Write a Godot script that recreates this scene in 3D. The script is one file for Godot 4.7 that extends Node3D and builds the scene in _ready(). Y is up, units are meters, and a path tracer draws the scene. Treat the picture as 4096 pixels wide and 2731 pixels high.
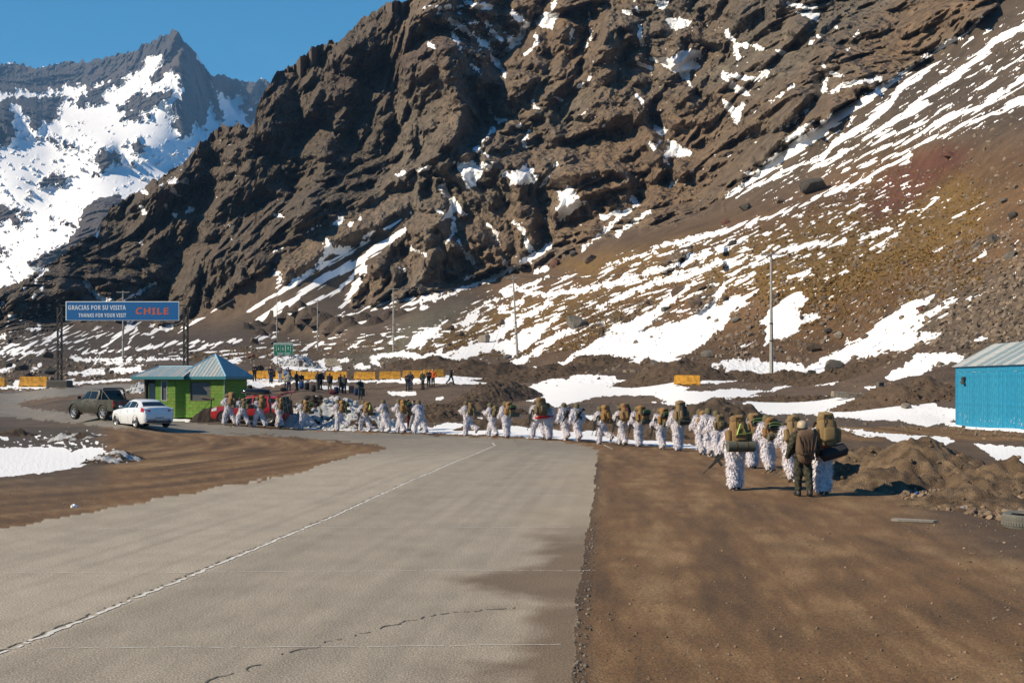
extends Node3D
# A mountain pass: a column of white-suited soldiers walks up the road past a customs hut. Units are metres, y is up, the road starts at the origin and runs towards -z.
# Places are given the way a surveyor notes them: a bearing mark, a height mark and a distance from the origin station (spot()).

const FOC := 1137.7
const MID := 512.0
const HOR := 381.0
const EYE := 2.7

var mats := {}
var taken := {}

func _ready():
	var t0 := Time.get_ticks_msec()
	var cam := Camera3D.new()
	cam.name = "camera"
	cam.projection = Camera3D.PROJECTION_FRUSTUM
	cam.near = 0.1
	cam.far = 12000.0
	cam.size = 682.0 / FOC * 0.1
	cam.frustum_offset = Vector2(0, (HOR - 341.0) / FOC * 0.1)
	cam.position = Vector3(0, EYE, 0)
	cam.current = true
	add_child(cam)
	var env := Environment.new()
	env.background_mode = Environment.BG_SKY
	var sky := Sky.new()
	var sm := ProceduralSkyMaterial.new()
	sm.sky_top_color = Color(0.048, 0.254, 0.461)
	sm.sky_horizon_color = Color(0.299, 0.631, 0.819)
	sm.sky_curve = 0.3
	sm.ground_bottom_color = Color(0.22, 0.19, 0.17)
	sm.ground_horizon_color = Color(0.36, 0.40, 0.44)
	sm.sky_energy_multiplier = 1.0
	sm.sun_angle_max = 12.0
	sm.sky_cover = cirrus()
	sm.sky_cover_modulate = Color(1, 1, 1, 1)
	sky.sky_material = sm
	env.sky = sky
	env.tonemap_mode = Environment.TONE_MAPPER_LINEAR
	env.tonemap_exposure = 1.42
	env.fog_enabled = true
	env.fog_density = 0.00008
	env.fog_light_color = Color(0.55, 0.75, 0.95)
	env.sdfgi_enabled = true
	env.ssao_enabled = true
	env.ssil_enabled = true
	var we := WorldEnvironment.new()
	we.name = "environment"
	we.environment = env
	add_child(we)
	var sun := DirectionalLight3D.new()
	sun.name = "sun"
	sun.light_energy = 1.6
	sun.light_color = Color(1.0, 0.93, 0.82)
	sun.light_angular_distance = 0.5
	sun.shadow_enabled = true
	var to_sun := Vector3(-0.80, 0.58, 0.27).normalized()
	sun.look_at_from_position(to_sun * 100.0, Vector3.ZERO, Vector3.UP)
	add_child(sun)
	make_materials()
	build_terrain()
	print("terrain ", Time.get_ticks_msec() - t0)
	build_far_range()
	print("far ", Time.get_ticks_msec() - t0)
	build_all()
	print("all ", Time.get_ticks_msec() - t0)

func cirrus() -> ImageTexture:
	# thin streaks of high cloud low in the sky
	var w := 1024
	var h := 512
	var im := Image.create_empty(w, h, false, Image.FORMAT_RGBA8)
	var n := noise(11, 1.0, 4)
	for y in range(100, 256):
		var lat := (0.5 - (y + 0.5) / h) * PI
		for x in w:
			var lon := (x + 0.5) / w * TAU
			var p := Vector3(cos(lon) * cos(lat), sin(lat), sin(lon) * cos(lat))
			var s := n.get_noise_3d(p.x * 3.0 + p.y * 6.0, p.y * 34.0, p.z * 3.0)
			var k := clampf((s - 0.10) * 0.12, 0.0, 0.03) * smoothstep(0.05, 0.15, p.y) * (1.0 - smoothstep(0.5, 0.8, p.y))
			im.set_pixel(x, y, Color(0.75, 0.85, 0.95, k))
	return ImageTexture.create_from_image(im)

# ---------------------------------------------------------------- helpers

func noise(sd: int, freq: float, oct := 3, kind := FastNoiseLite.FRACTAL_FBM, type := FastNoiseLite.TYPE_SIMPLEX_SMOOTH) -> FastNoiseLite:
	var n := FastNoiseLite.new()
	n.noise_type = type
	n.seed = sd
	n.frequency = freq
	n.fractal_type = kind if oct > 1 else FastNoiseLite.FRACTAL_NONE
	n.fractal_octaves = oct
	return n

func spot(u: float, v: float, d: float) -> Vector3:
	return Vector3((u - MID) / FOC * d, EYE + (HOR - v) / FOC * d, -d)

func marks(s: String) -> PackedVector2Array:
	var r := PackedVector2Array()
	for w in s.split(" ", false):
		var q := w.split(",")
		r.append(Vector2(q[0].to_float(), q[1].to_float()))
	return r

func lin(r: float, g: float, b: float) -> Color:
	return Color(r, g, b).linear_to_srgb()

func numbered(called: String) -> String:
	var k: int = taken.get(called, 0)
	taken[called] = k + 1
	return called if k == 0 else "%s_%03d" % [called, k]

func tag(o: Node, label: String, category := "", group := "", kind := "") -> Node:
	if label: o.set_meta("label", label)
	if category: o.set_meta("category", category)
	if group: o.set_meta("group", group)
	if kind: o.set_meta("kind", kind)
	return o

func thing(called: String, label: String, category: String, at := Vector3.ZERO, turn := 0.0, group := "") -> Node3D:
	var o := Node3D.new()
	o.name = numbered(called)
	add_child(o)
	o.position = at
	o.rotation.y = turn
	tag(o, label, category, group)
	return o

func copy(o: Node3D, label: String, at: Vector3, turn := 0.0, group := "") -> Node3D:
	var c: Node3D = o.duplicate()
	c.name = numbered(str(o.name).rstrip("0123456789").rstrip("_"))
	add_child(c)
	c.position = at
	c.rotation = Vector3(0, turn, 0)
	c.set_meta("label", label)
	if group: c.set_meta("group", group)
	return c

func put(called: String, mesh: Mesh, mat: Material, parent: Node3D = null) -> MeshInstance3D:
	var m := MeshInstance3D.new()
	m.mesh = mesh
	m.material_override = mat
	if parent == null:
		m.name = numbered(called)
		add_child(m)
	else:
		var k := 0
		var nm := called
		while parent.has_node(nm):
			k += 1
			nm = "%s_%03d" % [called, k]
		m.name = nm
		parent.add_child(m)
	return m

func structure(called: String, mesh: Mesh, mat: Material, kind := "structure") -> MeshInstance3D:
	var m := put(called, mesh, mat)
	m.set_meta("kind", kind)
	return m

# A collector of triangles. Each closed shape added is turned right side out; soft() rounds the shading across edges flatter than a crease angle.
class Shape:
	var v := PackedVector3Array()
	var c := PackedColorArray()
	var col := Color.WHITE
	func tri(a: Vector3, b: Vector3, d: Vector3) -> void:
		v.append(a); v.append(b); v.append(d)
		c.append(col); c.append(col); c.append(col)
	func quad(a: Vector3, b: Vector3, d: Vector3, e: Vector3) -> void:
		tri(a, b, d); tri(a, d, e)
	func outward(from: int) -> void:
		var mid := Vector3.ZERO
		for i in range(from, v.size()): mid += v[i]
		mid /= maxf(1.0, v.size() - from)
		var vol := 0.0
		for i in range(from, v.size(), 3):
			vol += (v[i] - mid).dot((v[i + 1] - mid).cross(v[i + 2] - mid))
		if vol > 0.0:
			for i in range(from, v.size(), 3):
				var t := v[i + 1]; v[i + 1] = v[i + 2]; v[i + 2] = t
				var k := c[i + 1]; c[i + 1] = c[i + 2]; c[i + 2] = k
	func facing(from: int, dir: Vector3) -> void:
		for i in range(from, v.size(), 3):
			if (v[i + 1] - v[i]).cross(v[i + 2] - v[i]).dot(dir) > 0.0:
				var t := v[i + 1]; v[i + 1] = v[i + 2]; v[i + 2] = t
				var k := c[i + 1]; c[i + 1] = c[i + 2]; c[i + 2] = k
	func box(x: Transform3D, s: Vector3, bev := 0.0) -> Shape:
		# a box with chamfered edges
		var f := v.size()
		var h := s * 0.5
		var b := minf(bev, minf(h.x, minf(h.y, h.z)) * 0.9)
		if b <= 0.0:
			var p := []
			for i in 8:
				p.append(x * Vector3(h.x if i & 1 else -h.x, h.y if i & 2 else -h.y, h.z if i & 4 else -h.z))
			for q in [[0, 1, 3, 2], [4, 6, 7, 5], [0, 4, 5, 1], [2, 3, 7, 6], [0, 2, 6, 4], [1, 5, 7, 3]]:
				quad(p[q[0]], p[q[1]], p[q[2]], p[q[3]])
			outward(f)
			return self
		var e := h - Vector3(b, b, b)
		var pt := func(i: int, axis: int) -> Vector3:
			var sg := Vector3(1 if i & 1 else -1, 1 if i & 2 else -1, 1 if i & 4 else -1)
			var q := e
			q[axis] = h[axis]
			return x * (q * sg)
		for axis in 3:
			var a1 := 1 << ((axis + 1) % 3)
			var a2 := 1 << ((axis + 2) % 3)
			for side in 2:
				var o := (1 << axis) if side else 0
				quad(pt.call(o, axis), pt.call(o | a1, axis), pt.call(o | a1 | a2, axis), pt.call(o | a2, axis))
				if side == 0: flip_last()
			# the four edges along this axis
			var ax := (axis + 1) % 3
			var ay := (axis + 2) % 3
			for k in 4:
				var i0 := ((1 << ax) if k & 1 else 0) | ((1 << ay) if k & 2 else 0)
				var i1 := i0 | (1 << axis)
				quad(pt.call(i0, ax), pt.call(i1, ax), pt.call(i1, ay), pt.call(i0, ay))
				if k == 1 or k == 2: flip_last()
		for i in 8:
			tri(pt.call(i, 0), pt.call(i, 1), pt.call(i, 2))
		# every facet of a convex solid faces away from its middle
		for i in range(f, v.size(), 3):
			var m := (v[i] + v[i + 1] + v[i + 2]) / 3.0 - x.origin
			if (v[i + 1] - v[i]).cross(v[i + 2] - v[i]).dot(m) > 0.0:
				var t := v[i + 1]; v[i + 1] = v[i + 2]; v[i + 2] = t
		return self
	func flip_last() -> void:
		pass
	func bx(at: Vector3, s: Vector3, bev := 0.0, turn := Vector3.ZERO) -> Shape:
		return box(Transform3D(Basis.from_euler(turn), at), s, bev)
	func tube(path: Array, radii: Array, sides := 8, flat := 1.0, caps := true) -> Shape:
		var f := v.size()
		var rings := []
		var up := Vector3.UP
		for i in path.size():
			var p: Vector3 = path[i]
			var d: Vector3 = (path[mini(i + 1, path.size() - 1)] - path[maxi(i - 1, 0)]).normalized()
			if i == 0 and absf(d.dot(up)) > 0.95: up = Vector3.RIGHT
			var sx := d.cross(up).normalized()
			if sx.length() < 0.5: sx = Vector3.RIGHT
			var sy := sx.cross(d).normalized()
			up = sy
			var r: float = radii[mini(i, radii.size() - 1)]
			var ring := []
			for k in sides:
				var a := TAU * k / sides
				ring.append(p + sx * cos(a) * r + sy * sin(a) * r * flat)
			rings.append(ring)
		for i in rings.size() - 1:
			for k in sides:
				var k2 := (k + 1) % sides
				quad(rings[i][k], rings[i][k2], rings[i + 1][k2], rings[i + 1][k])
		if caps:
			for k in range(1, sides - 1):
				tri(rings[0][0], rings[0][k + 1], rings[0][k])
				tri(rings[-1][0], rings[-1][k], rings[-1][k + 1])
		outward(f)
		return self
	func lathe(x: Transform3D, prof: Array, sides := 16, sc := Vector2.ONE) -> Shape:
		# prof: Vector2(radius, height), closed by caps where the radius is not 0
		var f := v.size()
		for i in prof.size() - 1:
			for k in sides:
				var a := TAU * k / sides
				var b := TAU * (k + 1) / sides
				var p: Vector2 = prof[i]
				var q: Vector2 = prof[i + 1]
				var p0 := x * Vector3(cos(a) * p.x * sc.x, p.y, sin(a) * p.x * sc.y)
				var p1 := x * Vector3(cos(b) * p.x * sc.x, p.y, sin(b) * p.x * sc.y)
				var q0 := x * Vector3(cos(a) * q.x * sc.x, q.y, sin(a) * q.x * sc.y)
				var q1 := x * Vector3(cos(b) * q.x * sc.x, q.y, sin(b) * q.x * sc.y)
				if p.x > 1e-5: tri(p0, p1, q1 if q.x > 1e-5 else q0)
				if q.x > 1e-5: tri(p0, q1, q0)
		outward(f)
		return self
	func grid(rows: Array, close_u := false, caps := true) -> Shape:
		# rows of points; each row may close on itself
		var f := v.size()
		for i in rows.size() - 1:
			var n: int = rows[i].size()
			for k in (n if close_u else n - 1):
				var k2 := (k + 1) % n
				quad(rows[i][k], rows[i][k2], rows[i + 1][k2], rows[i + 1][k])
		if close_u and caps:
			for end in [0, rows.size() - 1]:
				var mid := Vector3.ZERO
				for p in rows[end]: mid += p
				mid /= rows[end].size()
				for k in rows[end].size():
					var k2: int = (k + 1) % rows[end].size()
					if end == 0: tri(mid, rows[end][k2], rows[end][k])
					else: tri(mid, rows[end][k], rows[end][k2])
			outward(f)
		return self
	func slab(out: Array, x: Transform3D, depth: float) -> Shape:
		# an outline (Vector2 list) in the xy plane of x, given a thickness along z
		var f := v.size()
		var poly := PackedVector2Array(out)
		var idx := Geometry2D.triangulate_polygon(poly)
		for i in range(0, idx.size(), 3):
			var a := poly[idx[i]]; var b := poly[idx[i + 1]]; var d := poly[idx[i + 2]]
			tri(x * Vector3(a.x, a.y, depth * 0.5), x * Vector3(b.x, b.y, depth * 0.5), x * Vector3(d.x, d.y, depth * 0.5))
			tri(x * Vector3(a.x, a.y, -depth * 0.5), x * Vector3(d.x, d.y, -depth * 0.5), x * Vector3(b.x, b.y, -depth * 0.5))
		for i in poly.size():
			var a := poly[i]; var b := poly[(i + 1) % poly.size()]
			var cw := Geometry2D.is_polygon_clockwise(poly)
			var p := [x * Vector3(a.x, a.y, depth * 0.5), x * Vector3(b.x, b.y, depth * 0.5), x * Vector3(b.x, b.y, -depth * 0.5), x * Vector3(a.x, a.y, -depth * 0.5)]
			if idx.size() >= 3:
				var e0 := poly[idx[1]] - poly[idx[0]]; var e1 := poly[idx[2]] - poly[idx[0]]
				var front_ccw := e0.cross(e1) > 0.0
				var poly_ccw := signed_area(poly) > 0.0
				if front_ccw == poly_ccw: quad(p[0], p[3], p[2], p[1])
				else: quad(p[0], p[1], p[2], p[3])
		outward(f)
		return self
	static func signed_area(p: PackedVector2Array) -> float:
		var s := 0.0
		for i in p.size(): s += p[i].cross(p[(i + 1) % p.size()])
		return s
	func join(o: Shape, x := Transform3D.IDENTITY) -> Shape:
		for i in o.v.size():
			v.append(x * o.v[i])
		c.append_array(o.c)
		return self
	func rumple(n: FastNoiseLite, amp: float) -> Shape:
		for i in v.size():
			var p := v[i]
			v[i] = p + Vector3(n.get_noise_3dv(p), n.get_noise_3dv(p + Vector3(37, 0, 0)), n.get_noise_3dv(p + Vector3(0, 53, 0))) * amp
		return self
	func mesh(crease := 0.0) -> ArrayMesh:
		var n := PackedVector3Array()
		n.resize(v.size())
		for i in range(0, v.size(), 3):
			var m := (v[i + 2] - v[i]).cross(v[i + 1] - v[i])
			var k := m.normalized()
			n[i] = k; n[i + 1] = k; n[i + 2] = k
		if crease > 0.0:
			var lim := cos(deg_to_rad(crease))
			var at := {}
			for i in v.size():
				var key := Vector3i(v[i] * 2000.0)
				if at.has(key): at[key].append(i)
				else: at[key] = PackedInt32Array([i])
			var out := PackedVector3Array()
			out.resize(v.size())
			for key in at:
				var l: PackedInt32Array = at[key]
				for i in l:
					var s := Vector3.ZERO
					for j in l:
						if n[i].dot(n[j]) > lim: s += n[j]
					out[i] = s.normalized() if s.length() > 1e-6 else n[i]
			n = out
		var arr := []
		arr.resize(Mesh.ARRAY_MAX)
		arr[Mesh.ARRAY_VERTEX] = v
		arr[Mesh.ARRAY_NORMAL] = n
		arr[Mesh.ARRAY_COLOR] = c
		var m := ArrayMesh.new()
		m.add_surface_from_arrays(Mesh.PRIMITIVE_TRIANGLES, arr)
		return m

func at(x: float, y: float, z: float) -> Transform3D:
	return Transform3D(Basis.IDENTITY, Vector3(x, y, z))

func turned(p: Vector3, euler: Vector3) -> Transform3D:
	return Transform3D(Basis.from_euler(euler), p)

func grain(sd: int, freq: float, lo: float, hi: float, size := 512, oct := 4, type := FastNoiseLite.TYPE_SIMPLEX_SMOOTH) -> ImageTexture:
	var n := noise(sd, freq, oct, FastNoiseLite.FRACTAL_FBM, type)
	var im := n.get_seamless_image(size, size)
	im.convert(Image.FORMAT_L8)
	var d := im.get_data()
	# stretch to lo..hi
	for i in d.size():
		d[i] = int(255.0 * lerpf(lo, hi, d[i] / 255.0))
	return ImageTexture.create_from_image(Image.create_from_data(size, size, false, Image.FORMAT_L8, d))

func mat(called: String, color: Color, rough := 0.8, metal := 0.0) -> StandardMaterial3D:
	if mats.has(called): return mats[called]
	var m := StandardMaterial3D.new()
	m.resource_name = called
	m.albedo_color = color
	m.roughness = rough
	m.metallic = metal
	m.metallic_specular = 0.5
	mats[called] = m
	return m

func textured(m: StandardMaterial3D, tex: Texture2D, metres: float, bump: Texture2D = null, cm := 0.0, world := true) -> StandardMaterial3D:
	m.uv1_triplanar = true
	m.uv1_world_triplanar = world
	m.uv1_scale = Vector3.ONE / metres
	if tex: m.albedo_texture = tex
	if bump:
		m.heightmap_enabled = true
		m.heightmap_texture = bump
		m.heightmap_scale = cm
	return m

func glass(called: String, color: Color, alpha: float) -> StandardMaterial3D:
	if mats.has(called): return mats[called]
	var m := mat(called, Color(color.r, color.g, color.b, alpha), 0.05)
	m.transparency = BaseMaterial3D.TRANSPARENCY_ALPHA
	return m

# ---------------------------------------------------------------- the land
# One height field from the road to the top of the near mountain. Distances are set at surveyed stations and bent smoothly between them; crags, gullies and ribs are added to that.

var US := PackedFloat32Array()   # bearing of each column
var NC := 0
var NR := 0
var RA := 0                      # rows below the valley line
var GV := PackedFloat32Array()   # height mark of each node
var GD := PackedFloat32Array()   # distance of each node
var ROCK := PackedFloat32Array()
var SNOW := PackedFloat32Array()
var ROAD := PackedFloat32Array()
var RELIEF := PackedFloat32Array()
var TONE := PackedColorArray()
var VB := PackedFloat32Array()
var WU := PackedFloat32Array()   # weight lists for scatter: index of nodes by cover
const VALLEY := 384.0
var UP_ROWS := 360
var U_LO := -420.0
var U_A := -24.0
var U_B := 1048.0
var N_A := 22
var N_B := 975
var U_STEP := 1.1

const STATIONS := [
	# valley floor
	"-60,470,34.5 300,470,34.5 600,470,34.5 900,470,34.5 1084,470,34.5 -60,445,47 200,445,47.5 512,445,48 800,445,48 1084,445,47",
	"-60,425,59 110,423,60 80,418.5,68 200,423,66.5 300,428,66 380,429.5,63.5 470,434.5,57.5 640,433,59 800,433,57.5 956,424,60 1024,429,51 1084,428,48",
	"20,400,92 -60,400,90 60,386,100 120,385,104 185,376,108 170,415,72 225,412,74 250,396,94 330,396,98 270,390,105 430,388.5,109 430,376,122 300,376,124 520,400,92 560,385,106 640,405,84 690,384,95",
	"771,374,107 850,395,84 900,375,86 1024,395,66 1084,395,60 860,350,112",
	"150,362,150 250,366,150 10,370,138 -60,365,140 515,355.5,166 450,362,148 393.5,351,208 317.6,349.7,267 277,336,315 123,358,185 20,340,260 -60,335,270 200,345,260",
	# the hillside on the right
	"1024,340,88 960,330,97 1024,300,97 1084,300,90 771,300,129 771,250,150 1024,200,122 900,250,134 1024,130,150 880,190,196 860,230,158 640,330,148 640,280,192 560,320,182 690,240,205 1084,130,138 1084,0,185",
	"1024,60,190 1024,0,226 1084,-40,215 980,20,226 900,90,222 820,130,230 740,195,250 700,215,262 650,226,285 960,-40,262 915,60,245 800,90,268 850,30,280 900,0,278",
	# the near mountain
	"500,298,300 560,256,315 440,292,318 377,304,325 355,306,330 300,318,312 235,330,318 170,333,355 100,325,350 40,330,335 0,338,310 -60,345,300 430,320,245 350,325,285 100,345,290",
	"600,200,325 640,150,345 700,120,330 720,60,345 700,0,365 560,200,335 520,170,360 480,215,345 420,250,335 500,120,395 520,60,420 560,20,410 600,80,372 620,0,395 500,0,440 540,-40,445 700,-40,372 840,-40,330",
	"450,60,398 440,120,382 425,165,375 400,215,362 392,150,420 385,90,432 340,225,365 300,246,362 250,277,355 404,0,440 450,-40,440 340,42,445 300,120,450 270,85,462 235,180,440 220,240,420 200,300,395 320,170,430",
	"215,150,460 185,165,470 150,185,455 180,230,440 170,290,405 120,230,460 100,280,410 60,260,430 30,300,380 0,300,390 -60,320,350",
]

# heights of the near mountain against the sky
const CREST := "-420,345 -200,335 -60,315 -20,296 0,287 19,283 30,275 45,266 57,259 71,246 89,235 98,235 101,222 105,214.5 113,206 122,200 131,195 140,189 152,181 166,175 185,161 199,144 207,137 214,131 222,126 235,126 240,124 249,126 255,121 256,110 259,102 263,94 266,88 270,82 278,71 287,66 292,65 300,58 306,54 311,48 319,45 328,42 331,41 340,42 348,33 358,24 372,11 376,12 384,6 393,2 404,0 430,-14 460,-26 520,-34 1500,-34"

# ribs (+) and gullies (-): share of the distance, half width, and the line they follow
const RIBS := [
	[0.030, 26.0, "268,88 250,150 226,195 205,255 190,320"],
	[-0.028, 20.0, "387,60 396,110 392,160 372,185"],
	[0.020, 16.0, "345,40 350,90 330,150 300,220"],
	[-0.016, 12.0, "322,60 318,110 300,160 280,240"],
	[0.028, 20.0, "448,45 456,90 452,130 430,168"],
	[-0.040, 18.0, "500,55 494,90 486,115 470,140"],
	[-0.020, 9.0, "400,10 440,30 475,40 500,56"],
	[-0.022, 9.0, "545,5 530,30 510,50 500,57"],
	[0.026, 16.0, "535,40 540,75 520,85"],
	[-0.030, 12.0, "590,15 585,45 580,70"],
	[0.024, 16.0, "565,25 560,50 555,70"],
	[0.030, 22.0, "620,20 612,45 600,70"],
	[-0.020, 10.0, "480,105 487,122 500,122"],
	[0.020, 18.0, "545,100 560,150 570,180"],
	[0.022, 16.0, "640,110 655,150 660,190 650,220"],
	[-0.020, 12.0, "650,60 690,80 715,110 735,130"],
	[-0.026, 12.0, "655,120 668,145 690,160"],
	[0.018, 14.0, "690,35 700,50"],
	[0.030, 22.0, "800,20 830,60 870,90"],
	[0.020, 14.0, "760,60 800,100 770,140 740,175"],
	[-0.018, 10.0, "820,60 822,90 790,130"],
	[0.030, 26.0, "375,262 400,280 430,270 470,240"],
	[0.022, 14.0, "480,250 515,262 530,240 520,215"],
	[-0.020, 9.0, "450,190 455,230 470,258"],
	[-0.016, 7.0, "487,225 505,255 515,268"],
	[0.020, 16.0, "330,240 380,220 410,200"],
	[0.020, 14.0, "285,270 310,262 320,252"],
	[0.016, 12.0, "140,195 170,190 200,150 240,128"],
	[-0.012, 8.0, "142,230 140,290"],
	[-0.010, 6.0, "119,245 115,300"],
	[-0.022, 16.0, "215,140 205,200 190,250 172,275 160,305"],
	[0.016, 12.0, "70,250 60,290 50,320"],
	[-0.014, 9.0, "82,275 95,300 110,302"],
]

# bare rock
const ROCKS := [
	"-80,315 -60,250 60,200 140,150 300,20 404,-60 1024,-60 998,0 987,14 960,32 915,66 883,82 864,89 834,111 779,152 755,172 728,195 700,215 665,226 649,228 620,232 600,240 574,249 569,255 548,264 520,266 492,268 470,280 441,287 409,294 377,304 352,306 356,286 371,262 403,230 402,217 413,208 395,214 370,236 358,248 345,252 330,254 322,258 324,262 322,270 314,274 295,281 284,281 279,272 281,257 300,246 284,257 250,277 217,301 189,324 176,333 160,328 155,320 140,318 120,322 100,322 82,319 60,324 38,332 13,336 0,341 -80,350",
	"600,322 610,312 628,306 645,300 668,306 660,318 640,330 618,340 604,338",
	"690,300 700,286 712,280 722,290 706,306 694,312",
	"661,270 668,256 680,246 690,246 686,258 676,268 662,276",
	"720,40 724,300 724,301",
]

# tints of the ground: colour, softness, outlines
const GROUND := [
	[Color(0.125, 0.094, 0.067), 40.0, ["200,350 420,205 360,300 400,300 560,262 700,225 728,196 780,150 1024,-40 1100,-40 1100,140 1024,125 930,150 860,185 780,205 700,225 640,240 520,280 420,320 300,340"]],
	[Color(0.20, 0.112, 0.05), 26.0, ["500,290 640,245 780,200 900,150 1024,150 1100,160 1100,300 960,320 880,350 760,362 640,362 520,352"]],
	[Color(0.24, 0.142, 0.04), 14.0, ["420,325 520,300 600,285 680,262 740,240 800,228 900,190 940,160 990,200 980,235 900,270 830,295 780,300 700,278 640,290 560,318 480,340 400,346", "560,262 640,250 720,232 660,262 590,280"]],
	[Color(0.15, 0.058, 0.036), 10.0, ["880,178 905,160 940,146 970,148 960,168 930,190 900,215 870,225 860,208"]],
	[Color(0.17, 0.155, 0.11), 10.0, ["385,345 400,325 430,310 470,300 450,325 425,345 400,352", "350,352 392,348 390,360 340,365"]],
	[Color(0.165, 0.125, 0.088), 14.0, ["930,290 990,270 1060,262 1100,300 1100,360 1000,350 940,345 900,330 890,312"]],
	[Color(0.095, 0.070, 0.052), 16.0, ["-80,320 200,330 240,340 180,362 -80,372"]],
]

func build_terrain() -> void:
	var u := -420.0
	while u < -24.5:
		US.append(u); u += 18.0
	u = -24.0
	while u < 1048.0:
		US.append(u); u += 1.1
	while u < 1450.0:
		US.append(u); u += 18.0
	NC = US.size()
	var v := 800.0
	while v > 700.5:
		VB.append(v); v -= 12.0
	while v > 470.5:
		VB.append(v); v -= 1.9
	while v > VALLEY - 0.5:
		VB.append(v); v -= 1.0
	RA = VB.size()
	NR = RA + UP_ROWS
	var n := NC * NR
	GV.resize(n); GD.resize(n); ROCK.resize(n); SNOW.resize(n); ROAD.resize(n); TONE.resize(n)
	SNOW.fill(-9.0); ROAD.fill(-9.0)
	var v_last := VB[RA - 1]
	var crest := marks(CREST)
	var jag := noise(5, 0.09, 3)
	var jag2 := noise(6, 0.35, 2)
	for c in NC:
		var cu := US[c]
		var top := along(crest, cu)
		if top > -10.0: top += jag.get_noise_1d(cu) * 4.0 + jag2.get_noise_1d(cu) * 2.2
		for r in RA: GV[c * NR + r] = VB[r]
		for r in UP_ROWS: GV[c * NR + RA + r] = lerpf(v_last, top, (r + 1.0) / UP_ROWS)
	lay_distances()
	paint_rock()
	carve()
	paint_road()
	paint_snow()
	paint_tone()
	emit_land()

func along(p: PackedVector2Array, x: float) -> float:
	var i := 0
	while i < p.size() - 2 and p[i + 1].x < x: i += 1
	return lerpf(p[i].y, p[i + 1].y, clampf((x - p[i].x) / (p[i + 1].x - p[i].x), 0.0, 1.0))

class Net:
	# a smooth sheet through scattered stations: a thin plate, sampled on a coarse net and read with cubics
	var net := PackedFloat32Array()
	var u0: float; var du: float; var nu: int
	var v0: float; var dv: float; var nv: int
	func _init(list: Array, a: float, b: float, c: int, d: float, e: float, f: int) -> void:
		u0 = a; du = b; nu = c; v0 = d; dv = e; nv = f
		var px := PackedFloat64Array(); var py := PackedFloat64Array(); var pz := PackedFloat64Array()
		for s in list:
			for w in s.split(" ", false):
				var q: PackedStringArray = w.split(",")
				px.append(q[0].to_float() / 100.0); py.append(q[1].to_float() / 60.0); pz.append(log(q[2].to_float()))
		var m := px.size()
		var k := m + 3
		var rows := []
		for i in k:
			var row := PackedFloat64Array()
			row.resize(k + 1)
			if i < m:
				for j in m:
					var d2 := (px[i] - px[j]) ** 2 + (py[i] - py[j]) ** 2
					row[j] = 0.5 * d2 * log(d2) if d2 > 1e-9 else 0.006
				row[m] = 1.0; row[m + 1] = px[i]; row[m + 2] = py[i]; row[k] = pz[i]
			else:
				for j in m: row[j] = 1.0 if i == m else (px[j] if i == m + 1 else py[j])
			rows.append(row)
		for i in k:
			var best := i
			for j in range(i + 1, k):
				if absf(rows[j][i]) > absf(rows[best][i]): best = j
			var t = rows[i]; rows[i] = rows[best]; rows[best] = t
			var pr: PackedFloat64Array = rows[i]
			for j in range(i + 1, k):
				var rj: PackedFloat64Array = rows[j]
				var g := rj[i] / pr[i]
				if g == 0.0: continue
				for l in range(i, k + 1): rj[l] -= g * pr[l]
				rows[j] = rj
		var w := PackedFloat64Array()
		w.resize(k)
		for i in range(k - 1, -1, -1):
			var s: float = rows[i][k]
			for j in range(i + 1, k): s -= rows[i][j] * w[j]
			w[i] = s / rows[i][i]
		net.resize(nu * nv)
		for i in nu:
			var x := (u0 + i * du) / 100.0
			for j in nv:
				var y := (v0 + j * dv) / 60.0
				var s := w[m] + w[m + 1] * x + w[m + 2] * y
				for q in m:
					var d2 := (x - px[q]) * (x - px[q]) + (y - py[q]) * (y - py[q])
					if d2 > 1e-9: s += w[q] * 0.5 * d2 * log(d2)
				net[i * nv + j] = s
	static func cubic(t: float) -> PackedFloat32Array:
		var t2 := t * t
		var t3 := t2 * t
		return PackedFloat32Array([-0.5 * t3 + t2 - 0.5 * t, 1.5 * t3 - 2.5 * t2 + 1.0, -1.5 * t3 + 2.0 * t2 + 0.5 * t, 0.5 * t3 - 0.5 * t2])
	func column(u: float) -> PackedFloat32Array:
		var fu := clampf((u - u0) / du, 1.0, nu - 2.01)
		var iu := int(fu)
		var wu := cubic(fu - iu)
		var r := PackedFloat32Array()
		r.resize(nv)
		for j in nv:
			r[j] = net[(iu - 1) * nv + j] * wu[0] + net[iu * nv + j] * wu[1] + net[(iu + 1) * nv + j] * wu[2] + net[(iu + 2) * nv + j] * wu[3]
		return r
	func read(col: PackedFloat32Array, v: float) -> float:
		var fv := clampf((v - v0) / dv, 1.0, nv - 2.01)
		var iv := int(fv)
		var wv := cubic(fv - iv)
		return exp(col[iv - 1] * wv[0] + col[iv] * wv[1] + col[iv + 1] * wv[2] + col[iv + 2] * wv[3])

func lay_distances() -> void:
	var net := Net.new(STATIONS, -100.0, 16.0, 77, -60.0, 7.0, 80)
	for c in NC:
		var col := net.column(US[c])
		var last := 0.0
		for r in NR:
			var v := GV[c * NR + r]
			var plane := FOC * EYE / (v - HOR) if v > 400.0 else 0.0
			var d := plane
			if v < 466.0:
				d = net.read(col, v)
				if v > 440.0: d = lerpf(d, plane, smoothstep(440.0, 466.0, v))
			d = maxf(d, last * 1.0006)
			last = d
			GD[c * NR + r] = d

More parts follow.
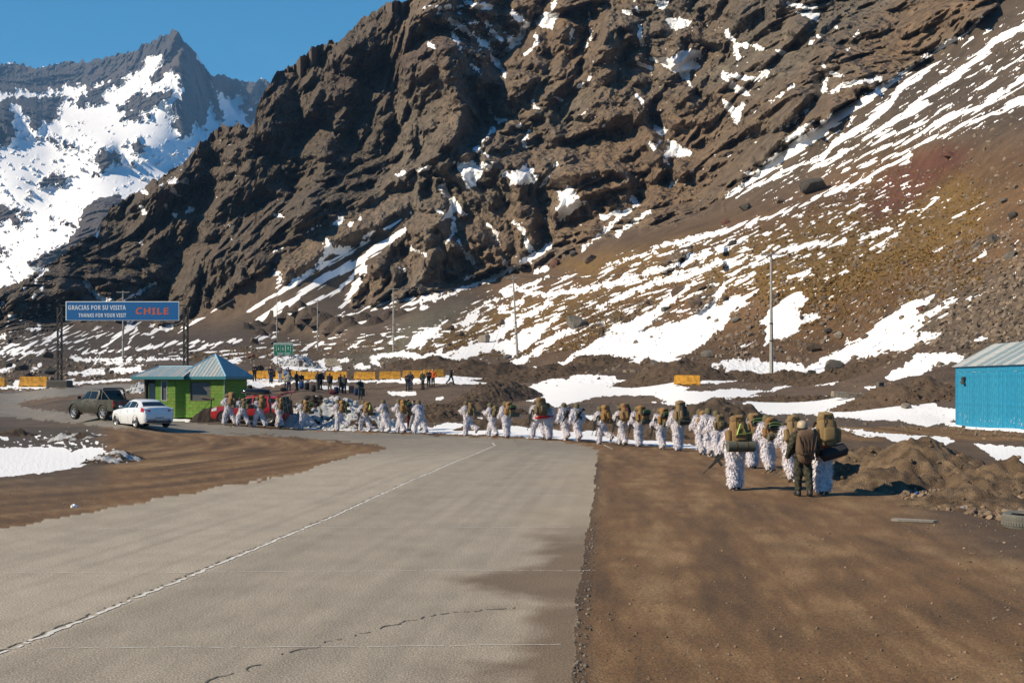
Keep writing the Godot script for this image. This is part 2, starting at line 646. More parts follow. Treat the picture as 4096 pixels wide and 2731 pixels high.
# index of the first column and row at a mark
func col_at(u: float) -> int:
	if u < U_A: return clampi(int((u - U_LO) / 18.0), 0, N_A)
	if u > U_B: return clampi(N_A + N_B + int((u - U_B) / 18.0), 0, NC - 1)
	return clampi(N_A + int((u - U_A) / U_STEP), 0, NC - 1)

func row_at(c: int, v: float) -> int:
	# rows run upwards: the last row whose mark is not above v
	if v > VB[RA - 1]:
		var lo := 0
		var hi := RA - 1
		while lo < hi:
			var mid := (lo + hi + 1) / 2
			if VB[mid] >= v: lo = mid
			else: hi = mid - 1
		return lo
	var top := GV[c * NR + NR - 1]
	return clampi(RA - 1 + int((VB[RA - 1] - v) / (VB[RA - 1] - top) * UP_ROWS), 0, NR - 1)

func paint_poly(f: PackedFloat32Array, p: PackedVector2Array, reach := 8.0) -> void:
	var lo := p[0]; var hi := p[0]
	for q in p: lo = lo.min(q); hi = hi.max(q)
	lo -= Vector2(reach, reach); hi += Vector2(reach, reach)
	var n := p.size()
	var r2 := reach * reach
	for c in range(col_at(lo.x), col_at(hi.x) + 1):
		var u := US[c]
		var r0 := row_at(c, hi.y)
		var r1 := row_at(c, lo.y)
		# edges near this column only
		var near := PackedInt32Array()
		for i in n:
			var a := p[i]; var b := p[(i + 1) % n]
			if maxf(a.x, b.x) > u - reach and minf(a.x, b.x) < u + reach: near.append(i)
		var cross := PackedFloat32Array()
		for i in near:
			var a := p[i]; var b := p[(i + 1) % n]
			if (a.x > u) != (b.x > u): cross.append(a.y + (u - a.x) / (b.x - a.x) * (b.y - a.y))
		for r in range(r0, r1 + 1):
			var k := c * NR + r
			var v := GV[k]
			var inside := false
			for y in cross:
				if y > v: inside = not inside
			var best := r2
			for i in near:
				var a := p[i]; var b := p[(i + 1) % n]
				var ex := b.x - a.x; var ey := b.y - a.y
				var wx := u - a.x; var wy := v - a.y
				var t := clampf((wx * ex + wy * ey) / (ex * ex + ey * ey + 1e-9), 0.0, 1.0)
				wx -= ex * t; wy -= ey * t
				var d := wx * wx + wy * wy
				if d < best: best = d
			var s := sqrt(best)
			if not inside: s = -s
			if s > f[k]: f[k] = s

func paint_line(f: PackedFloat32Array, p: PackedVector2Array, w: PackedFloat32Array, reach := 6.0) -> void:
	for i in p.size() - 1:
		var a := p[i]; var b := p[i + 1]
		var wa := w[i] * 0.5; var wb := w[i + 1] * 0.5
		var pad := maxf(wa, wb) + reach
		var e := b - a
		var l2 := e.length_squared() + 1e-9
		for c in range(col_at(minf(a.x, b.x) - pad), col_at(maxf(a.x, b.x) + pad) + 1):
			var u := US[c]
			for r in range(row_at(c, maxf(a.y, b.y) + pad), row_at(c, minf(a.y, b.y) - pad) + 1):
				var k := c * NR + r
				var wx := u - a.x; var wy := GV[k] - a.y
				var t := clampf((wx * e.x + wy * e.y) / l2, 0.0, 1.0)
				wx -= e.x * t; wy -= e.y * t
				var s := lerpf(wa, wb, t) - sqrt(wx * wx + wy * wy)
				if s > f[k]: f[k] = s

func paint_rock() -> void:
	var f := PackedFloat32Array()
	f.resize(GD.size())
	f.fill(-12.0)
	for s in ROCKS: paint_poly(f, marks(s), 12.0)
	var n := noise(21, 0.05, 4)
	for k in f.size():
		if f[k] > -11.0 and f[k] < 11.0:
			var c := k / NR
			f[k] += n.get_noise_2d(US[c], GV[k]) * 7.0
		ROCK[k] = smoothstep(-2.5, 2.5, f[k])

func carve() -> void:
	# broad ribs and gullies, then crags at ever smaller sizes, all as shares of the distance
	var n := GD.size()
	RELIEF.resize(n)
	# the low outcrops beside the snow fan stand out less
	var calm := PackedFloat32Array()
	calm.resize(n)
	calm.fill(-12.0)
	paint_poly(calm, marks("272,300 276,250 330,222 395,190 418,196 412,222 372,262 350,250"), 12.0)
	var off := PackedFloat32Array()
	off.resize(n)
	for rb in RIBS:
		var amp: float = rb[0]
		var half: float = rb[1]
		var p := marks(rb[2])
		var f := PackedFloat32Array()
		f.resize(n)
		f.fill(-1e3)
		var w := PackedFloat32Array()
		for i in p.size(): w.append(0.0)
		paint_line(f, p, w, half)
		var c0 := NC; var c1 := 0
		for q in p:
			c0 = mini(c0, col_at(q.x - half)); c1 = maxi(c1, col_at(q.x + half))
		for c in range(c0, c1 + 1):
			for k in range(c * NR + RA, c * NR + NR):
				if f[k] > -half:
					var t := 1.0 + f[k] / half
					off[k] -= amp * t * t * (3.0 - 2.0 * t)
	var big := noise(31, 1.0 / 85.0, 4, FastNoiseLite.FRACTAL_RIDGED)
	var mid := noise(32, 1.0 / 26.0, 4, FastNoiseLite.FRACTAL_RIDGED)
	var fine := noise(33, 1.0 / 7.0, 3, FastNoiseLite.FRACTAL_RIDGED)
	var warp := noise(34, 1.0 / 60.0, 2)
	var bump := noise(35, 1.0 / 14.0, 4)
	var lump := noise(36, 1.0 / 2.2, 3)
	var clod := noise(37, 1.0 / 0.35, 2)
	var knob := noise(39, 1.0 / 24.0, 1, FastNoiseLite.FRACTAL_NONE, FastNoiseLite.TYPE_CELLULAR)
	knob.cellular_return_type = FastNoiseLite.RETURN_DISTANCE2_SUB
	var knob2 := noise(40, 1.0 / 8.0, 1, FastNoiseLite.FRACTAL_NONE, FastNoiseLite.TYPE_CELLULAR)
	knob2.cellular_return_type = FastNoiseLite.RETURN_DISTANCE2_SUB
	for c in NC:
		var u := US[c]
		for r in NR:
			var k := c * NR + r
			var d := GD[k]
			var v := GV[k]
			var x := (u - MID) / FOC * d
			var y := EYE + (HOR - v) / FOC * d
			var rk := ROCK[k]
			if r >= RA and rk > 0.01:
				var s := warp.get_noise_3d(x, y, -d) * 22.0
				var q := Vector3(x + s, y * 0.60 + s * 0.3, -d * 0.3)
				# buttresses stand along the fall of the wall, knobs and blocks break them up
				var g := big.get_noise_3dv(q) * 20.0
				var h := mid.get_noise_3d(q.x + 0.08 * y, y * 0.8, q.z) * 9.0
				var e := fine.get_noise_3d(x, y * 0.9, -d * 0.3) * 3.0
				var kx := x + s * 0.4 + h * 0.5; var ky := y * 0.8 + g * 0.3; var kz := -d * 0.35
				var kn := minf(knob.get_noise_3d(kx, ky, kz) + 1.0, 0.7) * 26.0
				var kn2 := minf(knob2.get_noise_3d(x + e * 0.6, y * 0.85 + h * 0.3, kz) + 1.0, 0.7) * 10.5
				var sc := clampf(d / 400.0, 0.5, 1.1)
				RELIEF[k] = rk * (h * 0.15 + e * 0.45 + (kn - 7.0) * 0.14 + (kn2 - 2.7) * 0.4)
				off[k] -= rk * (g * sc + h * clampf(sc * 1.2, 0.0, 1.0) + e + (kn - 7.0) * sc + (kn2 - 2.7) * clampf(sc * 1.3, 0.4, 1.0)) / d * (1.0 - 0.72 * smoothstep(-12.0, 6.0, calm[k]))
			if d > 70.0:
				off[k] -= (1.0 - rk) * (bump.get_noise_3d(x, y, -d) * clampf((d - 70.0) / 80.0, 0.0, 1.0) * 1.1 + lump.get_noise_3d(x, y, -d) * 0.30) / d * (1.0 if r >= RA else 0.25)
	for k in n: GD[k] *= 1.0 + off[k]
	# the ground near the road is uneven by centimetres
	var sway := noise(38, 1.0 / 6.0, 3)
	for c in NC:
		var u := US[c]
		for r in RA:
			var k := c * NR + r
			var d := GD[k]
			if d > 80.0: continue
			var x := (u - MID) / FOC * d
			var hgt := sway.get_noise_2d(x, -d) * 0.035 + clod.get_noise_2d(x, -d) * 0.006
			# moved along its own line of sight, the node keeps its bearing and rises by hgt
			var drop := (GV[k] - HOR) / FOC
			if drop > 0.02: GD[k] = d - hgt / drop * 0.5

const ROADS := [
	"570,690 574,600 586,531 592,500 594,479 597,449 580,444.5 560,441.8 530,439.3 450,435.8 380,433 300,430 240,426.5 175,421.5 110,416 75,412.8 40,409.4 22,406.4 17,403.4 24,399.8 60,395.8 100,392 140,388 160,384 160,379 140,381 60,388 0,392 -430,404 -430,440 -60,416 0,415 62,420.5 100,425 150,430.5 200,432.5 280,434.5 335,439.5 380,443.8 391,446 380,450.5 332,461 305,472 174,496 0,530 -430,610 -430,810 571,810",
	"70,360.5 110,360 150,359.2 190,361 235,363.6 258,366.2 268,369.8 266,373 255,375.4 235,376.8 200,380 195,377 215,374.6 232,371.6 226,368.8 190,366.4 150,364 112,362 70,362.4",
]

func paint_road() -> void:
	for s in ROADS: paint_poly(ROAD, marks(s), 9.0)
	var n := noise(41, 1.0 / 1.6, 4)
	var n2 := noise(42, 1.0 / 0.22, 3)
	for c in NC:
		for r in NR:
			var k := c * NR + r
			if ROAD[k] <= -9.0: continue
			var d := GD[k]
			# marks to metres across, so that the ragged edge has the same size everywhere
			var m := ROAD[k] * d / FOC
			var x := (US[c] - MID) / FOC * d
			ROAD[k] = m + (n.get_noise_2d(x, -d) * 0.11 + n2.get_noise_2d(x, -d) * 0.03) * clampf(d / 40.0, 0.5, 1.6)

# ---------------------------------------------------------------- snow
# Lists are (origin, scale) of a survey sheet, strokes "x,y,w ..." (w across) and patches "x,y ..."
const SNOWS := [
	[400.0, 0.0, 7.84,
		["300,100,3 480,210,5 620,310,5 720,390,4 790,440,5 860,370,6 950,280,6 1000,185,4 900,120,5 880,80,3", "470,110,4 520,190,4 600,170,3", "680,180,3 740,270,3 830,330,3 860,290,3", "710,430,4 760,490,6 810,540,4 825,640,2", "560,500,2 640,580,2", "1240,0,4 1190,80,4 1080,170,4", "1480,100,2.5 1480,200,2.5 1500,270,3 1460,370,2", "1350,240,2 1340,330,2", "1060,270,2 1090,320,3 1030,380,3 980,430,2", "1840,20,3 1860,90,3 1770,90,3", "1885,210,3 1880,290,2.5 1900,350,3", "1860,490,2 1980,540,2", "900,760,3 990,700,3.5", "1040,780,2 1050,830,3.5 1090,850,2", "1210,760,2 1260,780,2", "700,820,2 720,890,2.5 780,960,2.5", "770,970,3 820,940,3", "740,1010,3 660,1090,5 600,1170,6", "650,1130,2 640,1190,3 700,1230,2", "1160,1380,2 1100,1470,2", "1400,900,3 1450,900,3 1490,920,3", "1460,860,2 1440,900,2", "1530,910,2 1580,920,2", "1600,960,2.5 1590,990,2", "1950,1120,2.5 2000,1160,2.5 2040,1120,2.5", "2080,1260,3 2110,1290,3", "0,1370,6 70,1320,5 130,1340,3 240,1310,1.5", "320,1470,3 360,1530,4 400,1568,3", "2120,1450,3 2190,1400,3 2290,1340,2.5", "1850,750,2 1900,790,2", "200,340,2 280,370,1", "410,250,2 440,300,3 470,380,2", "1230,1290,2 1200,1310,2", "1510,1390,2 1530,1380,2", "1550,1340,2 1580,1345,1", "890,980,2.5 940,990,3", "1010,1030,2.5 970,1100,1 980,1150,2"],
		["150,70 250,30 420,20 500,45 420,70 330,80 220,75", "500,10 600,0 740,40 700,100 640,90 560,60", "1080,170 1180,100 1240,110 1225,150 1190,220 1130,215", "2010,0 2110,10 2090,60 2030,80", "2040,150 2120,140 2300,160 2230,220 2160,220", "1940,460 2060,440 2150,450 2180,400 2280,385 2352,410 2352,450 2290,470 2352,520 2250,560 2280,640 2352,740 2300,700 2200,610 2100,540 2030,490", "1375,690 1390,660 1460,640 1480,610 1500,600 1450,660", "430,1270 500,1280 560,1290 540,1240 600,1300 700,1240 730,1270 700,1340 650,1330 610,1420 590,1450 540,1480 490,1410 460,1340", "780,1350 900,1340 990,1290 1000,1320 1060,1300 1050,1370 1100,1370 1050,1430 980,1440 930,1480 880,1450 840,1470 870,1410 800,1390", "1990,940 2020,990 2100,1020 2080,1050 2020,1050", "2100,1090 2180,1140 2290,1190 2270,1220 2180,1220 2100,1250 2070,1220 2090,1170", "1240,1500 1330,1460 1380,1500 1420,1568 1250,1568"]],
	[724.0, 0.0, 7.84,
		["20,1545,4 240,1390,10 500,1200,14 760,1020,13 1000,850,11 1250,690,9 1480,530,4", "100,1545,3 500,1330,5 760,1240,6 900,1100,8 1100,990,11 1300,800,9 1400,680,7 1640,510,4 1700,470,2", "1480,530,3 1600,440,4 1750,340,5 1840,290,4 1950,200,3 2060,115,2", "1100,1160,2 1250,1060,5 1450,860,8 1600,740,8 1750,640,8 1950,480,9 2150,310,8 2352,200,10", "560,1390,3 800,1280,4 960,1180,5 1060,1130,2", "1080,1100,3 1300,980,8 1500,850,10 1600,800,5", "1150,1140,2 1330,1050,4 1560,960,5 1700,860,3 1850,790,3 2000,700,3 2200,560,2", "880,1310,2 1100,1210,4 1400,1110,6 1600,1010,7 1750,920,8 2000,840,8 2200,720,7 2352,600,9", "920,1350,2 1200,1260,4 1500,1150,5 1800,1010,5 2100,890,6 2352,780,9", "1900,860,3 2150,760,4 2352,660,5", "690,1560,4 850,1510,5 1050,1430,5 1250,1320,5 1470,1210,4", "1330,1290,2 1470,1270,3", "770,500,3 800,530,3", "800,620,3 790,700,4", "850,720,3 960,660,4 1110,630,3 1220,620,5", "840,570,2 930,600,3", "230,880,2 400,770,4 500,700,3 620,600,1", "0,580,6 120,600,6 260,620,5 340,570,5", "0,600,6 80,680,7 190,740,6", "0,800,7 70,870,6 110,950,4 150,800,4", "20,250,5 90,350,5 200,350,4 310,380,3", "90,380,4 110,460,4", "400,400,2 490,420,3", "500,20,5 600,50,5 720,60,5", "680,340,2.5 740,290,2.5", "1010,280,3 1050,260,3", "960,380,2.5 1000,370,2.5", "880,220,2.5 890,210,2.5", "140,1340,3 240,1370,3", "1880,350,2 1950,300,2", "1650,550,2 1740,500,2", "1800,520,2 1930,600,1 2060,520,2", "2200,540,2 2290,470,3 2352,430,3", "2250,420,2 2300,390,2", "2070,240,2 2100,230,1", "2330,370,4 2352,350,4", "450,1330,2 480,1320,1", "60,1200,2 20,1230,2"],
		["380,1010 530,950 560,900 690,840 600,900 540,960 450,1000", "470,1090 520,1060 580,1000 720,930 640,1010 580,1060 480,1130", "560,90 650,130 740,180 750,60 690,20 640,60 690,100 620,100"]],
	[250.0, 175.0, 7.84,
		["1190,430,7 1100,500,9 950,600,10 800,700,9 600,800,10 400,930,9 200,1060,8 0,1170,6", "1250,280,3 1150,370,3 1000,470,3 850,560,3 780,600,3 600,700,6 450,780,4 330,860,5 150,960,6 0,1060,6", "900,680,5 800,800,7 700,900,5 560,960,4 400,1040,3 250,1100,2", "900,720,5 820,870,8 760,970,6 720,1040,5", "780,570,4 700,600,9 640,600,8 600,510,5", "600,620,4 560,690,4", "200,760,6 240,800,6 220,880,5 190,930,3", "640,390,4 720,340,6", "780,390,3 860,330,3", "900,490,3 970,440,3", "1000,390,3 1010,400,3", "560,1110,2 900,1040,3 1200,980,4 1500,930,3", "650,1110,2 1000,1050,3 1300,1000,4 1600,930,3", "1100,1070,2 1400,1030,3", "1500,90,6 1560,170,6 1610,230,7 1570,290,7 1510,350,5", "1610,260,3 1690,300,3", "1590,340,3 1600,440,4 1540,530,4", "1640,520,3 1680,600,4 1750,680,3 1720,610,3", "1850,380,3 1890,400,3 1940,510,3.5", "1970,560,4 1960,620,2 2000,700,3.5", "2060,370,4 2140,430,3 2160,520,4 2200,590,4", "1370,230,3 1420,240,2.5", "1470,280,2 1540,310,2", "1260,570,2 1380,620,2.5", "1140,710,2 1210,745,2", "440,450,2 540,395,3", "1620,900,2 1850,830,4 2210,650,6 2352,560,6", "2230,600,3 2200,680,4", "1700,800,3 1760,780,3", "2240,760,4 2320,730,5", "970,1430,4 1200,1390,6 1350,1430,6 1500,1400,5", "1600,1400,6 1800,1330,9 1950,1250,10 2050,1170,7 2200,1080,6 2352,1000,5", "1560,1440,6 1700,1400,8 1900,1340,8 2050,1330,9 2200,1260,7 2352,1150,5", "2020,1400,8 2150,1320,9 2250,1260,6", "1440,1440,5 1560,1400,5", "200,1450,6 380,1440,6", "500,1460,3 600,1450,3", "0,1345,3 60,1350,3", "440,1350,4 560,1310,4", "760,1340,3 870,1320,3", "780,1370,2.5 840,1340,2.5", "1660,310,2 1720,300,2", "180,1220,3 330,1230,4", "690,1160,3 720,1160,2", "840,1160,2 900,1150,2", "380,1200,2 430,1170,2", "980,1310,3 1150,1290,2", "1970,950,2 2100,900,3 2352,930,3", "1850,1000,2 2050,930,2"],
		["1220,1370 1280,1240 1480,1200 1450,1260 1380,1290 1330,1370", "1640,1170 1700,1100 1800,1060 1780,1130 1680,1180"]],
	[500.0, 175.0, 4.48,
		["190,530,3 350,520,4 500,480,4 650,440,4 800,400,5 1000,330,4 1150,250,3", "700,320,3 850,290,5 1000,250,6 1200,190,6 1344,140,5", "200,540,2 450,500,3 600,470,3 750,410,4", "420,600,4 550,540,5 700,480,5 850,450,6 950,400,5 1100,360,6 1200,370,5", "270,860,8 400,790,12 550,700,13 700,620,10 780,540,6 870,480,4", "940,600,4 990,510,6 1050,460,3", "1060,490,4 1110,460,4", "1080,770,3 1160,720,3", "960,850,5 1060,840,8 1180,850,8 1344,860,8", "0,680,5 60,630,4", "0,780,6 120,700,5 260,640,4", "0,600,4 100,560,4", "30,860,7 150,800,6 260,720,6 360,670,4", "0,520,3 70,500,3", "80,510,2 220,450,3", "590,100,4 610,130,3 520,200,5 440,270,4 370,330,3", "670,160,4 600,210,4 520,270,5", "450,190,3 530,170,4", "620,360,2 700,345,2", "480,400,2 620,360,3", "840,360,2 980,320,2", "860,390,2 1040,300,2"],
		["300,855 480,720 690,610 720,590 700,640 640,700 760,660 860,640 900,600 1040,570 1130,530 1180,510 1060,610 1000,680 900,760 840,800 760,850 660,820 620,840 480,800 440,820", "1180,780 1190,600 1300,530 1344,520 1344,700 1280,740 1230,720", "270,80 300,50 330,100 380,120 330,160 270,200 250,160"]],
	[724.0, 175.0, 4.48,
		["0,250,4 120,210,4 340,140,5 500,60,5 650,20,4", "30,400,3 170,400,6 260,340,8 400,310,7 540,300,6", "300,370,2 440,350,3", "30,415,3 150,350,3 250,320,3", "480,290,3 570,240,3", "620,280,5 740,240,6", "660,330,4 780,270,4", "560,170,4 610,130,4", "570,215,3 600,210,3", "870,180,3 960,100,3", "990,215,3 1080,170,4", "1080,170,2 1160,120,2", "930,360,3 1000,320,4", "1120,380,4 1170,350,4", "430,185,2 450,185,2", "310,235,2 345,225,3", "280,485,4 340,450,6 400,425,3", "460,460,3 550,430,3", "650,460,3 670,455,2", "790,385,2 810,380,2", "60,480,5 140,440,5", "80,770,4 150,720,3", "860,680,4 1000,620,4", "1090,560,4 1170,520,4", "1130,740,4 1220,720,4", "1100,590,2 1120,590,2", "130,270,2 210,260,4", "280,190,2 335,180,3", "0,320,3 100,290,3", "480,540,2 470,560,2"],
		["0,570 100,520 170,510 90,570 60,620 0,660", "140,660 230,570 350,520 380,560 330,620 250,640 200,680", "180,720 260,650 430,600 430,640 330,690 260,740", "340,870 480,800 600,730 650,690 790,580 960,520 930,560 880,620 990,560 1060,540 1040,580 940,640 860,700 1000,690 920,750 860,760 830,790 720,790 640,810 560,830 460,870", "780,896 850,800 960,790 1090,800 1060,830 950,850 880,896", "0,850 80,830 150,820 190,850 330,860 460,870 400,896 0,896"]],
	# the flat beyond the road
	[450.0, 362.5, 8.96,
		["0,480,3 180,490,4 280,500,3", "0,90,4 60,70,4"],
		["600,270 680,230 780,180 900,140 1050,150 1100,110 1150,100 1480,120 1500,150 1760,160 1870,100 1950,50 2000,60 2100,170 2030,190 2150,220 2100,250 2352,260 2352,310 2240,350 2100,390 2000,380 1800,350 1950,350 1820,290 1600,290 1300,300 1180,340 930,400 900,370 640,330", "30,180 150,110 500,120 380,190 150,190 40,190", "0,560 220,545 300,590 560,560 720,580 900,590 1100,620 1320,600 1300,650 1450,660 1800,690 2000,710 2200,740 2220,770 1900,740 1600,720 1400,700 1200,690 700,666 500,650 200,640 0,636", "1050,460 1290,470 1270,560 1120,510", "970,60 1150,60 1130,100 1000,60", "700,40 900,30 1000,60 800,60"]],
	[850.0, 300.0, 5.70,
		["550,700,4 700,718,5 990,738,5"],
		["0,560 60,590 280,600 480,600 612,620 612,680 430,720 300,690 0,670", "0,735 100,750 560,780 600,800 500,840 400,890 330,840 200,780", "705,815 992,835 1100,840 1100,940 992,930 870,935 800,880", "390,580 480,575 500,605 400,610", "195,440 260,400 300,380 330,350 370,330 420,340 400,420 330,430 240,460"]],
	[687.5, 375.0, 11.4,
		[],
		["620,310 780,290 1000,260 1500,230 1800,260 1900,250 1930,320 2138,350 2138,520 1850,480 1600,470 1300,430 1000,450 800,420", "0,200 500,150 960,180 800,200 700,230 830,230 600,280 300,240 100,330 0,330", "140,90 330,90 560,60 900,30 1000,0 400,0 170,40", "970,140 1150,100 1290,60 1310,0 1340,0 1390,60 1200,110 1050,160 980,180", "1360,125 1500,90 1720,70 1650,110 1520,110", "1700,600 2000,620 2138,660 2138,700 2000,690", "2020,130 2138,120 2138,200"]],
	[212.5, 337.5, 8.96,
		["2010,550,3 2060,540,3", "970,440,3 1220,450,3", "1020,280,4 1150,270,4", "620,265,5 980,275,5 900,290,3", "1280,250,4 1390,260,4", "1420,200,4 1500,240,4", "1130,210,3 1200,200,3"],
		["305,370 560,365 640,375 800,380 1000,370 1250,378 1500,378 1700,360 1720,350 2060,350 2100,330 2352,300 2352,380 2000,410 1700,400 1300,395 900,390 650,410 400,450 310,420", "1560,480 1820,480 1830,510 1700,520 1580,505", "570,210 700,170 890,180 800,230 620,230", "910,240 1030,190 1010,230", "640,825 900,770 1300,720 1480,720 1420,770 1600,740 1960,800 2100,760 2352,770 2352,862 1900,848 1600,838 1200,826 1000,820 700,800", "1960,710 2200,700 2352,720 2300,745 2000,730"]],
	[0.0, 287.5, 8.364,
		["0,830,3 400,830,3 560,800,3 900,780,2 1190,750,2", "640,600,3 1200,640,3", "590,570,4 650,600,5", "680,600,3 900,600,2 1540,590,3", "1000,870,4 1180,850,5", "1420,1100,4 1620,1120,4", "0,700,4 110,660,4", "270,700,4 330,640,4", "120,800,4 170,780,4", "0,540,5 200,500,5 330,450,5 480,380,5 620,310,3", "0,500,4 150,470,4", "60,545,4 300,540,4 430,490,3", "1070,470,3 1120,390,3 1150,320,3", "1060,380,1.5 1230,380,1.5", "1260,300,5 1300,350,6 1270,400,5", "1350,350,5 1410,330,6", "1480,390,4 1600,300,4 1750,220,3 1950,95,1", "700,540,3 1000,520,3 1200,500,4 1500,460,4 1700,440,3", "0,1245,3 60,1260,3", "1900,620,5 2000,610,4", "1550,500,2 2000,440,3 2300,400,3", "1600,520,2 1900,480,3", "680,230,2 800,200,1"],
		["0,1340 250,1330 520,1330 600,1370 700,1340 870,1340 860,1400 700,1490 400,1540 0,1580 -160,1590 -160,1340", "530,720 700,690 900,670 880,720 700,735", "900,680 1170,650 1170,700 950,720", "850,500 930,420 1000,360 1070,280 1200,280 1100,350 950,460 900,510", "2065,770 2300,760 2300,830 2070,820", "640,520 720,500 760,480 700,525"]],
	[0.0, 175.0, 7.84,
		["660,830,3 720,900,4 800,970,4 910,985,2", "960,985,2 1100,910,3 1220,840,2", "1100,240,4 1130,290,3", "1370,310,4 1380,320,4", "1480,280,5 1500,265,3", "1230,90,4 1300,60,5 1400,50,6 1450,40,5", "1350,110,5 1400,150,4", "1130,130,4 1180,160,3", "1250,200,4 1310,240,3", "230,880,2 300,800,4 370,740,3", "270,950,4 330,890,4", "0,1280,4 80,1230,3", "240,1220,3 300,1190,4", "0,1030,3 20,1000,3", "80,1110,4 120,1105,3", "150,910,2 200,880,3", "1790,395,1.5 1820,400,1.5", "2140,600,2 2220,570,2", "1810,490,1 1870,570,1.5", "2150,310,1.5 2230,330,1.5", "1100,500,1.5 1112,530,1.5"],
		[]],
]

# loose, wind-combed snow: threshold, stretch, direction (radians), size, outlines
const FLECKS := [
	[0.22, 7.5, -0.36, 3.5, "420,325 500,285 600,262 700,230 760,215 760,300 700,330 640,345 560,350 480,362 400,352"],
	[0.36, 7.5, -0.55, 3.1, "728,196 834,111 1024,0 1060,0 1060,120 930,150 860,190 780,210"],
	[0.32, 6.0, -0.36, 3.1, "760,215 900,165 960,200 900,250 800,300 760,300"],
	[0.46, 6.0, -0.5, 2.7, "760,300 900,250 1024,180 1060,200 1060,330 940,330 860,350 770,362"],
	[0.26, 9.0, -0.12, 3.1, "180,345 260,336 420,318 470,330 420,350 300,366 180,366 70,360"],
	[0.18, 7.5, -0.40, 2.7, "-80,340 40,335 110,322 140,325 70,352 -80,368"],
	[0.40, 4.5, -0.3, 3.5, "0,420 0,375 60,365 150,368 150,385 60,392"],
	[0.40, 2.4, 0.5, 2.3, "400,0 520,-20 520,60 500,100 440,40"],
	[0.46, 2.7, 0.3, 2.3, "480,230 560,180 600,230 560,260 500,270"],
	[0.50, 2.7, -0.5, 2.7, "640,230 700,150 760,110 830,110 760,170 700,215"],
	[0.56, 2.2, 0.2, 2.3, "200,140 260,100 300,120 290,240 220,250 180,200"],
	[0.42, 2.4, -0.4, 2.7, "0,300 60,265 70,300 30,340 0,340"],
	[0.42, 2.4, -0.4, 2.7, "140,190 200,145 250,125 240,140 200,165 160,200"],
	[0.48, 2.2, 0.4, 2.7, "560,60 720,10 800,60 760,120 640,130"],
	[0.08, 3.0, 0.1, 3.1, "10,443 40,434 75,434 95,440 112,451 106,462 88,456 50,446"],
]

func paint_snow() -> void:
	var hard := PackedFloat32Array()
	hard.resize(SNOW.size())
	hard.fill(-9.0)
	for s in SNOWS:
		var o := Vector2(s[0], s[1])
		var sc: float = s[2]
		for l in s[3]:
			var p := PackedVector2Array()
			var w := PackedFloat32Array()
			for q in l.split(" ", false):
				var t: PackedStringArray = q.split(",")
				p.append(o + Vector2(t[0].to_float(), t[1].to_float()) / sc)
				w.append(t[2].to_float())
			paint_line(hard, p, w)
		for l in s[4]:
			var p := PackedVector2Array()
			for q in marks(l): p.append(o + q / sc)
			paint_poly(hard, p, 7.0)
	var n1 := noise(51, 0.10, 4)
	var n2 := noise(52, 0.5, 2)
	var comb := noise(53, 0.26, 3)
	for c in NC:
		var u := US[c]
		for r in NR:
			var k := c * NR + r
			if hard[k] <= -6.0: continue
			var v := GV[k]
			# edges feather along the slope
			var g := 1.0 if v < 372.0 else 0.45
			var yy := v if v < 372.0 else 372.0 + (v - 372.0) * 2.5
			if v < 352.0 and ROCK[k] < 0.6 and (u > 724.0 or u < 420.0):
				# snow blown along the fall of the scree
				SNOW[k] = hard[k] - 1.0 + comb.get_noise_2d((u * 0.862 - v * 0.507) / 9.0, v * 0.862 + u * 0.507) * 4.6 - RELIEF[k] * 0.75
				continue
			SNOW[k] = hard[k] + (n1.get_noise_2d(u, yy) * 3.4 + n2.get_noise_2d(u * 0.6 + v * 0.9, (v * 0.9 - u * 0.5)) * 2.2) * g + 0.1 - RELIEF[k] * 0.75
	for z in FLECKS:
		var f := PackedFloat32Array()
		f.resize(SNOW.size())
		f.fill(-14.0)
		var p := marks(z[4])
		paint_poly(f, p, 14.0)
		var a: float = z[2]
		var size: float = z[3]
		var nn := noise(int(p[0].x) + 700, 1.0 / size, 4)
		var ca := cos(a); var sa := sin(a)
		var lo := p[0]; var hi := p[0]
		for q in p: lo = lo.min(q); hi = hi.max(q)
		for c in range(col_at(lo.x - 14), col_at(hi.x + 14) + 1):
			var u := US[c]
			for r in range(row_at(c, hi.y + 14), row_at(c, lo.y - 14) + 1):
				var k := c * NR + r
				if f[k] <= -13.9: continue
				var v := GV[k]
				var s := u * ca + v * sa
				var t := v * ca - u * sa
				var fade := smoothstep(-12.0, 12.0, f[k])
				var val := (nn.get_noise_2d(s / (z[1] as float), t) - (z[0] as float) - (1.0 - fade) * 0.5) * 12.0
				val -= RELIEF[k] * 0.9
				if val > SNOW[k]: SNOW[k] = val

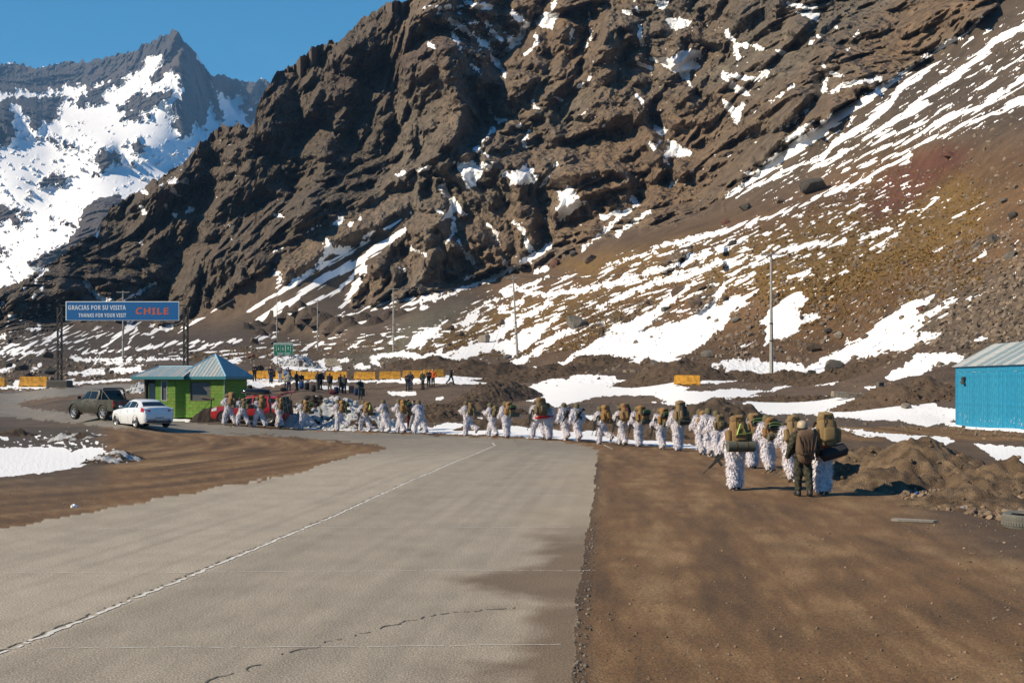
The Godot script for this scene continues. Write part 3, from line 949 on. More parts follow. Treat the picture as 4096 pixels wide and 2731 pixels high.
func paint_tone() -> void:
	var wide := noise(61, 1.0 / 120.0, 3)
	var mid := noise(62, 1.0 / 22.0, 3)
	var fine := noise(63, 1.0 / 3.0, 3)
	var near := noise(64, 1.0 / 1.3, 4)
	var blot := noise(65, 1.0 / 5.0, 3)
	var lane := noise(66, 1.0, 3)
	var base := Color(0.15, 0.10, 0.064)
	for k in TONE.size(): TONE[k] = base
	for g in GROUND:
		for s in g[2]:
			var soft: float = g[1]
			var f := PackedFloat32Array()
			f.resize(TONE.size())
			f.fill(-soft)
			paint_poly(f, marks(s), soft)
			for k in f.size():
				if f[k] > -soft: TONE[k] = TONE[k].lerp(g[0], smoothstep(-soft, soft, f[k]) * 0.95)
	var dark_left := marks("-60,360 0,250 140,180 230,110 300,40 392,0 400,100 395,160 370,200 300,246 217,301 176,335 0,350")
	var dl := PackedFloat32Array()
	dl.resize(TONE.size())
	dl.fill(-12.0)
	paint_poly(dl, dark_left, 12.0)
	for c in NC:
		var u := US[c]
		for r in NR:
			var k := c * NR + r
			var d := GD[k]
			var v := GV[k]
			var x := (u - MID) / FOC * d
			var y := EYE + (HOR - v) / FOC * d
			var col := TONE[k]
			if r >= RA:
				if ROCK[k] > 0.01:
					var a := wide.get_noise_3d(x, y, -d)
					var b := mid.get_noise_3d(x, y * 0.7, -d * 0.3)
					var e := fine.get_noise_3d(x, y, -d * 0.3)
					var rc := Color(0.195, 0.148, 0.104).lerp(Color(0.255, 0.158, 0.084), clampf(a * 1.6 + 0.15 + (0.3 if u > 560.0 else 0.0), 0.0, 1.0) * 0.6)
					rc = rc.lerp(Color(0.150, 0.132, 0.102), clampf(-a * 2.0, 0.0, 1.0) * 0.7)
					rc = rc.lerp(Color(0.29, 0.235, 0.17), clampf(b * 1.5 - 0.2, 0.0, 1.0) * 0.6)
					rc = rc.lerp(Color(0.095, 0.074, 0.058), clampf(-b * 1.5 - 0.2, 0.0, 1.0) * 0.6)
					rc = rc.lerp(Color(0.105, 0.080, 0.056), smoothstep(-12.0, 12.0, dl[k]) * 0.75)  # the left cliff's shaded side is put into its rock colour
					# a reddish band below the summit
					rc = rc.lerp(Color(0.085, 0.052, 0.043), clampf(1.0 - absf(v - (62.0 - (u - 400.0) * 0.35)) / 22.0, 0.0, 1.0) * (0.6 if u > 335.0 and u < 470.0 else 0.0))
					rc = rc * (1.0 + e * 0.45)
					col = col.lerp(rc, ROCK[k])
				if ROCK[k] < 0.99:
					var m := 1.0 + (mid.get_noise_3d(x, y, -d) * 0.35 + fine.get_noise_3d(x, y, -d) * 0.40) * (1.0 - ROCK[k])
					col = col * m
			else:
				var e := near.get_noise_2d(x, -d)
				var b := blot.get_noise_2d(x, -d)
				if ROAD[k] > -0.02 and d < 140.0:
					col = road_tone(x, d, u, v, e, b, lane)
				else:
					col = dirt_tone(x, d, u, v, e, b, lane, col)
			col.a = 1.0
			TONE[k] = col

func road_tone(x: float, d: float, u: float, v: float, e: float, b: float, lane: FastNoiseLite) -> Color:
	# dusty asphalt: paler left lane, tyre-polished right lane, tan dust towards the shoulder
	var col := Color(0.60, 0.525, 0.41)
	if d < 56.0:
		var mid := centre_x(d)
		var off := x - mid
		var edge := edge_x(d) - x
		if off > 0.1: col = Color(0.50, 0.437, 0.34)
		var tracks := lane.get_noise_2d(off * 1.9, d * 0.035)
		col = col.lerp(Color(0.60, 0.525, 0.41), clampf(tracks * 1.6, 0.0, 1.0) * smoothstep(0.2, 2.4, off) * 0.5)
		col = col.lerp(Color(0.36, 0.315, 0.25), clampf(-tracks * 1.4, 0.0, 1.0) * 0.5)
		var dust := clampf(1.0 - (edge - 0.1 + b * 1.0) / 1.5, 0.0, 1.0)
		col = col.lerp(Color(0.56, 0.46, 0.335), dust * 0.75)
		var stain := clampf(1.0 - (edge - 0.35 + b * 0.9 + e * 0.5) / 0.75, 0.0, 1.0) * smoothstep(24.0, 15.0, d)
		col = col.lerp(Color(0.24, 0.165, 0.098), clampf(stain * 1.5, 0.0, 1.0) * 0.85)
		if off < -3.0: col = col.lerp(Color(0.50, 0.435, 0.335), clampf((-off - 3.0) / 2.5 + b * 0.5, 0.0, 1.0) * 0.7)
		col = col.lerp(Color(0.30, 0.27, 0.22), smoothstep(36.0, 52.0, d) * 0.75)
	else:
		col = Color(0.29, 0.268, 0.228).lerp(Color(0.40, 0.34, 0.265), clampf(b * 1.2 - 0.1, 0.0, 0.5))
		if d > 90.0: col = Color(0.30, 0.282, 0.25)
	return col * (1.0 + e * 0.16)

func centre_x(d: float) -> float:
	return along(PackedVector2Array([Vector2(8, -5.45), Vector2(11.3, -5.07), Vector2(16.6, -4.36), Vector2(23, -3.55), Vector2(31.4, -2.7), Vector2(40, -1.75), Vector2(48.7, -0.67), Vector2(56, -1.4)]), d)

func edge_x(d: float) -> float:
	return along(PackedVector2Array([Vector2(8, 0.4), Vector2(10.2, 0.52), Vector2(14, 0.78), Vector2(20.5, 1.33), Vector2(31.4, 2.27), Vector2(45, 3.35), Vector2(56, 3.0)]), d)

func dirt_tone(x: float, d: float, u: float, v: float, e: float, b: float, lane: FastNoiseLite, far: Color) -> Color:
	if d > 85.0: return far * (1.0 + e * 0.3 + b * 0.25)
	var col := Color(0.225, 0.122, 0.048)
	if u > 480.0 and v > 440.0:
		# the shoulder: ruts of pale dust and dark damp earth that run with the road
		var s := x - (d - 10.0) * 0.075
		var t := lane.get_noise_2d(s * 0.8, d * 0.10)
		var t2 := lane.get_noise_2d(s * 2.6 + 40.0, d * 0.5)
		col = col.lerp(Color(0.37, 0.24, 0.115), clampf(t * 1.1 + t2 * 0.7 + e * 0.3, 0.0, 1.0) * 0.75)
		col = col.lerp(Color(0.072, 0.041, 0.018), clampf(-t * 1.1 - t2 * 0.7 + b * 0.3 + e * 0.25, 0.0, 1.0) * 0.7)
		var right := smoothstep(0.0, 2.5, x - along(PackedVector2Array([Vector2(8, 3.9), Vector2(14, 5.4), Vector2(22, 7.0), Vector2(40, 10)]), d) + b * 1.2)
		col = col.lerp(Color(0.085, 0.058, 0.038), right * 0.7)
		# the broken lip of the asphalt is dark
		col = col.lerp(Color(0.06, 0.04, 0.028), clampf(1.0 - (x - edge_x(d)) / 0.28 + e * 0.6, 0.0, 1.0) * 0.8 * smoothstep(44.0, 36.0, d))
	elif v > 426.0:
		# the turning place inside the bend: swept by tyres along its curve
		var rad := Vector2(x + 26.0, (d - 46.0) * 0.8).length()
		var t := lane.get_noise_2d(rad * 0.8, atan2(d - 46.0, x + 26.0) * 1.6)
		var t2 := lane.get_noise_2d(rad * 2.4 + 30.0, atan2(d - 46.0, x + 26.0) * 3.0)
		col = Color(0.215, 0.113, 0.041)
		col = col.lerp(Color(0.39, 0.265, 0.135), clampf(t * 1.5 + t2 * 0.8 - 0.1, 0.0, 1.0) * 0.7)
		col = col.lerp(Color(0.085, 0.048, 0.021), clampf(-t * 1.8 - t2 * 0.6, 0.0, 1.0) * 0.8)
		if u < 115.0:
			col = col.lerp(Color(0.075, 0.058, 0.043), smoothstep(520.0, 440.0, v + b * 12.0) * smoothstep(118.0, 90.0, u))
	else:
		col = Color(0.125, 0.090, 0.064).lerp(Color(0.09, 0.064, 0.046), clampf(b + 0.3, 0.0, 1.0))
	return col * (1.0 + e * 0.30)

func land_point(k: int) -> Vector3:
	var d := GD[k]
	return Vector3((US[k / NR] - MID) / FOC * d, EYE + (HOR - GV[k]) / FOC * d, -d)

# height of the ground at a place
func ground(x: float, z: float) -> float:
	var d := -z
	var u := MID + FOC * x / d
	var c := clampi(col_at(u), 0, NC - 2)
	var t := clampf((u - US[c]) / (US[c + 1] - US[c]), 0.0, 1.0)
	return lerpf(column_height(c, d), column_height(c + 1, d), t)

func column_height(c: int, d: float) -> float:
	var lo := 0
	var hi := NR - 1
	while hi - lo > 1:
		var m := (lo + hi) / 2
		if GD[c * NR + m] < d: lo = m
		else: hi = m
	var k := c * NR + lo
	var t := clampf((d - GD[k]) / maxf(GD[k + 1] - GD[k], 1e-4), 0.0, 1.0)
	var ya := EYE + (HOR - GV[k]) / FOC * GD[k]
	var yb := EYE + (HOR - GV[k + 1]) / FOC * GD[k + 1]
	return lerpf(ya, yb, t)

# the place on the ground at a bearing and height mark
func stand(u: float, v: float) -> Vector3:
	var c := clampi(col_at(u), 0, NC - 1)
	var r := row_at(c, v)
	var k := c * NR + clampi(r, 0, NR - 2)
	var t := clampf((GV[k] - v) / maxf(GV[k] - GV[k + 1], 1e-4), 0.0, 1.0)
	return spot(u, v, lerpf(GD[k], GD[k + 1], t))

class Sheet:
	var v := PackedVector3Array()
	var n := PackedVector3Array()
	var c := PackedColorArray()
	var i := PackedInt32Array()
	var at := PackedInt32Array()
	func _init(count: int) -> void:
		at.resize(count)
		at.fill(-1)
	func mesh() -> ArrayMesh:
		var arr := []
		arr.resize(Mesh.ARRAY_MAX)
		arr[Mesh.ARRAY_VERTEX] = v
		arr[Mesh.ARRAY_NORMAL] = n
		arr[Mesh.ARRAY_COLOR] = c
		arr[Mesh.ARRAY_INDEX] = i
		var m := ArrayMesh.new()
		m.add_surface_from_arrays(Mesh.PRIMITIVE_TRIANGLES, arr)
		return m

var LP := PackedVector3Array()
var LN := PackedVector3Array()

# cut a triangle (three nodes) where the field changes sign and hand both sides on
func node_on(s: Sheet, k: int, snow: bool) -> int:
	var i := s.at[k]
	if i < 0:
		i = s.v.size()
		s.at[k] = i
		s.v.append(LP[k]); s.n.append(LN[k]); s.c.append(Color(1, 1, 1) if snow else TONE[k])
	return i

func between(s: Sheet, a: int, b: int, t: float, snow: bool) -> int:
	s.v.append(LP[a].lerp(LP[b], t))
	s.n.append(LN[a].lerp(LN[b], t).normalized())
	s.c.append(Color(1, 1, 1) if snow else TONE[a].lerp(TONE[b], t))
	return s.v.size() - 1

func share(a: int, b: int, c: int, f: PackedFloat32Array, pos: Sheet, neg: Sheet, snow: bool) -> void:
	var fa := f[a]; var fb := f[b]; var fc := f[c]
	var m := (1 if fa > 0.0 else 0) + (2 if fb > 0.0 else 0) + (4 if fc > 0.0 else 0)
	if m == 0:
		neg.i.append(node_on(neg, a, false)); neg.i.append(node_on(neg, b, false)); neg.i.append(node_on(neg, c, false))
		return
	if m == 7:
		pos.i.append(node_on(pos, a, snow)); pos.i.append(node_on(pos, b, snow)); pos.i.append(node_on(pos, c, snow))
		return
	# bring the odd one out to the front, keeping the turn
	var p := a; var q := b; var r := c
	if m == 2 or m == 5: p = b; q = c; r = a
	elif m == 4 or m == 3: p = c; q = a; r = b
	var tq := f[p] / (f[p] - f[q])
	var tr := f[p] / (f[p] - f[r])
	var one := pos if f[p] > 0.0 else neg
	var two := neg if f[p] > 0.0 else pos
	var s1 := snow and one == pos
	var s2 := snow and two == pos
	one.i.append(node_on(one, p, s1)); one.i.append(between(one, p, q, tq, s1)); one.i.append(between(one, p, r, tr, s1))
	var x := between(two, p, q, tq, s2)
	var y := between(two, p, r, tr, s2)
	two.i.append(x); two.i.append(node_on(two, q, s2)); two.i.append(node_on(two, r, s2))
	two.i.append(x); two.i.append(node_on(two, r, s2)); two.i.append(y)

func emit_land() -> void:
	var n := NC * NR
	LP.resize(n); LN.resize(n)
	for k in n: LP[k] = land_point(k)
	for c in NC:
		var cl := maxi(c - 1, 0); var cr := mini(c + 1, NC - 1)
		for r in NR:
			var dx := LP[cr * NR + r] - LP[cl * NR + r]
			var dy := LP[c * NR + mini(r + 1, NR - 1)] - LP[c * NR + maxi(r - 1, 0)]
			LN[c * NR + r] = dx.cross(dy).normalized()
	var ground_s := Sheet.new(n)
	var road_s := Sheet.new(n)
	var hill_s := Sheet.new(n)
	var rock_s := Sheet.new(n)
	var snow_near := Sheet.new(n)
	var snow_hill := Sheet.new(n)
	var snow_rock := Sheet.new(n)
	var none := Sheet.new(0)
	for c in NC - 1:
		for r in NR - 1:
			var k := c * NR + r
			var k2 := k + NR
			for h in 2:
				var a := k
				var b := k + 1 if h == 0 else k2 + 1
				var d := k2 + 1 if h == 0 else k2
				# clockwise as seen from above
				if r < RA:
					if ROAD[a] > 0.0 or ROAD[b] > 0.0 or ROAD[d] > 0.0:
						share(a, b, d, ROAD, road_s, ground_s, false)
					else:
						share(a, b, d, SNOW, snow_near, ground_s, true)
				elif r < RA + 40 and (ROAD[a] > 0.0 or ROAD[b] > 0.0 or ROAD[d] > 0.0):
					share(a, b, d, ROAD, road_s, hill_s, false)
				elif ROCK[a] + ROCK[b] + ROCK[d] > 1.5: share(a, b, d, SNOW, snow_rock, rock_s, true)
				else: share(a, b, d, SNOW, snow_hill, hill_s, true)
	# behind the crest the mountain falls away
	var back := Shape.new()
	for c in NC - 1:
		var a := LP[c * NR + NR - 1]
		var b := LP[(c + 1) * NR + NR - 1]
		var s := 1.25
		back.quad(a, b, Vector3(b.x * s, b.y * 0.55, b.z * s), Vector3(a.x * s, a.y * 0.55, a.z * s))
		var s2 := 1.5
		back.quad(Vector3(a.x * s, a.y * 0.55, a.z * s), Vector3(b.x * s, b.y * 0.55, b.z * s), Vector3(b.x * s2, -20, b.z * s2), Vector3(a.x * s2, -20, a.z * s2))
	back.facing(0, Vector3.UP)
	structure("ground", ground_s.mesh(), mats.dirt)
	structure("road", road_s.mesh(), mats.asphalt)
	structure("hillside", hill_s.mesh(), mats.hill)
	structure("mountain", rock_s.mesh(), mats.rock)
	structure("mountain_back", back.mesh(60.0), mats.rock_plain)
	structure("snow_field", snow_near.mesh(), mats.snow)
	structure("hillside_snow", snow_hill.mesh(), mats.snow_far)
	structure("mountain_snow", snow_rock.mesh(), mats.snow_far)
	# the land goes on behind and below
	var rest := Shape.new()
	rest.quad(Vector3(-400, -0.05, -7.3), Vector3(400, -0.05, -7.3), Vector3(400, -0.05, 300), Vector3(-400, -0.05, 300))
	rest.facing(0, Vector3.UP)
	structure("ground", rest.mesh(), mats.dirt_plain)

func make_materials() -> void:
	var m := mat("dirt", Color.WHITE, 0.95)
	m.vertex_color_use_as_albedo = true
	textured(m, grain(1, 0.03, 0.68, 1.0, 1024, 6), 2.6, grain(2, 0.06, 0.0, 1.0, 1024, 5), 1.0)
	m = mat("asphalt", Color.WHITE, 0.9)
	m.vertex_color_use_as_albedo = true
	textured(m, grain(3, 0.07, 0.56, 1.0, 1024, 3), 2.4, grain(4, 0.08, 0.0, 1.0, 1024, 2), 0.4)
	m = mat("hill", Color.WHITE, 0.95)
	m.vertex_color_use_as_albedo = true
	textured(m, grain(5, 0.03, 0.68, 1.0, 1024, 6), 9.0, grain(6, 0.04, 0.0, 1.0, 1024, 5), 25.0)
	m = mat("rock", Color.WHITE, 0.93)
	m.vertex_color_use_as_albedo = true
	textured(m, grain(7, 0.012, 0.68, 1.0, 1024, 6), 60.0, grain(8, 0.016, 0.0, 1.0, 1024, 7), 420.0)
	m = mat("rock_plain", lin(0.13, 0.10, 0.08), 0.95)
	m = mat("dirt_plain", lin(0.14, 0.10, 0.07), 0.95)
	m = mat("snow", lin(0.86, 0.87, 0.88), 0.75)
	textured(m, null, 1.2, grain(9, 0.02, 0.0, 1.0, 512, 5), 3.0)
	m = mat("rock_peak", Color.WHITE, 0.95)
	m.vertex_color_use_as_albedo = true
	textured(m, mats.rock.albedo_texture, 220.0, mats.rock.heightmap_texture, 700.0)
	m = mat("snow_peak", lin(0.86, 0.87, 0.88), 0.8)
	m = mat("snow_far", lin(0.86, 0.87, 0.88), 0.8)
	textured(m, null, 8.0, grain(10, 0.02, 0.0, 1.0, 512, 4), 16.0)
	object_materials()

# ---------------------------------------------------------------- the high snowy peak beyond
const FAR_STATIONS := [
	"-140,360,1400 0,345,1450 60,310,1500 120,270,1650 -60,260,2000 -140,260,2000 0,240,2050 60,205,2300 140,185,2500 200,180,2700 300,200,2700 0,180,2500 60,152,2850 120,150,2800 190,150,3000 240,140,3300",
	"0,140,2850 -140,140,2850 0,112,3050 60,112,3500 30,95,3800 120,112,3350 180,132,3100 178,95,3250 172,55,3480 175,30,3600 205,120,3500 222,118,3750 250,122,3900 230,85,4200 265,82,4200 320,80,4200 140,72,3750 100,80,3950 40,84,4050 0,80,4050 -140,80,4000 100,58,4150 0,64,4200 145,45,3850",
	"95,160,2640 113,150,2660 140,150,2700 60,140,2900 15,184,2440 100,215,1800 95,240,1600 40,262,1550",
]
const FAR_CREST := "-150,66 -60,60 0,65 11.5,62.5 23,64 38,69 54,64 68,61 80,62 83,58.5 86,62 102,58 116,55 131,52 139,50 142,45 150.5,43 159,37 166,34 172,30.6 175,29.6 180,33 182,38 187.5,45 195,51 200,60 209,71.5 210.5,76.5 217,74.6 224.5,74.6 235,79 249,81.6 255,81 261.5,78.5 268,82 290,74 400,90"
const FAR_RIBS := [
	[0.016, 12.0, "176,32 180,60 186,90 184,132"],
	[-0.020, 7.0, "181,38 176,50 168,62 160,70"],
	[-0.016, 12.0, "196,60 203,85 208,105"],
	[0.012, 8.0, "212,75 214,95 222,120"],
	[-0.012, 10.0, "228,95 238,110 250,122"],
	[0.012, 8.0, "255,82 250,100 243,114"],
	[0.014, 10.0, "20,100 36,112 38,130"],
	[-0.012, 8.0, "58,102 52,118 62,128"],
	[0.012, 8.0, "2,104 8,120 10,142"],
	[0.014, 8.0, "82,100 100,90 128,74"],
	[0.010, 7.0, "105,150 110,162 100,172"],
	[0.010, 6.0, "138,139 139,148"],
	[-0.006, 18.0, "62,215 55,208 65,190 80,160"],
	[0.006, 14.0, "20,200 50,190 70,178"],
]
const FAR_ROCKS := [
	"-150,60 0,60 38,66 83,55 131,48 142,40 160,33 175,25 183,38 178,48 172,55 168,62 163,58 158,55 145,58 142,66 132,74 128,76 120,80 112,80 104,84 95,82 90,86 80,84 72,88 66,84 58,90 50,86 40,95 32,90 18,88 10,92 -150,92",
	"-150,100 0,101 14,98 30,97 57,95 75,101 88,90 104,82 118,76 128,78 118,86 106,90 100,96 104,102 96,104 86,102 82,108 76,104 66,100 58,104 57,118 50,122 44,122 40,132 32,130 27,118 20,104 10,104 13,118 16,132 9,144 -150,150",
	"176,30 183,38 200,58 210,72 212,80 214,90 220,100 223,122 216,116 211,100 208,112 206,122 201,132 196,118 192,126 190,134 182,138 177,130 168,126 176,118 182,116 176,110 170,106 180,98 184,88 178,84 180,76 170,70 164,74 158,82 150,84 153,76 162,66 168,60 172,52",
	"120,111 124,104 134,96 140,93 150,96 162,92 170,88 176,94 168,100 158,102 152,108 146,112 140,110 134,112 128,110",
	"119,121 124,116 132,110 138,110 140,118 132,120",
	"142,116 148,112 152,116 148,119",
	"208,74 217,72 235,76 249,79 261,75 272,80 266,96 258,100 252,108 246,114 240,110 244,100 248,96 240,92 234,98 226,97 220,92 214,92",
	"246,112 254,104 262,100 258,116 250,124 246,120",
	"94,158 104,148 108,152 112,151 118,156 121,164 114,160 110,166 107,170 98,175 92,178 100,168 98,164",
	"130,148 133,144 138,138 142,146 146,152 138,152",
	"30,134 50,138 70,143 76,148 64,147 45,139",
	"44,178 58,174 66,178 62,186 54,182 46,186 38,184",
	"-150,200 0,204 14,208 20,228 8,220 -150,225",
	"12,206 30,212 24,216 14,212",
	"50,218 62,219 76,226 64,224",
	"77,228 84,208 98,199 110,196 117,194 126,200 108,216 96,236 74,252 60,262 40,268 28,262 52,250 66,242",
	"-150,240 0,245 6,252 12,258 0,252 -150,256",
]

func build_far_range() -> void:
	var keep := [US, NC, NR, RA, GV, GD, ROCK, SNOW, TONE, VB, UP_ROWS, U_LO, U_A, U_B, N_A, N_B]
	US = PackedFloat32Array()
	var u := -130.0
	while u < 330.0:
		US.append(u); u += 1.1
	U_LO = -130.0; U_A = -130.0; U_B = 2000.0; N_A = 0; N_B = US.size()
	NC = US.size(); UP_ROWS = 300; RA = 1; NR = 301
	VB = PackedFloat32Array([368.0])
	var n := NC * NR
	GV = PackedFloat32Array(); GD = PackedFloat32Array(); TONE = PackedColorArray()
	GV.resize(n); GD.resize(n); TONE.resize(n)
	var crest := marks(FAR_CREST)
	var jag := noise(81, 0.12, 4)
	var net := Net.new(FAR_STATIONS, -160.0, 14.0, 38, 0.0, 7.0, 56)
	for c in NC:
		var top := along(crest, US[c]) + jag.get_noise_1d(US[c] * 2.0) * 3.5
		var col := net.column(US[c])
		var last := 0.0
		for r in NR:
			var v := lerpf(368.0, top, r / 300.0)
			GV[c * NR + r] = v
			var d := maxf(net.read(col, v), last * 1.0008)
			last = d
			GD[c * NR + r] = d
	var rock := PackedFloat32Array()
	rock.resize(n)
	rock.fill(-14.0)
	for s in FAR_ROCKS: paint_poly(rock, marks(s), 14.0)
	var off := PackedFloat32Array()
	off.resize(n)
	for rb in FAR_RIBS:
		var amp: float = rb[0]
		var half: float = rb[1]
		var f := PackedFloat32Array()
		f.resize(n)
		f.fill(-1e3)
		var p := marks(rb[2])
		var w := PackedFloat32Array()
		for i in p.size(): w.append(0.0)
		paint_line(f, p, w, half)
		for k in n:
			if f[k] > -half:
				var t := 1.0 + f[k] / half
				off[k] -= amp * t * t * (3.0 - 2.0 * t)
	var big := noise(82, 1.0 / 330.0, 5, FastNoiseLite.FRACTAL_RIDGED)
	var fine := noise(83, 1.0 / 60.0, 4, FastNoiseLite.FRACTAL_RIDGED)
	var dune := noise(84, 1.0 / 420.0, 3)
	var speck := noise(85, 0.16, 4)
	var speck2 := noise(86, 0.05, 3)
	var tint := noise(87, 1.0 / 200.0, 4)
	var snow := PackedFloat32Array()
	snow.resize(n)
	for c in NC:
		for r in NR:
			var k := c * NR + r
			var d := GD[k]
			var x := (US[c] - MID) / FOC * d
			var y := EYE + (HOR - GV[k]) / FOC * d
			var rk := rock[k] + speck.get_noise_2d(US[c], GV[k]) * 5.0 + speck2.get_noise_2d(US[c] + 90.0, GV[k]) * 3.0
			# a few stones show through the open snow
			var bare := (speck.get_noise_2d(US[c] * 0.5 + 300.0, GV[k] * 1.3) - 0.52 + 0.25 * clampf(speck2.get_noise_2d(US[c], GV[k]), -1.0, 0.4)) * 16.0
			rk = maxf(rk, bare - 0.5) + (fine.get_noise_3d(x, y * 0.8, -d) - 0.1) * 2.5
			snow[k] = -rk + 0.6
			var rw := smoothstep(-3.0, 3.0, rk)
			off[k] -= rw * (big.get_noise_3d(x, y * 0.7, -d) * 62.0 + fine.get_noise_3d(x, y, -d) * 30.0) / d
			off[k] -= dune.get_noise_3d(x, y, -d) * 24.0 / d * (1.0 - rw)
			var t := tint.get_noise_3d(x, y, -d)
			TONE[k] = Color(0.085, 0.078, 0.078).lerp(Color(0.058, 0.056, 0.062), clampf(t * 1.6 + 0.3, 0.0, 1.0)).lerp(Color(0.13, 0.096, 0.08), clampf(-t * 1.8 - 0.2, 0.0, 1.0))
			if GV[k] > 192.0: TONE[k] = TONE[k].lerp(Color(0.12, 0.085, 0.065), 0.6)
	for k in n: GD[k] *= 1.0 + off[k]
	LP.resize(n); LN.resize(n)
	for k in n: LP[k] = land_point(k)
	for c in NC:
		var cl := maxi(c - 1, 0); var cr := mini(c + 1, NC - 1)
		for r in NR:
			LN[c * NR + r] = (LP[cr * NR + r] - LP[cl * NR + r]).cross(LP[c * NR + mini(r + 1, NR - 1)] - LP[c * NR + maxi(r - 1, 0)]).normalized()
	var rs := Sheet.new(n)
	var ss := Sheet.new(n)
	for c in NC - 1:
		for r in NR - 1:
			var k := c * NR + r
			share(k, k + 1, k + NR + 1, snow, ss, rs, true)
			share(k, k + NR + 1, k + NR, snow, ss, rs, true)
	structure("mountain", rs.mesh(), mats.rock_peak)
	structure("mountain_snow", ss.mesh(), mats.snow_peak)
	US = keep[0]; NC = keep[1]; NR = keep[2]; RA = keep[3]; GV = keep[4]; GD = keep[5]; ROCK = keep[6]; SNOW = keep[7]; TONE = keep[8]; VB = keep[9]
	UP_ROWS = keep[10]; U_LO = keep[11]; U_A = keep[12]; U_B = keep[13]; N_A = keep[14]; N_B = keep[15]

# ---------------------------------------------------------------- people
# A figure is a skeleton in a pose. Round bones blend into one skin; clothes are looser skins over the same bones.
# The figure faces -z, its right hand is at +x, its lowest sole is at y = 0.

class Flesh:
	var f := PackedFloat32Array()
	var lo := Vector3.ZERO
	var cell := 0.03
	var n := Vector3i.ZERO
	# bones: [a, b, radius a, radius b, flatten along z]
	func build(bones: Array, cell_: float, soft: float, out: Shape) -> void:
		cell = cell_
		var hi := Vector3(-1e9, -1e9, -1e9)
		lo = -hi
		for b in bones:
			var r: float = maxf(b[2], b[3]) + cell * 3.0 + 1.5 / soft
			lo = lo.min((b[0] as Vector3).min(b[1]) - Vector3(r, r, r))
			hi = hi.max((b[0] as Vector3).max(b[1]) + Vector3(r, r, r))
		n = Vector3i((hi - lo) / cell) + Vector3i(2, 2, 2)
		f.resize(n.x * n.y * n.z)
		f.fill(0.0)
		var sy := n.x
		var sz := n.x * n.y
		for b in bones:
			var a: Vector3 = b[0]
			var e: Vector3 = (b[1] as Vector3) - a
			var ra: float = b[2]
			var rb: float = b[3]
			var l2 := maxf(e.length_squared(), 1e-9)
			var pad := maxf(ra, rb) + cell * 2.2 + 1.2 / soft
			var i0 := Vector3i(((a.min(a + e) - Vector3(pad, pad, pad)) - lo) / cell)
			var i1 := Vector3i(((a.max(a + e) + Vector3(pad, pad, pad)) - lo) / cell) + Vector3i.ONE
			i0 = i0.clamp(Vector3i.ZERO, n - Vector3i.ONE)
			i1 = i1.clamp(Vector3i.ZERO, n - Vector3i.ONE)
			for z in range(i0.z, i1.z + 1):
				for y in range(i0.y, i1.y + 1):
					for x in range(i0.x, i1.x + 1):
						var p := lo + Vector3(x, y, z) * cell - a
						var t := clampf(p.dot(e) / l2, 0.0, 1.0)
						var d := (p - e * t).length() - lerpf(ra, rb, t)
						if d < pad: f[x + y * sy + z * sz] += exp(-soft * d)
		# inside where the sum is above 1
		var first := out.v.size()
		var at := {}
		var vs := PackedVector3Array()
		for z in n.z - 1:
			for y in n.y - 1:
				var base := y * sy + z * sz
				for x in n.x - 1:
					var q := base + x
					var m := 0
					if f[q] > 1.0: m |= 1
					if f[q + 1] > 1.0: m |= 2
					if f[q + sy] > 1.0: m |= 4
					if f[q + sy + 1] > 1.0: m |= 8
					if f[q + sz] > 1.0: m |= 16
					if f[q + sz + 1] > 1.0: m |= 32
					if f[q + sz + sy] > 1.0: m |= 64
					if f[q + sz + sy + 1] > 1.0: m |= 128
					if m == 0 or m == 255: continue
					var s := Vector3.ZERO
					var k := 0
					for eg in [[0, 1], [2, 3], [4, 5], [6, 7], [0, 2], [1, 3], [4, 6], [5, 7], [0, 4], [1, 5], [2, 6], [3, 7]]:
						var c0: int = eg[0]
						var c1: int = eg[1]
						if ((m >> c0) & 1) != ((m >> c1) & 1):
							var p0 := Vector3(c0 & 1, (c0 >> 1) & 1, c0 >> 2)
							var p1 := Vector3(c1 & 1, (c1 >> 1) & 1, c1 >> 2)
							var f0 := log(maxf(f[q + int(p0.x) + int(p0.y) * sy + int(p0.z) * sz], 1e-6))
							var f1 := log(maxf(f[q + int(p1.x) + int(p1.y) * sy + int(p1.z) * sz], 1e-6))
							s += p0.lerp(p1, clampf(f0 / (f0 - f1), 0.0, 1.0))
							k += 1
					at[q] = vs.size()
					vs.append(lo + (Vector3(x, y, z) + s / k) * cell)
		for q in at:
			var x: int = q % n.x
			var y: int = (q / n.x) % n.y
			var z: int = q / sz
			if y > 0 and z > 0 and (f[q] > 1.0) != (f[q + 1] > 1.0) and at.has(q - sy) and at.has(q - sz) and at.has(q - sy - sz):
				face(out, vs, at[q], at[q - sy], at[q - sy - sz], at[q - sz], f[q] > 1.0)
			if x > 0 and z > 0 and (f[q] > 1.0) != (f[q + sy] > 1.0) and at.has(q - 1) and at.has(q - sz) and at.has(q - 1 - sz):
				face(out, vs, at[q], at[q - sz], at[q - sz - 1], at[q - 1], f[q] > 1.0)
			if x > 0 and y > 0 and (f[q] > 1.0) != (f[q + sz] > 1.0) and at.has(q - 1) and at.has(q - sy) and at.has(q - 1 - sy):
				face(out, vs, at[q], at[q - 1], at[q - 1 - sy], at[q - sy], f[q] > 1.0)
		out.outward(first)
	func face(out: Shape, vs: PackedVector3Array, a: int, b: int, c: int, d: int, flip: bool) -> void:
		if flip: out.quad(vs[a], vs[d], vs[c], vs[b])
		else: out.quad(vs[a], vs[b], vs[c], vs[d])

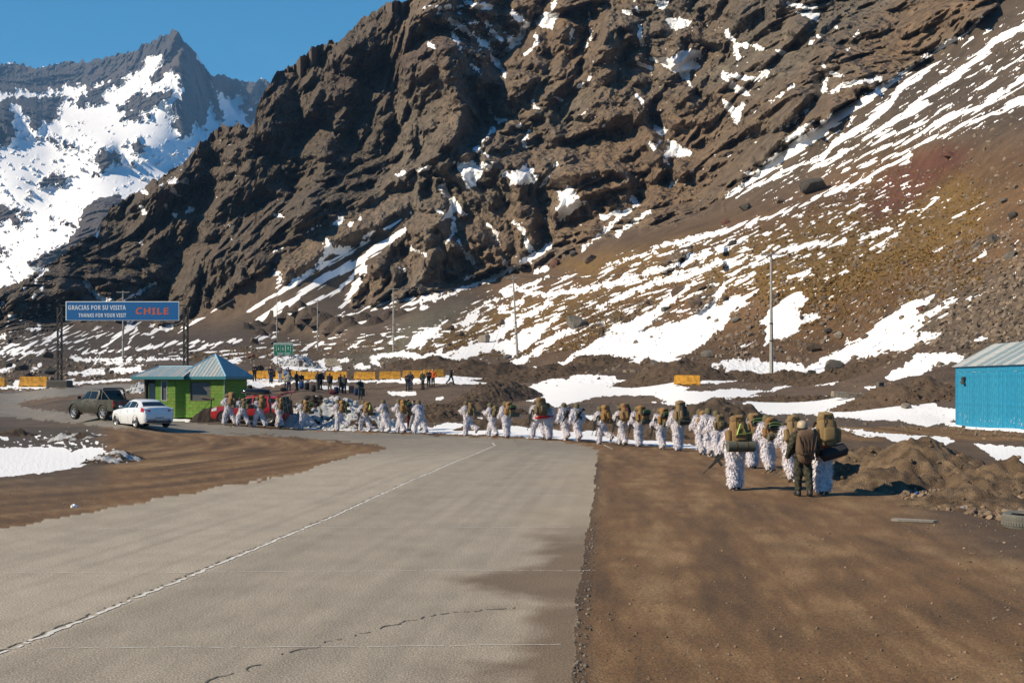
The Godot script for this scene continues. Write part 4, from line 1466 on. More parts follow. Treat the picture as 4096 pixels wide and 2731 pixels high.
# hands reach to points given from the shoulder; legs swing by degrees (thigh forward, knee bent)
func joints(p: Dictionary) -> Dictionary:
	var j := {}
	var lean := deg_to_rad(p.get("lean", 3.0))
	var hips := Vector3.ZERO
	for s in [-1, 1]:
		var k := "L" if s < 0 else "R"
		var th := deg_to_rad(p.get("thigh" + k, 0.0))
		var kn := deg_to_rad(p.get("knee" + k, 4.0))
		var out: float = p.get("spread", 0.03)
		var h := Vector3(0.092 * s, 0, 0)
		var knee := h + Vector3(out * s, -cos(th), -sin(th)).normalized() * 0.43
		var ank := knee + Vector3(out * 0.3 * s, -cos(th - kn), -sin(th - kn)).normalized() * 0.42
		var toe := deg_to_rad(p.get("foot" + k, rad_to_deg(th - kn) * 0.8))
		j["hip" + k] = h; j["knee" + k] = knee; j["ankle" + k] = ank
		j["heel" + k] = ank + Vector3(0, -0.055 * cos(toe), 0.05) + Vector3(0, -0.02, 0) * cos(toe)
		j["toe" + k] = ank + Vector3(0.02 * s, -0.075 * cos(toe) + 0.17 * sin(toe), -0.075 * sin(-toe) * 0.4 - 0.17 * cos(toe))
	var low := minf(minf(j.heelL.y, j.heelR.y), minf(j.toeL.y, j.toeR.y)) - 0.035
	var up := Vector3(0, cos(lean), -sin(lean))
	j.pelvis = hips
	j.belly = up * 0.14
	j.chest = up * 0.34
	j.neck = up * 0.50 + Vector3(0, 0, -0.01)
	var look := deg_to_rad(p.get("look", 0.0))
	var nod := deg_to_rad(p.get("nod", 0.0))
	j.head_basis = Basis(Vector3.UP, look) * Basis(Vector3.RIGHT, -nod)
	j.head = j.neck + up * 0.06 + Vector3(0, 0.085, -0.015)
	for s in [-1, 1]:
		var k := "L" if s < 0 else "R"
		var sh := up * 0.435 + Vector3(0.19 * s, 0, 0)
		var to: Vector3 = p.get("hand" + k, Vector3(0.05 * s, -0.52, -0.04))
		var dist := clampf(to.length(), 0.12, 0.545)
		to = to.normalized() * dist
		var a1 := 0.29; var a2 := 0.26
		var x := (a1 * a1 - a2 * a2 + dist * dist) / (2.0 * dist)
		var hgt := sqrt(maxf(a1 * a1 - x * x, 0.0))
		var hint: Vector3 = p.get("elbow" + k, Vector3(0.35 * s, -0.4, 0.6))
		var dir := to.normalized()
		var side := (hint - dir * hint.dot(dir)).normalized()
		j["shoulder" + k] = sh
		j["elbow" + k] = sh + dir * x + side * hgt
		j["wrist" + k] = sh + to
	for k in j:
		if j[k] is Vector3: j[k] = j[k] - Vector3(0, low, 0)
	return j

func core_bones(j: Dictionary, w: float) -> Array:
	return [[j.hipL, j.hipR, 0.115 + w, 0.115 + w], [j.pelvis + Vector3(-0.05, 0, 0), j.belly + Vector3(-0.05, 0, 0), 0.105 + w, 0.105 + w], [j.pelvis + Vector3(0.05, 0, 0), j.belly + Vector3(0.05, 0, 0), 0.105 + w, 0.105 + w],
		[j.belly + Vector3(-0.055, 0, 0), j.chest + Vector3(-0.075, 0, 0), 0.10 + w, 0.11 + w], [j.belly + Vector3(0.055, 0, 0), j.chest + Vector3(0.075, 0, 0), 0.10 + w, 0.11 + w],
		[j.shoulderL.lerp(j.chest, 0.15), j.shoulderR.lerp(j.chest, 0.15), 0.075 + w, 0.075 + w], [j.chest, j.neck, 0.09 + w, 0.055 + w]]

func arm_bones(j: Dictionary, a: float, b: float, c: float) -> Array:
	var r := []
	for k in ["L", "R"]:
		r.append([j["shoulder" + k], j["elbow" + k], a, b])
		r.append([j["elbow" + k], (j["wrist" + k] as Vector3).lerp(j["elbow" + k], 0.06), b, c])
	return r

func leg_bones(j: Dictionary, a: float, b: float, c: float) -> Array:
	var r := []
	for k in ["L", "R"]:
		r.append([j["hip" + k], j["knee" + k], a, b])
		r.append([j["knee" + k], (j["ankle" + k] as Vector3).lerp(j["knee" + k], 0.08), b, c])
	return r

var head_shape: Shape
var hand_shapes := {}

func make_head() -> Shape:
	# faces -z, middle of the skull at the origin
	var s := Shape.new()
	var b := [[Vector3(0, 0.03, 0.012), Vector3(0, 0.035, -0.012), 0.082, 0.080], [Vector3(0, -0.01, -0.02), Vector3(0, -0.02, -0.028), 0.066, 0.062],
		[Vector3(-0.022, -0.07, -0.045), Vector3(0.022, -0.07, -0.045), 0.034, 0.034], [Vector3(0, -0.09, -0.062), Vector3(0, -0.09, -0.06), 0.020, 0.020],
		[Vector3(0, 0.004, -0.088), Vector3(0, -0.030, -0.104), 0.009, 0.014], [Vector3(-0.03, 0.016, -0.080), Vector3(0.03, 0.016, -0.080), 0.014, 0.014],
		[Vector3(0.078, 0.01, 0.0), Vector3(0.076, -0.03, -0.006), 0.014, 0.010], [Vector3(-0.078, 0.01, 0.0), Vector3(-0.076, -0.03, -0.006), 0.014, 0.010],
		[Vector3(-0.018, -0.056, -0.084), Vector3(0.018, -0.056, -0.084), 0.011, 0.011],
		[Vector3(0, -0.08, 0.02), Vector3(0, -0.15, 0.02), 0.058, 0.058]]
	s.col = Color(0.52, 0.31, 0.21)
	Flesh.new().build(b, 0.011, 110.0, s)
	for k in [-1, 1]:
		s.col = Color(0.75, 0.72, 0.68)
		s.lathe(at(0.030 * k, 0.0, -0.083), [Vector2(0, -0.008), Vector2(0.011, 0), Vector2(0, 0.008)], 8)
		s.col = Color(0.03, 0.02, 0.015)
		s.lathe(turned(Vector3(0.030 * k, 0.0, -0.091), Vector3(PI / 2, 0, 0)), [Vector2(0, -0.003), Vector2(0.006, 0), Vector2(0, 0.003)], 8)
		s.bx(Vector3(0.030 * k, 0.020, -0.093), Vector3(0.036, 0.006, 0.008))
	s.col = Color(0.36, 0.15, 0.12)
	s.bx(Vector3(0, -0.057, -0.094), Vector3(0.040, 0.009, 0.006))
	return s

func make_hand(curl: float) -> Shape:
	# a right hand hanging down -y with its palm towards -x; fingers curl towards the palm
	var s := Shape.new()
	var b := [[Vector3(0, 0, 0), Vector3(0, -0.075, -0.02), 0.020, 0.015], [Vector3(0, -0.005, 0.006), Vector3(0, -0.078, 0.022), 0.018, 0.014], [Vector3(0, -0.02, -0.005), Vector3(0, -0.075, 0), 0.019, 0.015]]
	var z := -0.033
	for q in [0.066, 0.075, 0.070, 0.055]:
		var root := Vector3(0, -0.078, z)
		var a := curl * 0.9
		var m: Vector3 = root + Vector3(-sin(a), -cos(a), 0) * q * 0.55
		a += curl * 1.1
		b.append([root, m, 0.0088, 0.0082])
		b.append([m, m + Vector3(-sin(a), -cos(a), 0) * q * 0.5, 0.0082, 0.0072])
		z += 0.0205
	b.append([Vector3(-0.004, -0.02, -0.02), Vector3(-0.018, -0.05, -0.046), 0.012, 0.0095])
	b.append([Vector3(-0.018, -0.05, -0.046), Vector3(-0.026 - curl * 0.012, -0.082, -0.046 + curl * 0.012), 0.0095, 0.008])
	s.col = Color(0.50, 0.30, 0.20)
	Flesh.new().build(b, 0.0062, 240.0, s)
	return s

func body_mesh(j: Dictionary, glove := Color(0, 0, 0, 0), curlL := 0.5, curlR := 0.5) -> Shape:
	if head_shape == null:
		head_shape = make_head()
		for c in [0.3, 0.5, 1.1]: hand_shapes[c] = make_hand(c)
	var s := Shape.new()
	s.col = Color(0.52, 0.31, 0.21)
	Flesh.new().build(core_bones(j, -0.012) + arm_bones(j, 0.055, 0.044, 0.032) + leg_bones(j, 0.085, 0.058, 0.042) + [[j.neck, j.head, 0.055, 0.055]], 0.035, 42.0, s)
	s.join(head_shape, Transform3D(j.head_basis, j.head))
	for k in ["L", "R"]:
		var dir: Vector3 = (j["wrist" + k] - j["elbow" + k]).normalized()
		var y := -dir
		var fwd := Vector3(0, 0, 1) if absf(y.z) < 0.8 else Vector3(0, 1, 0)
		var x := y.cross(fwd).normalized()
		var z := x.cross(y).normalized()
		var bs := Basis(x, y, z)
		if k == "L": bs = Basis(-x, y, z)
		var h: Shape = hand_shapes[curlL if k == "L" else curlR]
		var from := s.v.size()
		s.join(h, Transform3D(bs, j["wrist" + k] - dir * 0.012))
		if k == "L":
			for i in range(from, s.v.size(), 3):
				var t := s.v[i + 1]; s.v[i + 1] = s.v[i + 2]; s.v[i + 2] = t
		if glove.a > 0.0:
			for i in range(from, s.v.size()): s.c[i] = glove
	return s

func boot(j: Dictionary, k: String, shaft: float, w := 1.0) -> Shape:
	var s := Shape.new()
	var a: Vector3 = j["ankle" + k]
	var heel: Vector3 = j["heel" + k]
	var toe: Vector3 = j["toe" + k]
	var up: Vector3 = (j["knee" + k] - a).normalized()
	Flesh.new().build([[heel, toe, 0.042 * w, 0.038 * w], [a, heel, 0.048 * w, 0.045 * w], [a, a + up * shaft, 0.050 * w, 0.056 * w], [a, toe, 0.048 * w, 0.034 * w]], 0.024, 60.0, s)
	return s

# strips of cloth sewn all over a suit
func strips(on: Shape, count: int, rng: RandomNumberGenerator) -> Shape:
	var s := Shape.new()
	var acc := PackedFloat32Array()
	var sum := 0.0
	for i in range(0, on.v.size(), 3):
		sum += (on.v[i + 1] - on.v[i]).cross(on.v[i + 2] - on.v[i]).length()
		acc.append(sum)
	for q in count:
		var i := acc.bsearch(rng.randf() * sum) * 3
		if i >= on.v.size(): continue
		var a := on.v[i]; var b := on.v[i + 1]; var c := on.v[i + 2]
		var r1 := sqrt(rng.randf()); var r2 := rng.randf()
		var p := a * (1 - r1) + b * (r1 * (1 - r2)) + c * (r1 * r2)
		var nn := (c - a).cross(b - a).normalized()
		var side := nn.cross(Vector3.UP + Vector3(rng.randf_range(-0.5, 0.5), 0, rng.randf_range(-0.5, 0.5))).normalized()
		var down := side.cross(nn).normalized()
		if down.y > 0.0: down = -down
		var d := (down * rng.randf_range(0.5, 1.0) + side * rng.randf_range(-0.7, 0.7) + nn * rng.randf_range(0.15, 0.7)).normalized()
		var l := rng.randf_range(0.045, 0.088)
		var wd := rng.randf_range(0.009, 0.015)
		var m := p + d * l * 0.55 + nn * 0.004
		var e := p + d * l + (nn * rng.randf_range(0.2, 0.9) + down * 0.3) * l * 0.35
		var t := rng.randf_range(0.80, 1.0)
		s.col = Color(t, t * rng.randf_range(0.95, 1.0), t)
		if rng.randf() < 0.08: s.col = Color(0.62, 0.52, 0.46)
		s.quad(p - side * wd, p + side * wd, m + side * wd, m - side * wd)
		s.quad(m - side * wd, m + side * wd, e + side * wd * 0.4, e - side * wd * 0.4)
	return s

var suits := {}

# the parts of a soldier in a pose, built once
func soldier_parts(called: String, p: Dictionary, count: int) -> Dictionary:
	if suits.has(called): return suits[called]
	var rng := RandomNumberGenerator.new()
	rng.seed = called.hash()
	var j := joints(p)
	var d := {"j": j}
	d.body = body_mesh(j, Color(0.035, 0.033, 0.03), 1.1, 1.1).mesh(70.0)
	var suit := Shape.new()
	Flesh.new().build(core_bones(j, 0.035) + arm_bones(j, 0.088, 0.078, 0.068) + leg_bones(j, 0.125, 0.108, 0.112), 0.03, 34.0, suit)
	d.suit = suit.mesh(70.0)
	d.strips = strips(suit, count, rng).mesh()
	d.bootL = boot(j, "L", 0.16, 1.05).mesh(60.0)
	d.bootR = boot(j, "R", 0.16, 1.05).mesh(60.0)
	var he := Shape.new()
	var hx := Transform3D(j.head_basis, j.head)
	he.lathe(hx * turned(Vector3(0, 0.015, 0.008), Vector3(0.10, 0, 0)), [Vector2(0.122, -0.03), Vector2(0.133, -0.028), Vector2(0.131, 0.02), Vector2(0.120, 0.07), Vector2(0.090, 0.112), Vector2(0.045, 0.132), Vector2(0, 0.137)], 18, Vector2(0.92, 1.08))
	he.bx(hx * Vector3(0, 0.0, -0.142), Vector3(0.16, 0.016, 0.05), 0.006, Vector3(-0.25, 0, 0))
	he.lathe(hx * turned(Vector3(0, -0.03, 0.03), Vector3(0.12, 0, 0)), [Vector2(0.112, -0.035), Vector2(0.122, -0.03), Vector2(0.128, 0.02), Vector2(0.12, 0.022)], 18, Vector2(0.92, 1.0))
	d.helmet = he.rumple(noise(3, 14.0, 2), 0.010).mesh(50.0)
	var go := Shape.new()
	go.lathe(hx * turned(Vector3(0, 0.035, 0.008), Vector3(0.16, 0, 0)), [Vector2(0.131, -0.012), Vector2(0.139, -0.010), Vector2(0.138, 0.012), Vector2(0.130, 0.014)], 18, Vector2(0.92, 1.09))
	d.goggles = go.mesh(40.0)
	# a load vest over the suit
	var ve := Shape.new()
	Flesh.new().build([[j.belly + Vector3(-0.06, 0, 0), j.chest + Vector3(-0.085, 0.02, 0), 0.152, 0.158], [j.belly + Vector3(0.06, 0, 0), j.chest + Vector3(0.085, 0.02, 0), 0.152, 0.158], [j.belly, j.chest, 0.158, 0.165]], 0.032, 40.0, ve)
	var up: Vector3 = (j.chest - j.pelvis).normalized()
	for k in 7:
		var a := -2.6 + k * 0.87
		if absf(a) > 2.9: continue
		var r := Vector3(sin(a) * 0.225, 0, -cos(a) * 0.185)
		ve.bx(j.belly + r - up * 0.01, Vector3(0.10, 0.15, 0.055), 0.012, Vector3(0, -a, 0))
	d.vest = ve.rumple(noise(4, 9.0, 2), 0.012).mesh(50.0)
	var ha := Shape.new()
	for s in [-1, 1]:
		ha.tube([j.belly + Vector3(0.11 * s, 0.0, 0.165), j.chest + Vector3(-0.02 * s, -0.02, 0.19), j.chest + Vector3(-0.12 * s, 0.13, 0.13), j.chest + Vector3(-0.12 * s, 0.16, 0.02)], [0.017], 6, 0.5)
	ha.lathe(Transform3D(Basis.IDENTITY, j.belly - up * 0.02), [Vector2(0.19, -0.025), Vector2(0.202, -0.025), Vector2(0.202, 0.025), Vector2(0.19, 0.025)], 20, Vector2(1.02, 0.88))
	d.harness = ha.mesh(40.0)
	suits[called] = d
	return d

func soldier(pose: String, label: String, where: Vector3, turn: float, vest: bool, goggles: bool, big := 1.0) -> Node3D:
	var d: Dictionary = suits[pose]
	var o := thing("person", label, "person", where, turn, "soldiers in white camouflage marching in file")
	put("body", d.body, mats.skin, o)
	var su := put("white_suit", d.suit, mats.gap_shade_cloth, o)
	tag(put("cloth_strips", d.strips, mats.white_strips, su), "", "", "", "stuff")
	put("boot", d.bootL, mats.boot, o)
	put("boot", d.bootR, mats.boot, o)
	var h := put("helmet", d.helmet, mats.camo, o)
	if goggles: put("goggle_strap", d.goggles, mats.black_cloth, h)
	if vest: put("load_vest", d.vest, mats.olive, o)
	else: put("harness", d.harness, mats.black_cloth, o)
	o.scale = Vector3.ONE * big
	return o

func civilian(label: String, where: Vector3, turn: float, p: Dictionary, look: Dictionary) -> Node3D:
	var j := joints(p)
	var o := thing("person", label, "person", where, turn, look.get("group", "travellers waiting by the yellow barriers"))
	put("body", body_mesh(j, Color(0, 0, 0, 0), p.get("curlL", 0.5), p.get("curlR", 0.5)).mesh(70.0), mats.skin, o)
	var fat: float = look.get("fat", 0.018)
	var jk := Shape.new()
	var hem: Vector3 = j.pelvis - (j.chest - j.pelvis).normalized() * 0.03
	Flesh.new().build(core_bones(j, fat) + arm_bones(j, 0.062 + fat, 0.052 + fat, 0.040 + fat * 0.7) + [[j.neck, j.neck + Vector3(0, 0.03, 0), 0.06 + fat * 0.5, 0.062 + fat * 0.5]], 0.03, 42.0, jk)
	put("jacket", jk.rumple(noise(7, 7.0, 3), 0.016).mesh(70.0), cloth(look.top), o)
	var tr := Shape.new()
	Flesh.new().build([[hem + Vector3(-0.06, 0.03, 0), hem + Vector3(0.06, 0.03, 0), 0.128, 0.128]] + leg_bones(j, 0.100, 0.074, 0.068), 0.03, 46.0, tr)
	put("trousers", tr.rumple(noise(8, 8.0, 3), 0.014).mesh(70.0), cloth(look.legs), o)
	put("shoe", boot(j, "L", 0.03, 0.95).mesh(60.0), cloth(look.get("shoes", Color(0.03, 0.03, 0.03))), o)
	put("shoe", boot(j, "R", 0.03, 0.95).mesh(60.0), cloth(look.get("shoes", Color(0.03, 0.03, 0.03))), o)
	var hx := Transform3D(j.head_basis, j.head)
	var ha := Shape.new()
	if look.has("cap"):
		ha.lathe(hx * at(0, 0.035, 0.005), [Vector2(0.097, -0.005), Vector2(0.098, 0.03), Vector2(0.085, 0.065), Vector2(0.05, 0.088), Vector2(0, 0.095)], 14, Vector2(0.92, 1.05))
		ha.bx(hx * Vector3(0, 0.035, -0.125), Vector3(0.13, 0.012, 0.09), 0.004, Vector3(-0.2, 0, 0))
		put("cap", ha.mesh(50.0), cloth(look.cap), o)
	else:
		ha.lathe(hx * turned(Vector3(0, 0.012, 0.014), Vector3(-0.35, 0, 0)), [Vector2(0.094, -0.03), Vector2(0.099, 0.0), Vector2(0.096, 0.04), Vector2(0.078, 0.078), Vector2(0.045, 0.1), Vector2(0, 0.108)], 14, Vector2(0.90, 1.0))
		put("hair", ha.rumple(noise(9, 40.0, 2), 0.006).mesh(60.0), cloth(look.get("hair", Color(0.018, 0.014, 0.012))), o)
	if look.has("extra"):
		var ex := Shape.new()
		if look.extra == "vest_bands":
			for y in [0.16, 0.30]:
				ex.lathe(Transform3D(Basis.IDENTITY, j.pelvis + Vector3(0, y, -0.005 - y * 0.04)), [Vector2(0.16, -0.025), Vector2(0.176, -0.025), Vector2(0.176, 0.025), Vector2(0.16, 0.025)], 18, Vector2(1.0, 0.78))
			put("reflective_band", ex.mesh(40.0), mats.pale_cloth, o)
		elif look.extra == "red_panels":
			for s in [-1, 1]: ex.bx(j.chest + Vector3(0.11 * s, 0.06, 0.05), Vector3(0.14, 0.16, 0.2), 0.05)
			put("red_panel", ex.mesh(50.0), cloth(Color(0.30, 0.02, 0.02)), o)
	return o

func cloth(c: Color) -> StandardMaterial3D:
	var key := "cloth %.3f %.3f %.3f" % [c.r, c.g, c.b]
	if mats.has(key): return mats[key]
	var m := mat(key, lin(c.r, c.g, c.b), 0.9)
	m.rim_enabled = true
	m.rim = 0.15
	return textured(m, mats.weave_tex, 0.35, null, 0.0, false)

# ---------------------------------------------------------------- packs and rifles
func pillow(s: Shape, x: Transform3D, size: Vector3, e := 0.45, e2 := 0.45) -> void:
	# a soft box
	var rows := []
	for i in 11:
		var a := -PI / 2 + PI * i / 10.0
		var row := []
		for k in 18:
			var b := TAU * k / 18.0
			var ca := signf(cos(a)) * pow(absf(cos(a)), e)
			row.append(x * Vector3(size.x * 0.5 * ca * signf(cos(b)) * pow(absf(cos(b)), e2), size.y * 0.5 * signf(sin(a)) * pow(absf(sin(a)), e), size.z * 0.5 * ca * signf(sin(b)) * pow(absf(sin(b)), e2)))
		rows.append(row)
	s.grid(rows, true)

func roll(s: Shape, at_: Vector3, length: float, r: float, ribs: int, turn := Vector3.ZERO) -> void:
	# a ribbed sleeping mat rolled up, lying along x
	var prof := [Vector2(0, -length / 2 + 0.012), Vector2(r * 0.25, -length / 2 + 0.012), Vector2(r * 0.3, -length / 2 + 0.002), Vector2(r * 0.55, -length / 2 + 0.010), Vector2(r * 0.62, -length / 2), Vector2(r * 0.94, -length / 2)]
	for i in ribs:
		var y := -length / 2 + length * (i + 0.5) / ribs
		var h := length / ribs * 0.5
		prof += [Vector2(r * 0.93, y - h * 0.9), Vector2(r, y - h * 0.45), Vector2(r, y + h * 0.45), Vector2(r * 0.93, y + h * 0.9)]
	prof += [Vector2(r * 0.94, length / 2), Vector2(r * 0.62, length / 2), Vector2(r * 0.55, length / 2 - 0.010), Vector2(r * 0.3, length / 2 - 0.002), Vector2(r * 0.25, length / 2 - 0.012), Vector2(0, length / 2 - 0.012)]
	s.lathe(turned(at_, turn) * Transform3D(Basis(Vector3(0, 0, 1), PI / 2), Vector3.ZERO), prof, 18)

# a rucksack whose back panel stands at z = 0 and which bulges to +z, its middle at the origin
func rucksack(o: Dictionary, label: String) -> Node3D:
	var t := thing("backpack", label, "backpack", Vector3.ZERO, 0, "backpacks carried by the soldiers")
	var w: float = o.w; var h: float = o.h; var d: float = o.d
	var cl := cloth(o.color)
	var dark := cloth((o.color as Color) * 0.45)
	var rum := noise(int(h * 1000.0), 5.0, 4)
	var s := Shape.new()
	pillow(s, at(0, -0.04, d * 0.5), Vector3(w, h - 0.10, d), 0.5, 0.6)
	s.rumple(rum, 0.06)
	put("bag", s.mesh(60.0), cl, t)
	s = Shape.new()
	pillow(s, turned(Vector3(0, h * 0.5 - 0.05, d * 0.46), Vector3(0.15, 0, 0)), Vector3(w * 0.84, 0.24, d * 1.05), 0.75, 0.7)
	s.rumple(rum, 0.055)
	var lid := put("lid", s.mesh(60.0), cloth(o.get("lid", (o.color as Color) * 1.08)), t)
	s = Shape.new()
	s.bx(Vector3(0, h * 0.5 - 0.035, d * 1.0), Vector3(w * 0.5, 0.03, 0.03), 0.01)
	put("buckle_band", s.mesh(40.0), dark, lid)
	for k in [-1, 1]:
		s = Shape.new()
		pillow(s, at((w * 0.5 + 0.03) * k, -h * 0.12, d * 0.48), Vector3(0.12, h * 0.42, d * 0.7), 0.4, 0.5)
		s.rumple(rum, 0.02)
		put("side_pocket", s.mesh(60.0), cl, t)
		s = Shape.new()
		s.tube([Vector3(0.10 * k, h * 0.48, d * 0.2), Vector3(0.10 * k, h * 0.42, d * 1.0), Vector3(0.10 * k, 0.0, d * 1.06), Vector3(0.10 * k, -h * 0.42, d * 0.98), Vector3(0.10 * k, -h * 0.46, d * 0.3)], [0.014], 6, 0.4)
		put("strap", s.mesh(40.0), dark, t)
		s = Shape.new()
		s.tube([Vector3(0.13 * k, h * 0.30, 0.03), Vector3(0.15 * k, h * 0.34, -0.10), Vector3(0.15 * k, h * 0.18, -0.30), Vector3(0.17 * k, -0.10, -0.22), Vector3(0.17 * k, -h * 0.36, 0.02)], [0.028], 6, 0.4)
		put("shoulder_strap", s.mesh(40.0), dark, t)
	s = Shape.new()
	pillow(s, at(0, -h * 0.10, d * 1.02), Vector3(w * 0.62, h * 0.40, 0.12), 0.4, 0.5)
	s.rumple(rum, 0.02)
	put("front_pocket", s.mesh(60.0), cl, t)
	if o.has("roll"):
		s = Shape.new()
		var rl: Array = o.roll      # length, radius, x, y, z, colour
		roll(s, Vector3(rl[2], rl[3], rl[4]), rl[0], rl[1], int(rl[0] / 0.028))
		var mt := put("sleeping_mat", s.mesh(50.0), cloth(rl[5]), t)
		s = Shape.new()
		for k in [-1, 1]:
			s.lathe(Transform3D(Basis(Vector3(0, 0, 1), PI / 2), Vector3(rl[2] + k * rl[0] * 0.2, rl[3], rl[4])), [Vector2(rl[1] * 0.98, -0.014), Vector2(rl[1] + 0.006, -0.014), Vector2(rl[1] + 0.006, 0.014), Vector2(rl[1] * 0.98, 0.014)], 16)
		put("mat_strap", s.mesh(40.0), dark, mt)
	if o.has("net"):
		# a dark bundle of ropes under the lid, tied with bright cord
		s = Shape.new()
		pillow(s, turned(Vector3(o.net, 0.08, d * 1.05), Vector3(0, 0, 0.1)), Vector3(w * 1.15, h * 0.34, 0.20), 0.55, 0.6)
		s.rumple(noise(5, 14.0, 3), 0.05)
		for k in 9:
			var pts := []
			for q in 11:
				var a := TAU * q / 10.0 + k
				pts.append(Vector3(o.net + cos(a) * w * (0.40 + 0.03 * (k % 4)), 0.08 + sin(a) * h * (0.11 + 0.012 * (k % 3)), d * 1.05 + 0.10 + 0.012 * sin(a * 2.0 + k)))
			s.tube(pts, [0.010], 5)
		var nb := put("rope_bundle", s.mesh(40.0), mats.black_cloth, t)
		s = Shape.new()
		for k in 2:
			var pts := []
			for q in 9:
				var a := PI * q / 8.0
				pts.append(Vector3(o.net + cos(a) * w * 0.52, (0.13 if k else 0.05) + sin(a) * h * 0.10, d * 1.05 + 0.125))
			s.tube(pts, [0.009], 5)
		put("neon_cord", s.mesh(40.0), mats.neon, nb)
	if o.has("neon"):
		s = Shape.new()
		var z := d * 1.10 + 0.055
		var p := [Vector3(-0.02, 0.20, z - 0.04), Vector3(-0.13, -0.08, z)]
		var q := [Vector3(0.02, 0.20, z - 0.04), Vector3(0.10, -0.04, z)]
		var r := [Vector3(-0.22, -0.10, z - 0.03), Vector3(-0.10, -0.075, z), Vector3(0.12, -0.055, z), Vector3(0.34, 0.0, z - 0.10)]
		for l in [p, q, r]: s.tube(l, [0.022], 6, 0.3)
		put("reflective_strap", s.mesh(40.0), mats.neon, t)
	if o.has("board"):
		var b: Array = o.board      # width, height, x, y, lean
		s = Shape.new()
		s.box(turned(Vector3(b[2], b[3], d + 0.13), Vector3(0.10, b[5] if b.size() > 5 else 0.0, b[4])), Vector3(b[0], b[1], 0.06), 0.015)
		for k in 3: s.box(turned(Vector3(b[2], b[3], d + 0.13), Vector3(0.10, b[5] if b.size() > 5 else 0.0, b[4])) * at(0, (k - 1) * b[1] * 0.3, 0.032), Vector3(b[0] * 0.98, 0.012, 0.012), 0.003)
		var bd := put("folded_board", s.mesh(40.0), cloth(Color(0.045, 0.055, 0.040)), t)
		s = Shape.new()
		var bx := turned(Vector3(b[2], b[3], d + 0.13), Vector3(0.10, b[5] if b.size() > 5 else 0.0, b[4]))
		s.tube([bx * Vector3(-b[0] * 0.5, b[1] * 0.22, 0.04), bx * Vector3(b[0] * 0.5, -b[1] * 0.12, 0.04)], [0.007], 5)
		s.tube([bx * Vector3(-b[0] * 0.5, -b[1] * 0.2, 0.04), bx * Vector3(b[0] * 0.5, b[1] * 0.02, 0.04)], [0.007], 5)
		s.tube([bx * Vector3(-b[0] * 0.1, b[1] * 0.5, 0.04), bx * Vector3(b[0] * 0.12, -b[1] * 0.5, 0.04)], [0.007], 5)
		put("cord", s.mesh(40.0), mats.pale_cloth, bd)
	if o.has("pad"):
		s = Shape.new()
		s.bx(Vector3(0, -h * 0.5 - 0.06, d * 0.6), Vector3(w * 1.35, 0.10, d * 0.8), 0.02, Vector3(0, 0, 0.03))
		put("red_pad", s.mesh(40.0), cloth(Color(0.48, 0.02, 0.02)), t)
	if o.has("sack"):
		s = Shape.new()
		s.lathe(turned(Vector3(0.10, -h * 0.5 - 0.10, d * 0.75), Vector3(0, 0, PI / 2 + 0.30)), [Vector2(0, -0.33), Vector2(0.10, -0.32), Vector2(0.135, -0.28), Vector2(0.142, 0.0), Vector2(0.135, 0.27), Vector2(0.06, 0.31), Vector2(0, 0.32)], 18)
		s.rumple(noise(6, 8.0, 3), 0.03)
		var sk := put("stuff_sack", s.mesh(60.0), mats.black_cloth, t)
		s = Shape.new()
		s.tube([Vector3(-0.26, -h * 0.5 - 0.0, d * 0.75 + 0.14), Vector3(-0.08, -h * 0.5 + 0.04, d * 0.75 + 0.15)], [0.022], 6, 0.5)
		put("red_tape", s.mesh(40.0), cloth(Color(0.5, 0.03, 0.02)), sk)
	if o.has("panel"):
		s = Shape.new()
		pillow(s, at(0.01, 0.04, d * 1.04), Vector3(w * 0.5, h * 0.52, 0.14), 0.35, 0.45)
		s.rumple(noise(6, 9.0, 3), 0.03)
		put("black_pouch", s.mesh(60.0), mats.black_cloth, t)
	if o.has("red_cord"):
		s = Shape.new()
		s.tube([Vector3(-w * 0.35, h * 0.40, d * 0.95), Vector3(-w * 0.22, 0.10, d * 1.1), Vector3(-w * 0.10, -0.12, d * 1.12)], [0.012], 6)
		put("red_cord", s.mesh(40.0), cloth(Color(0.5, 0.03, 0.02)), t)
	return t

func shoulder(t: Node3D, who: Node3D, pose: String, drop := 0.0, tilt := 0.0) -> void:
	# set a pack on the back of a soldier
	var j: Dictionary = suits[pose].j
	var up: Vector3 = (j.chest - j.pelvis).normalized()
	var back: Vector3 = j.chest + up * (-0.02 - drop) + Vector3(0, 0, 0.175)
	t.transform = who.transform * Transform3D(Basis(Vector3.RIGHT, atan2(up.z, up.y)) * Basis(Vector3(0, 0, 1), tilt), back)

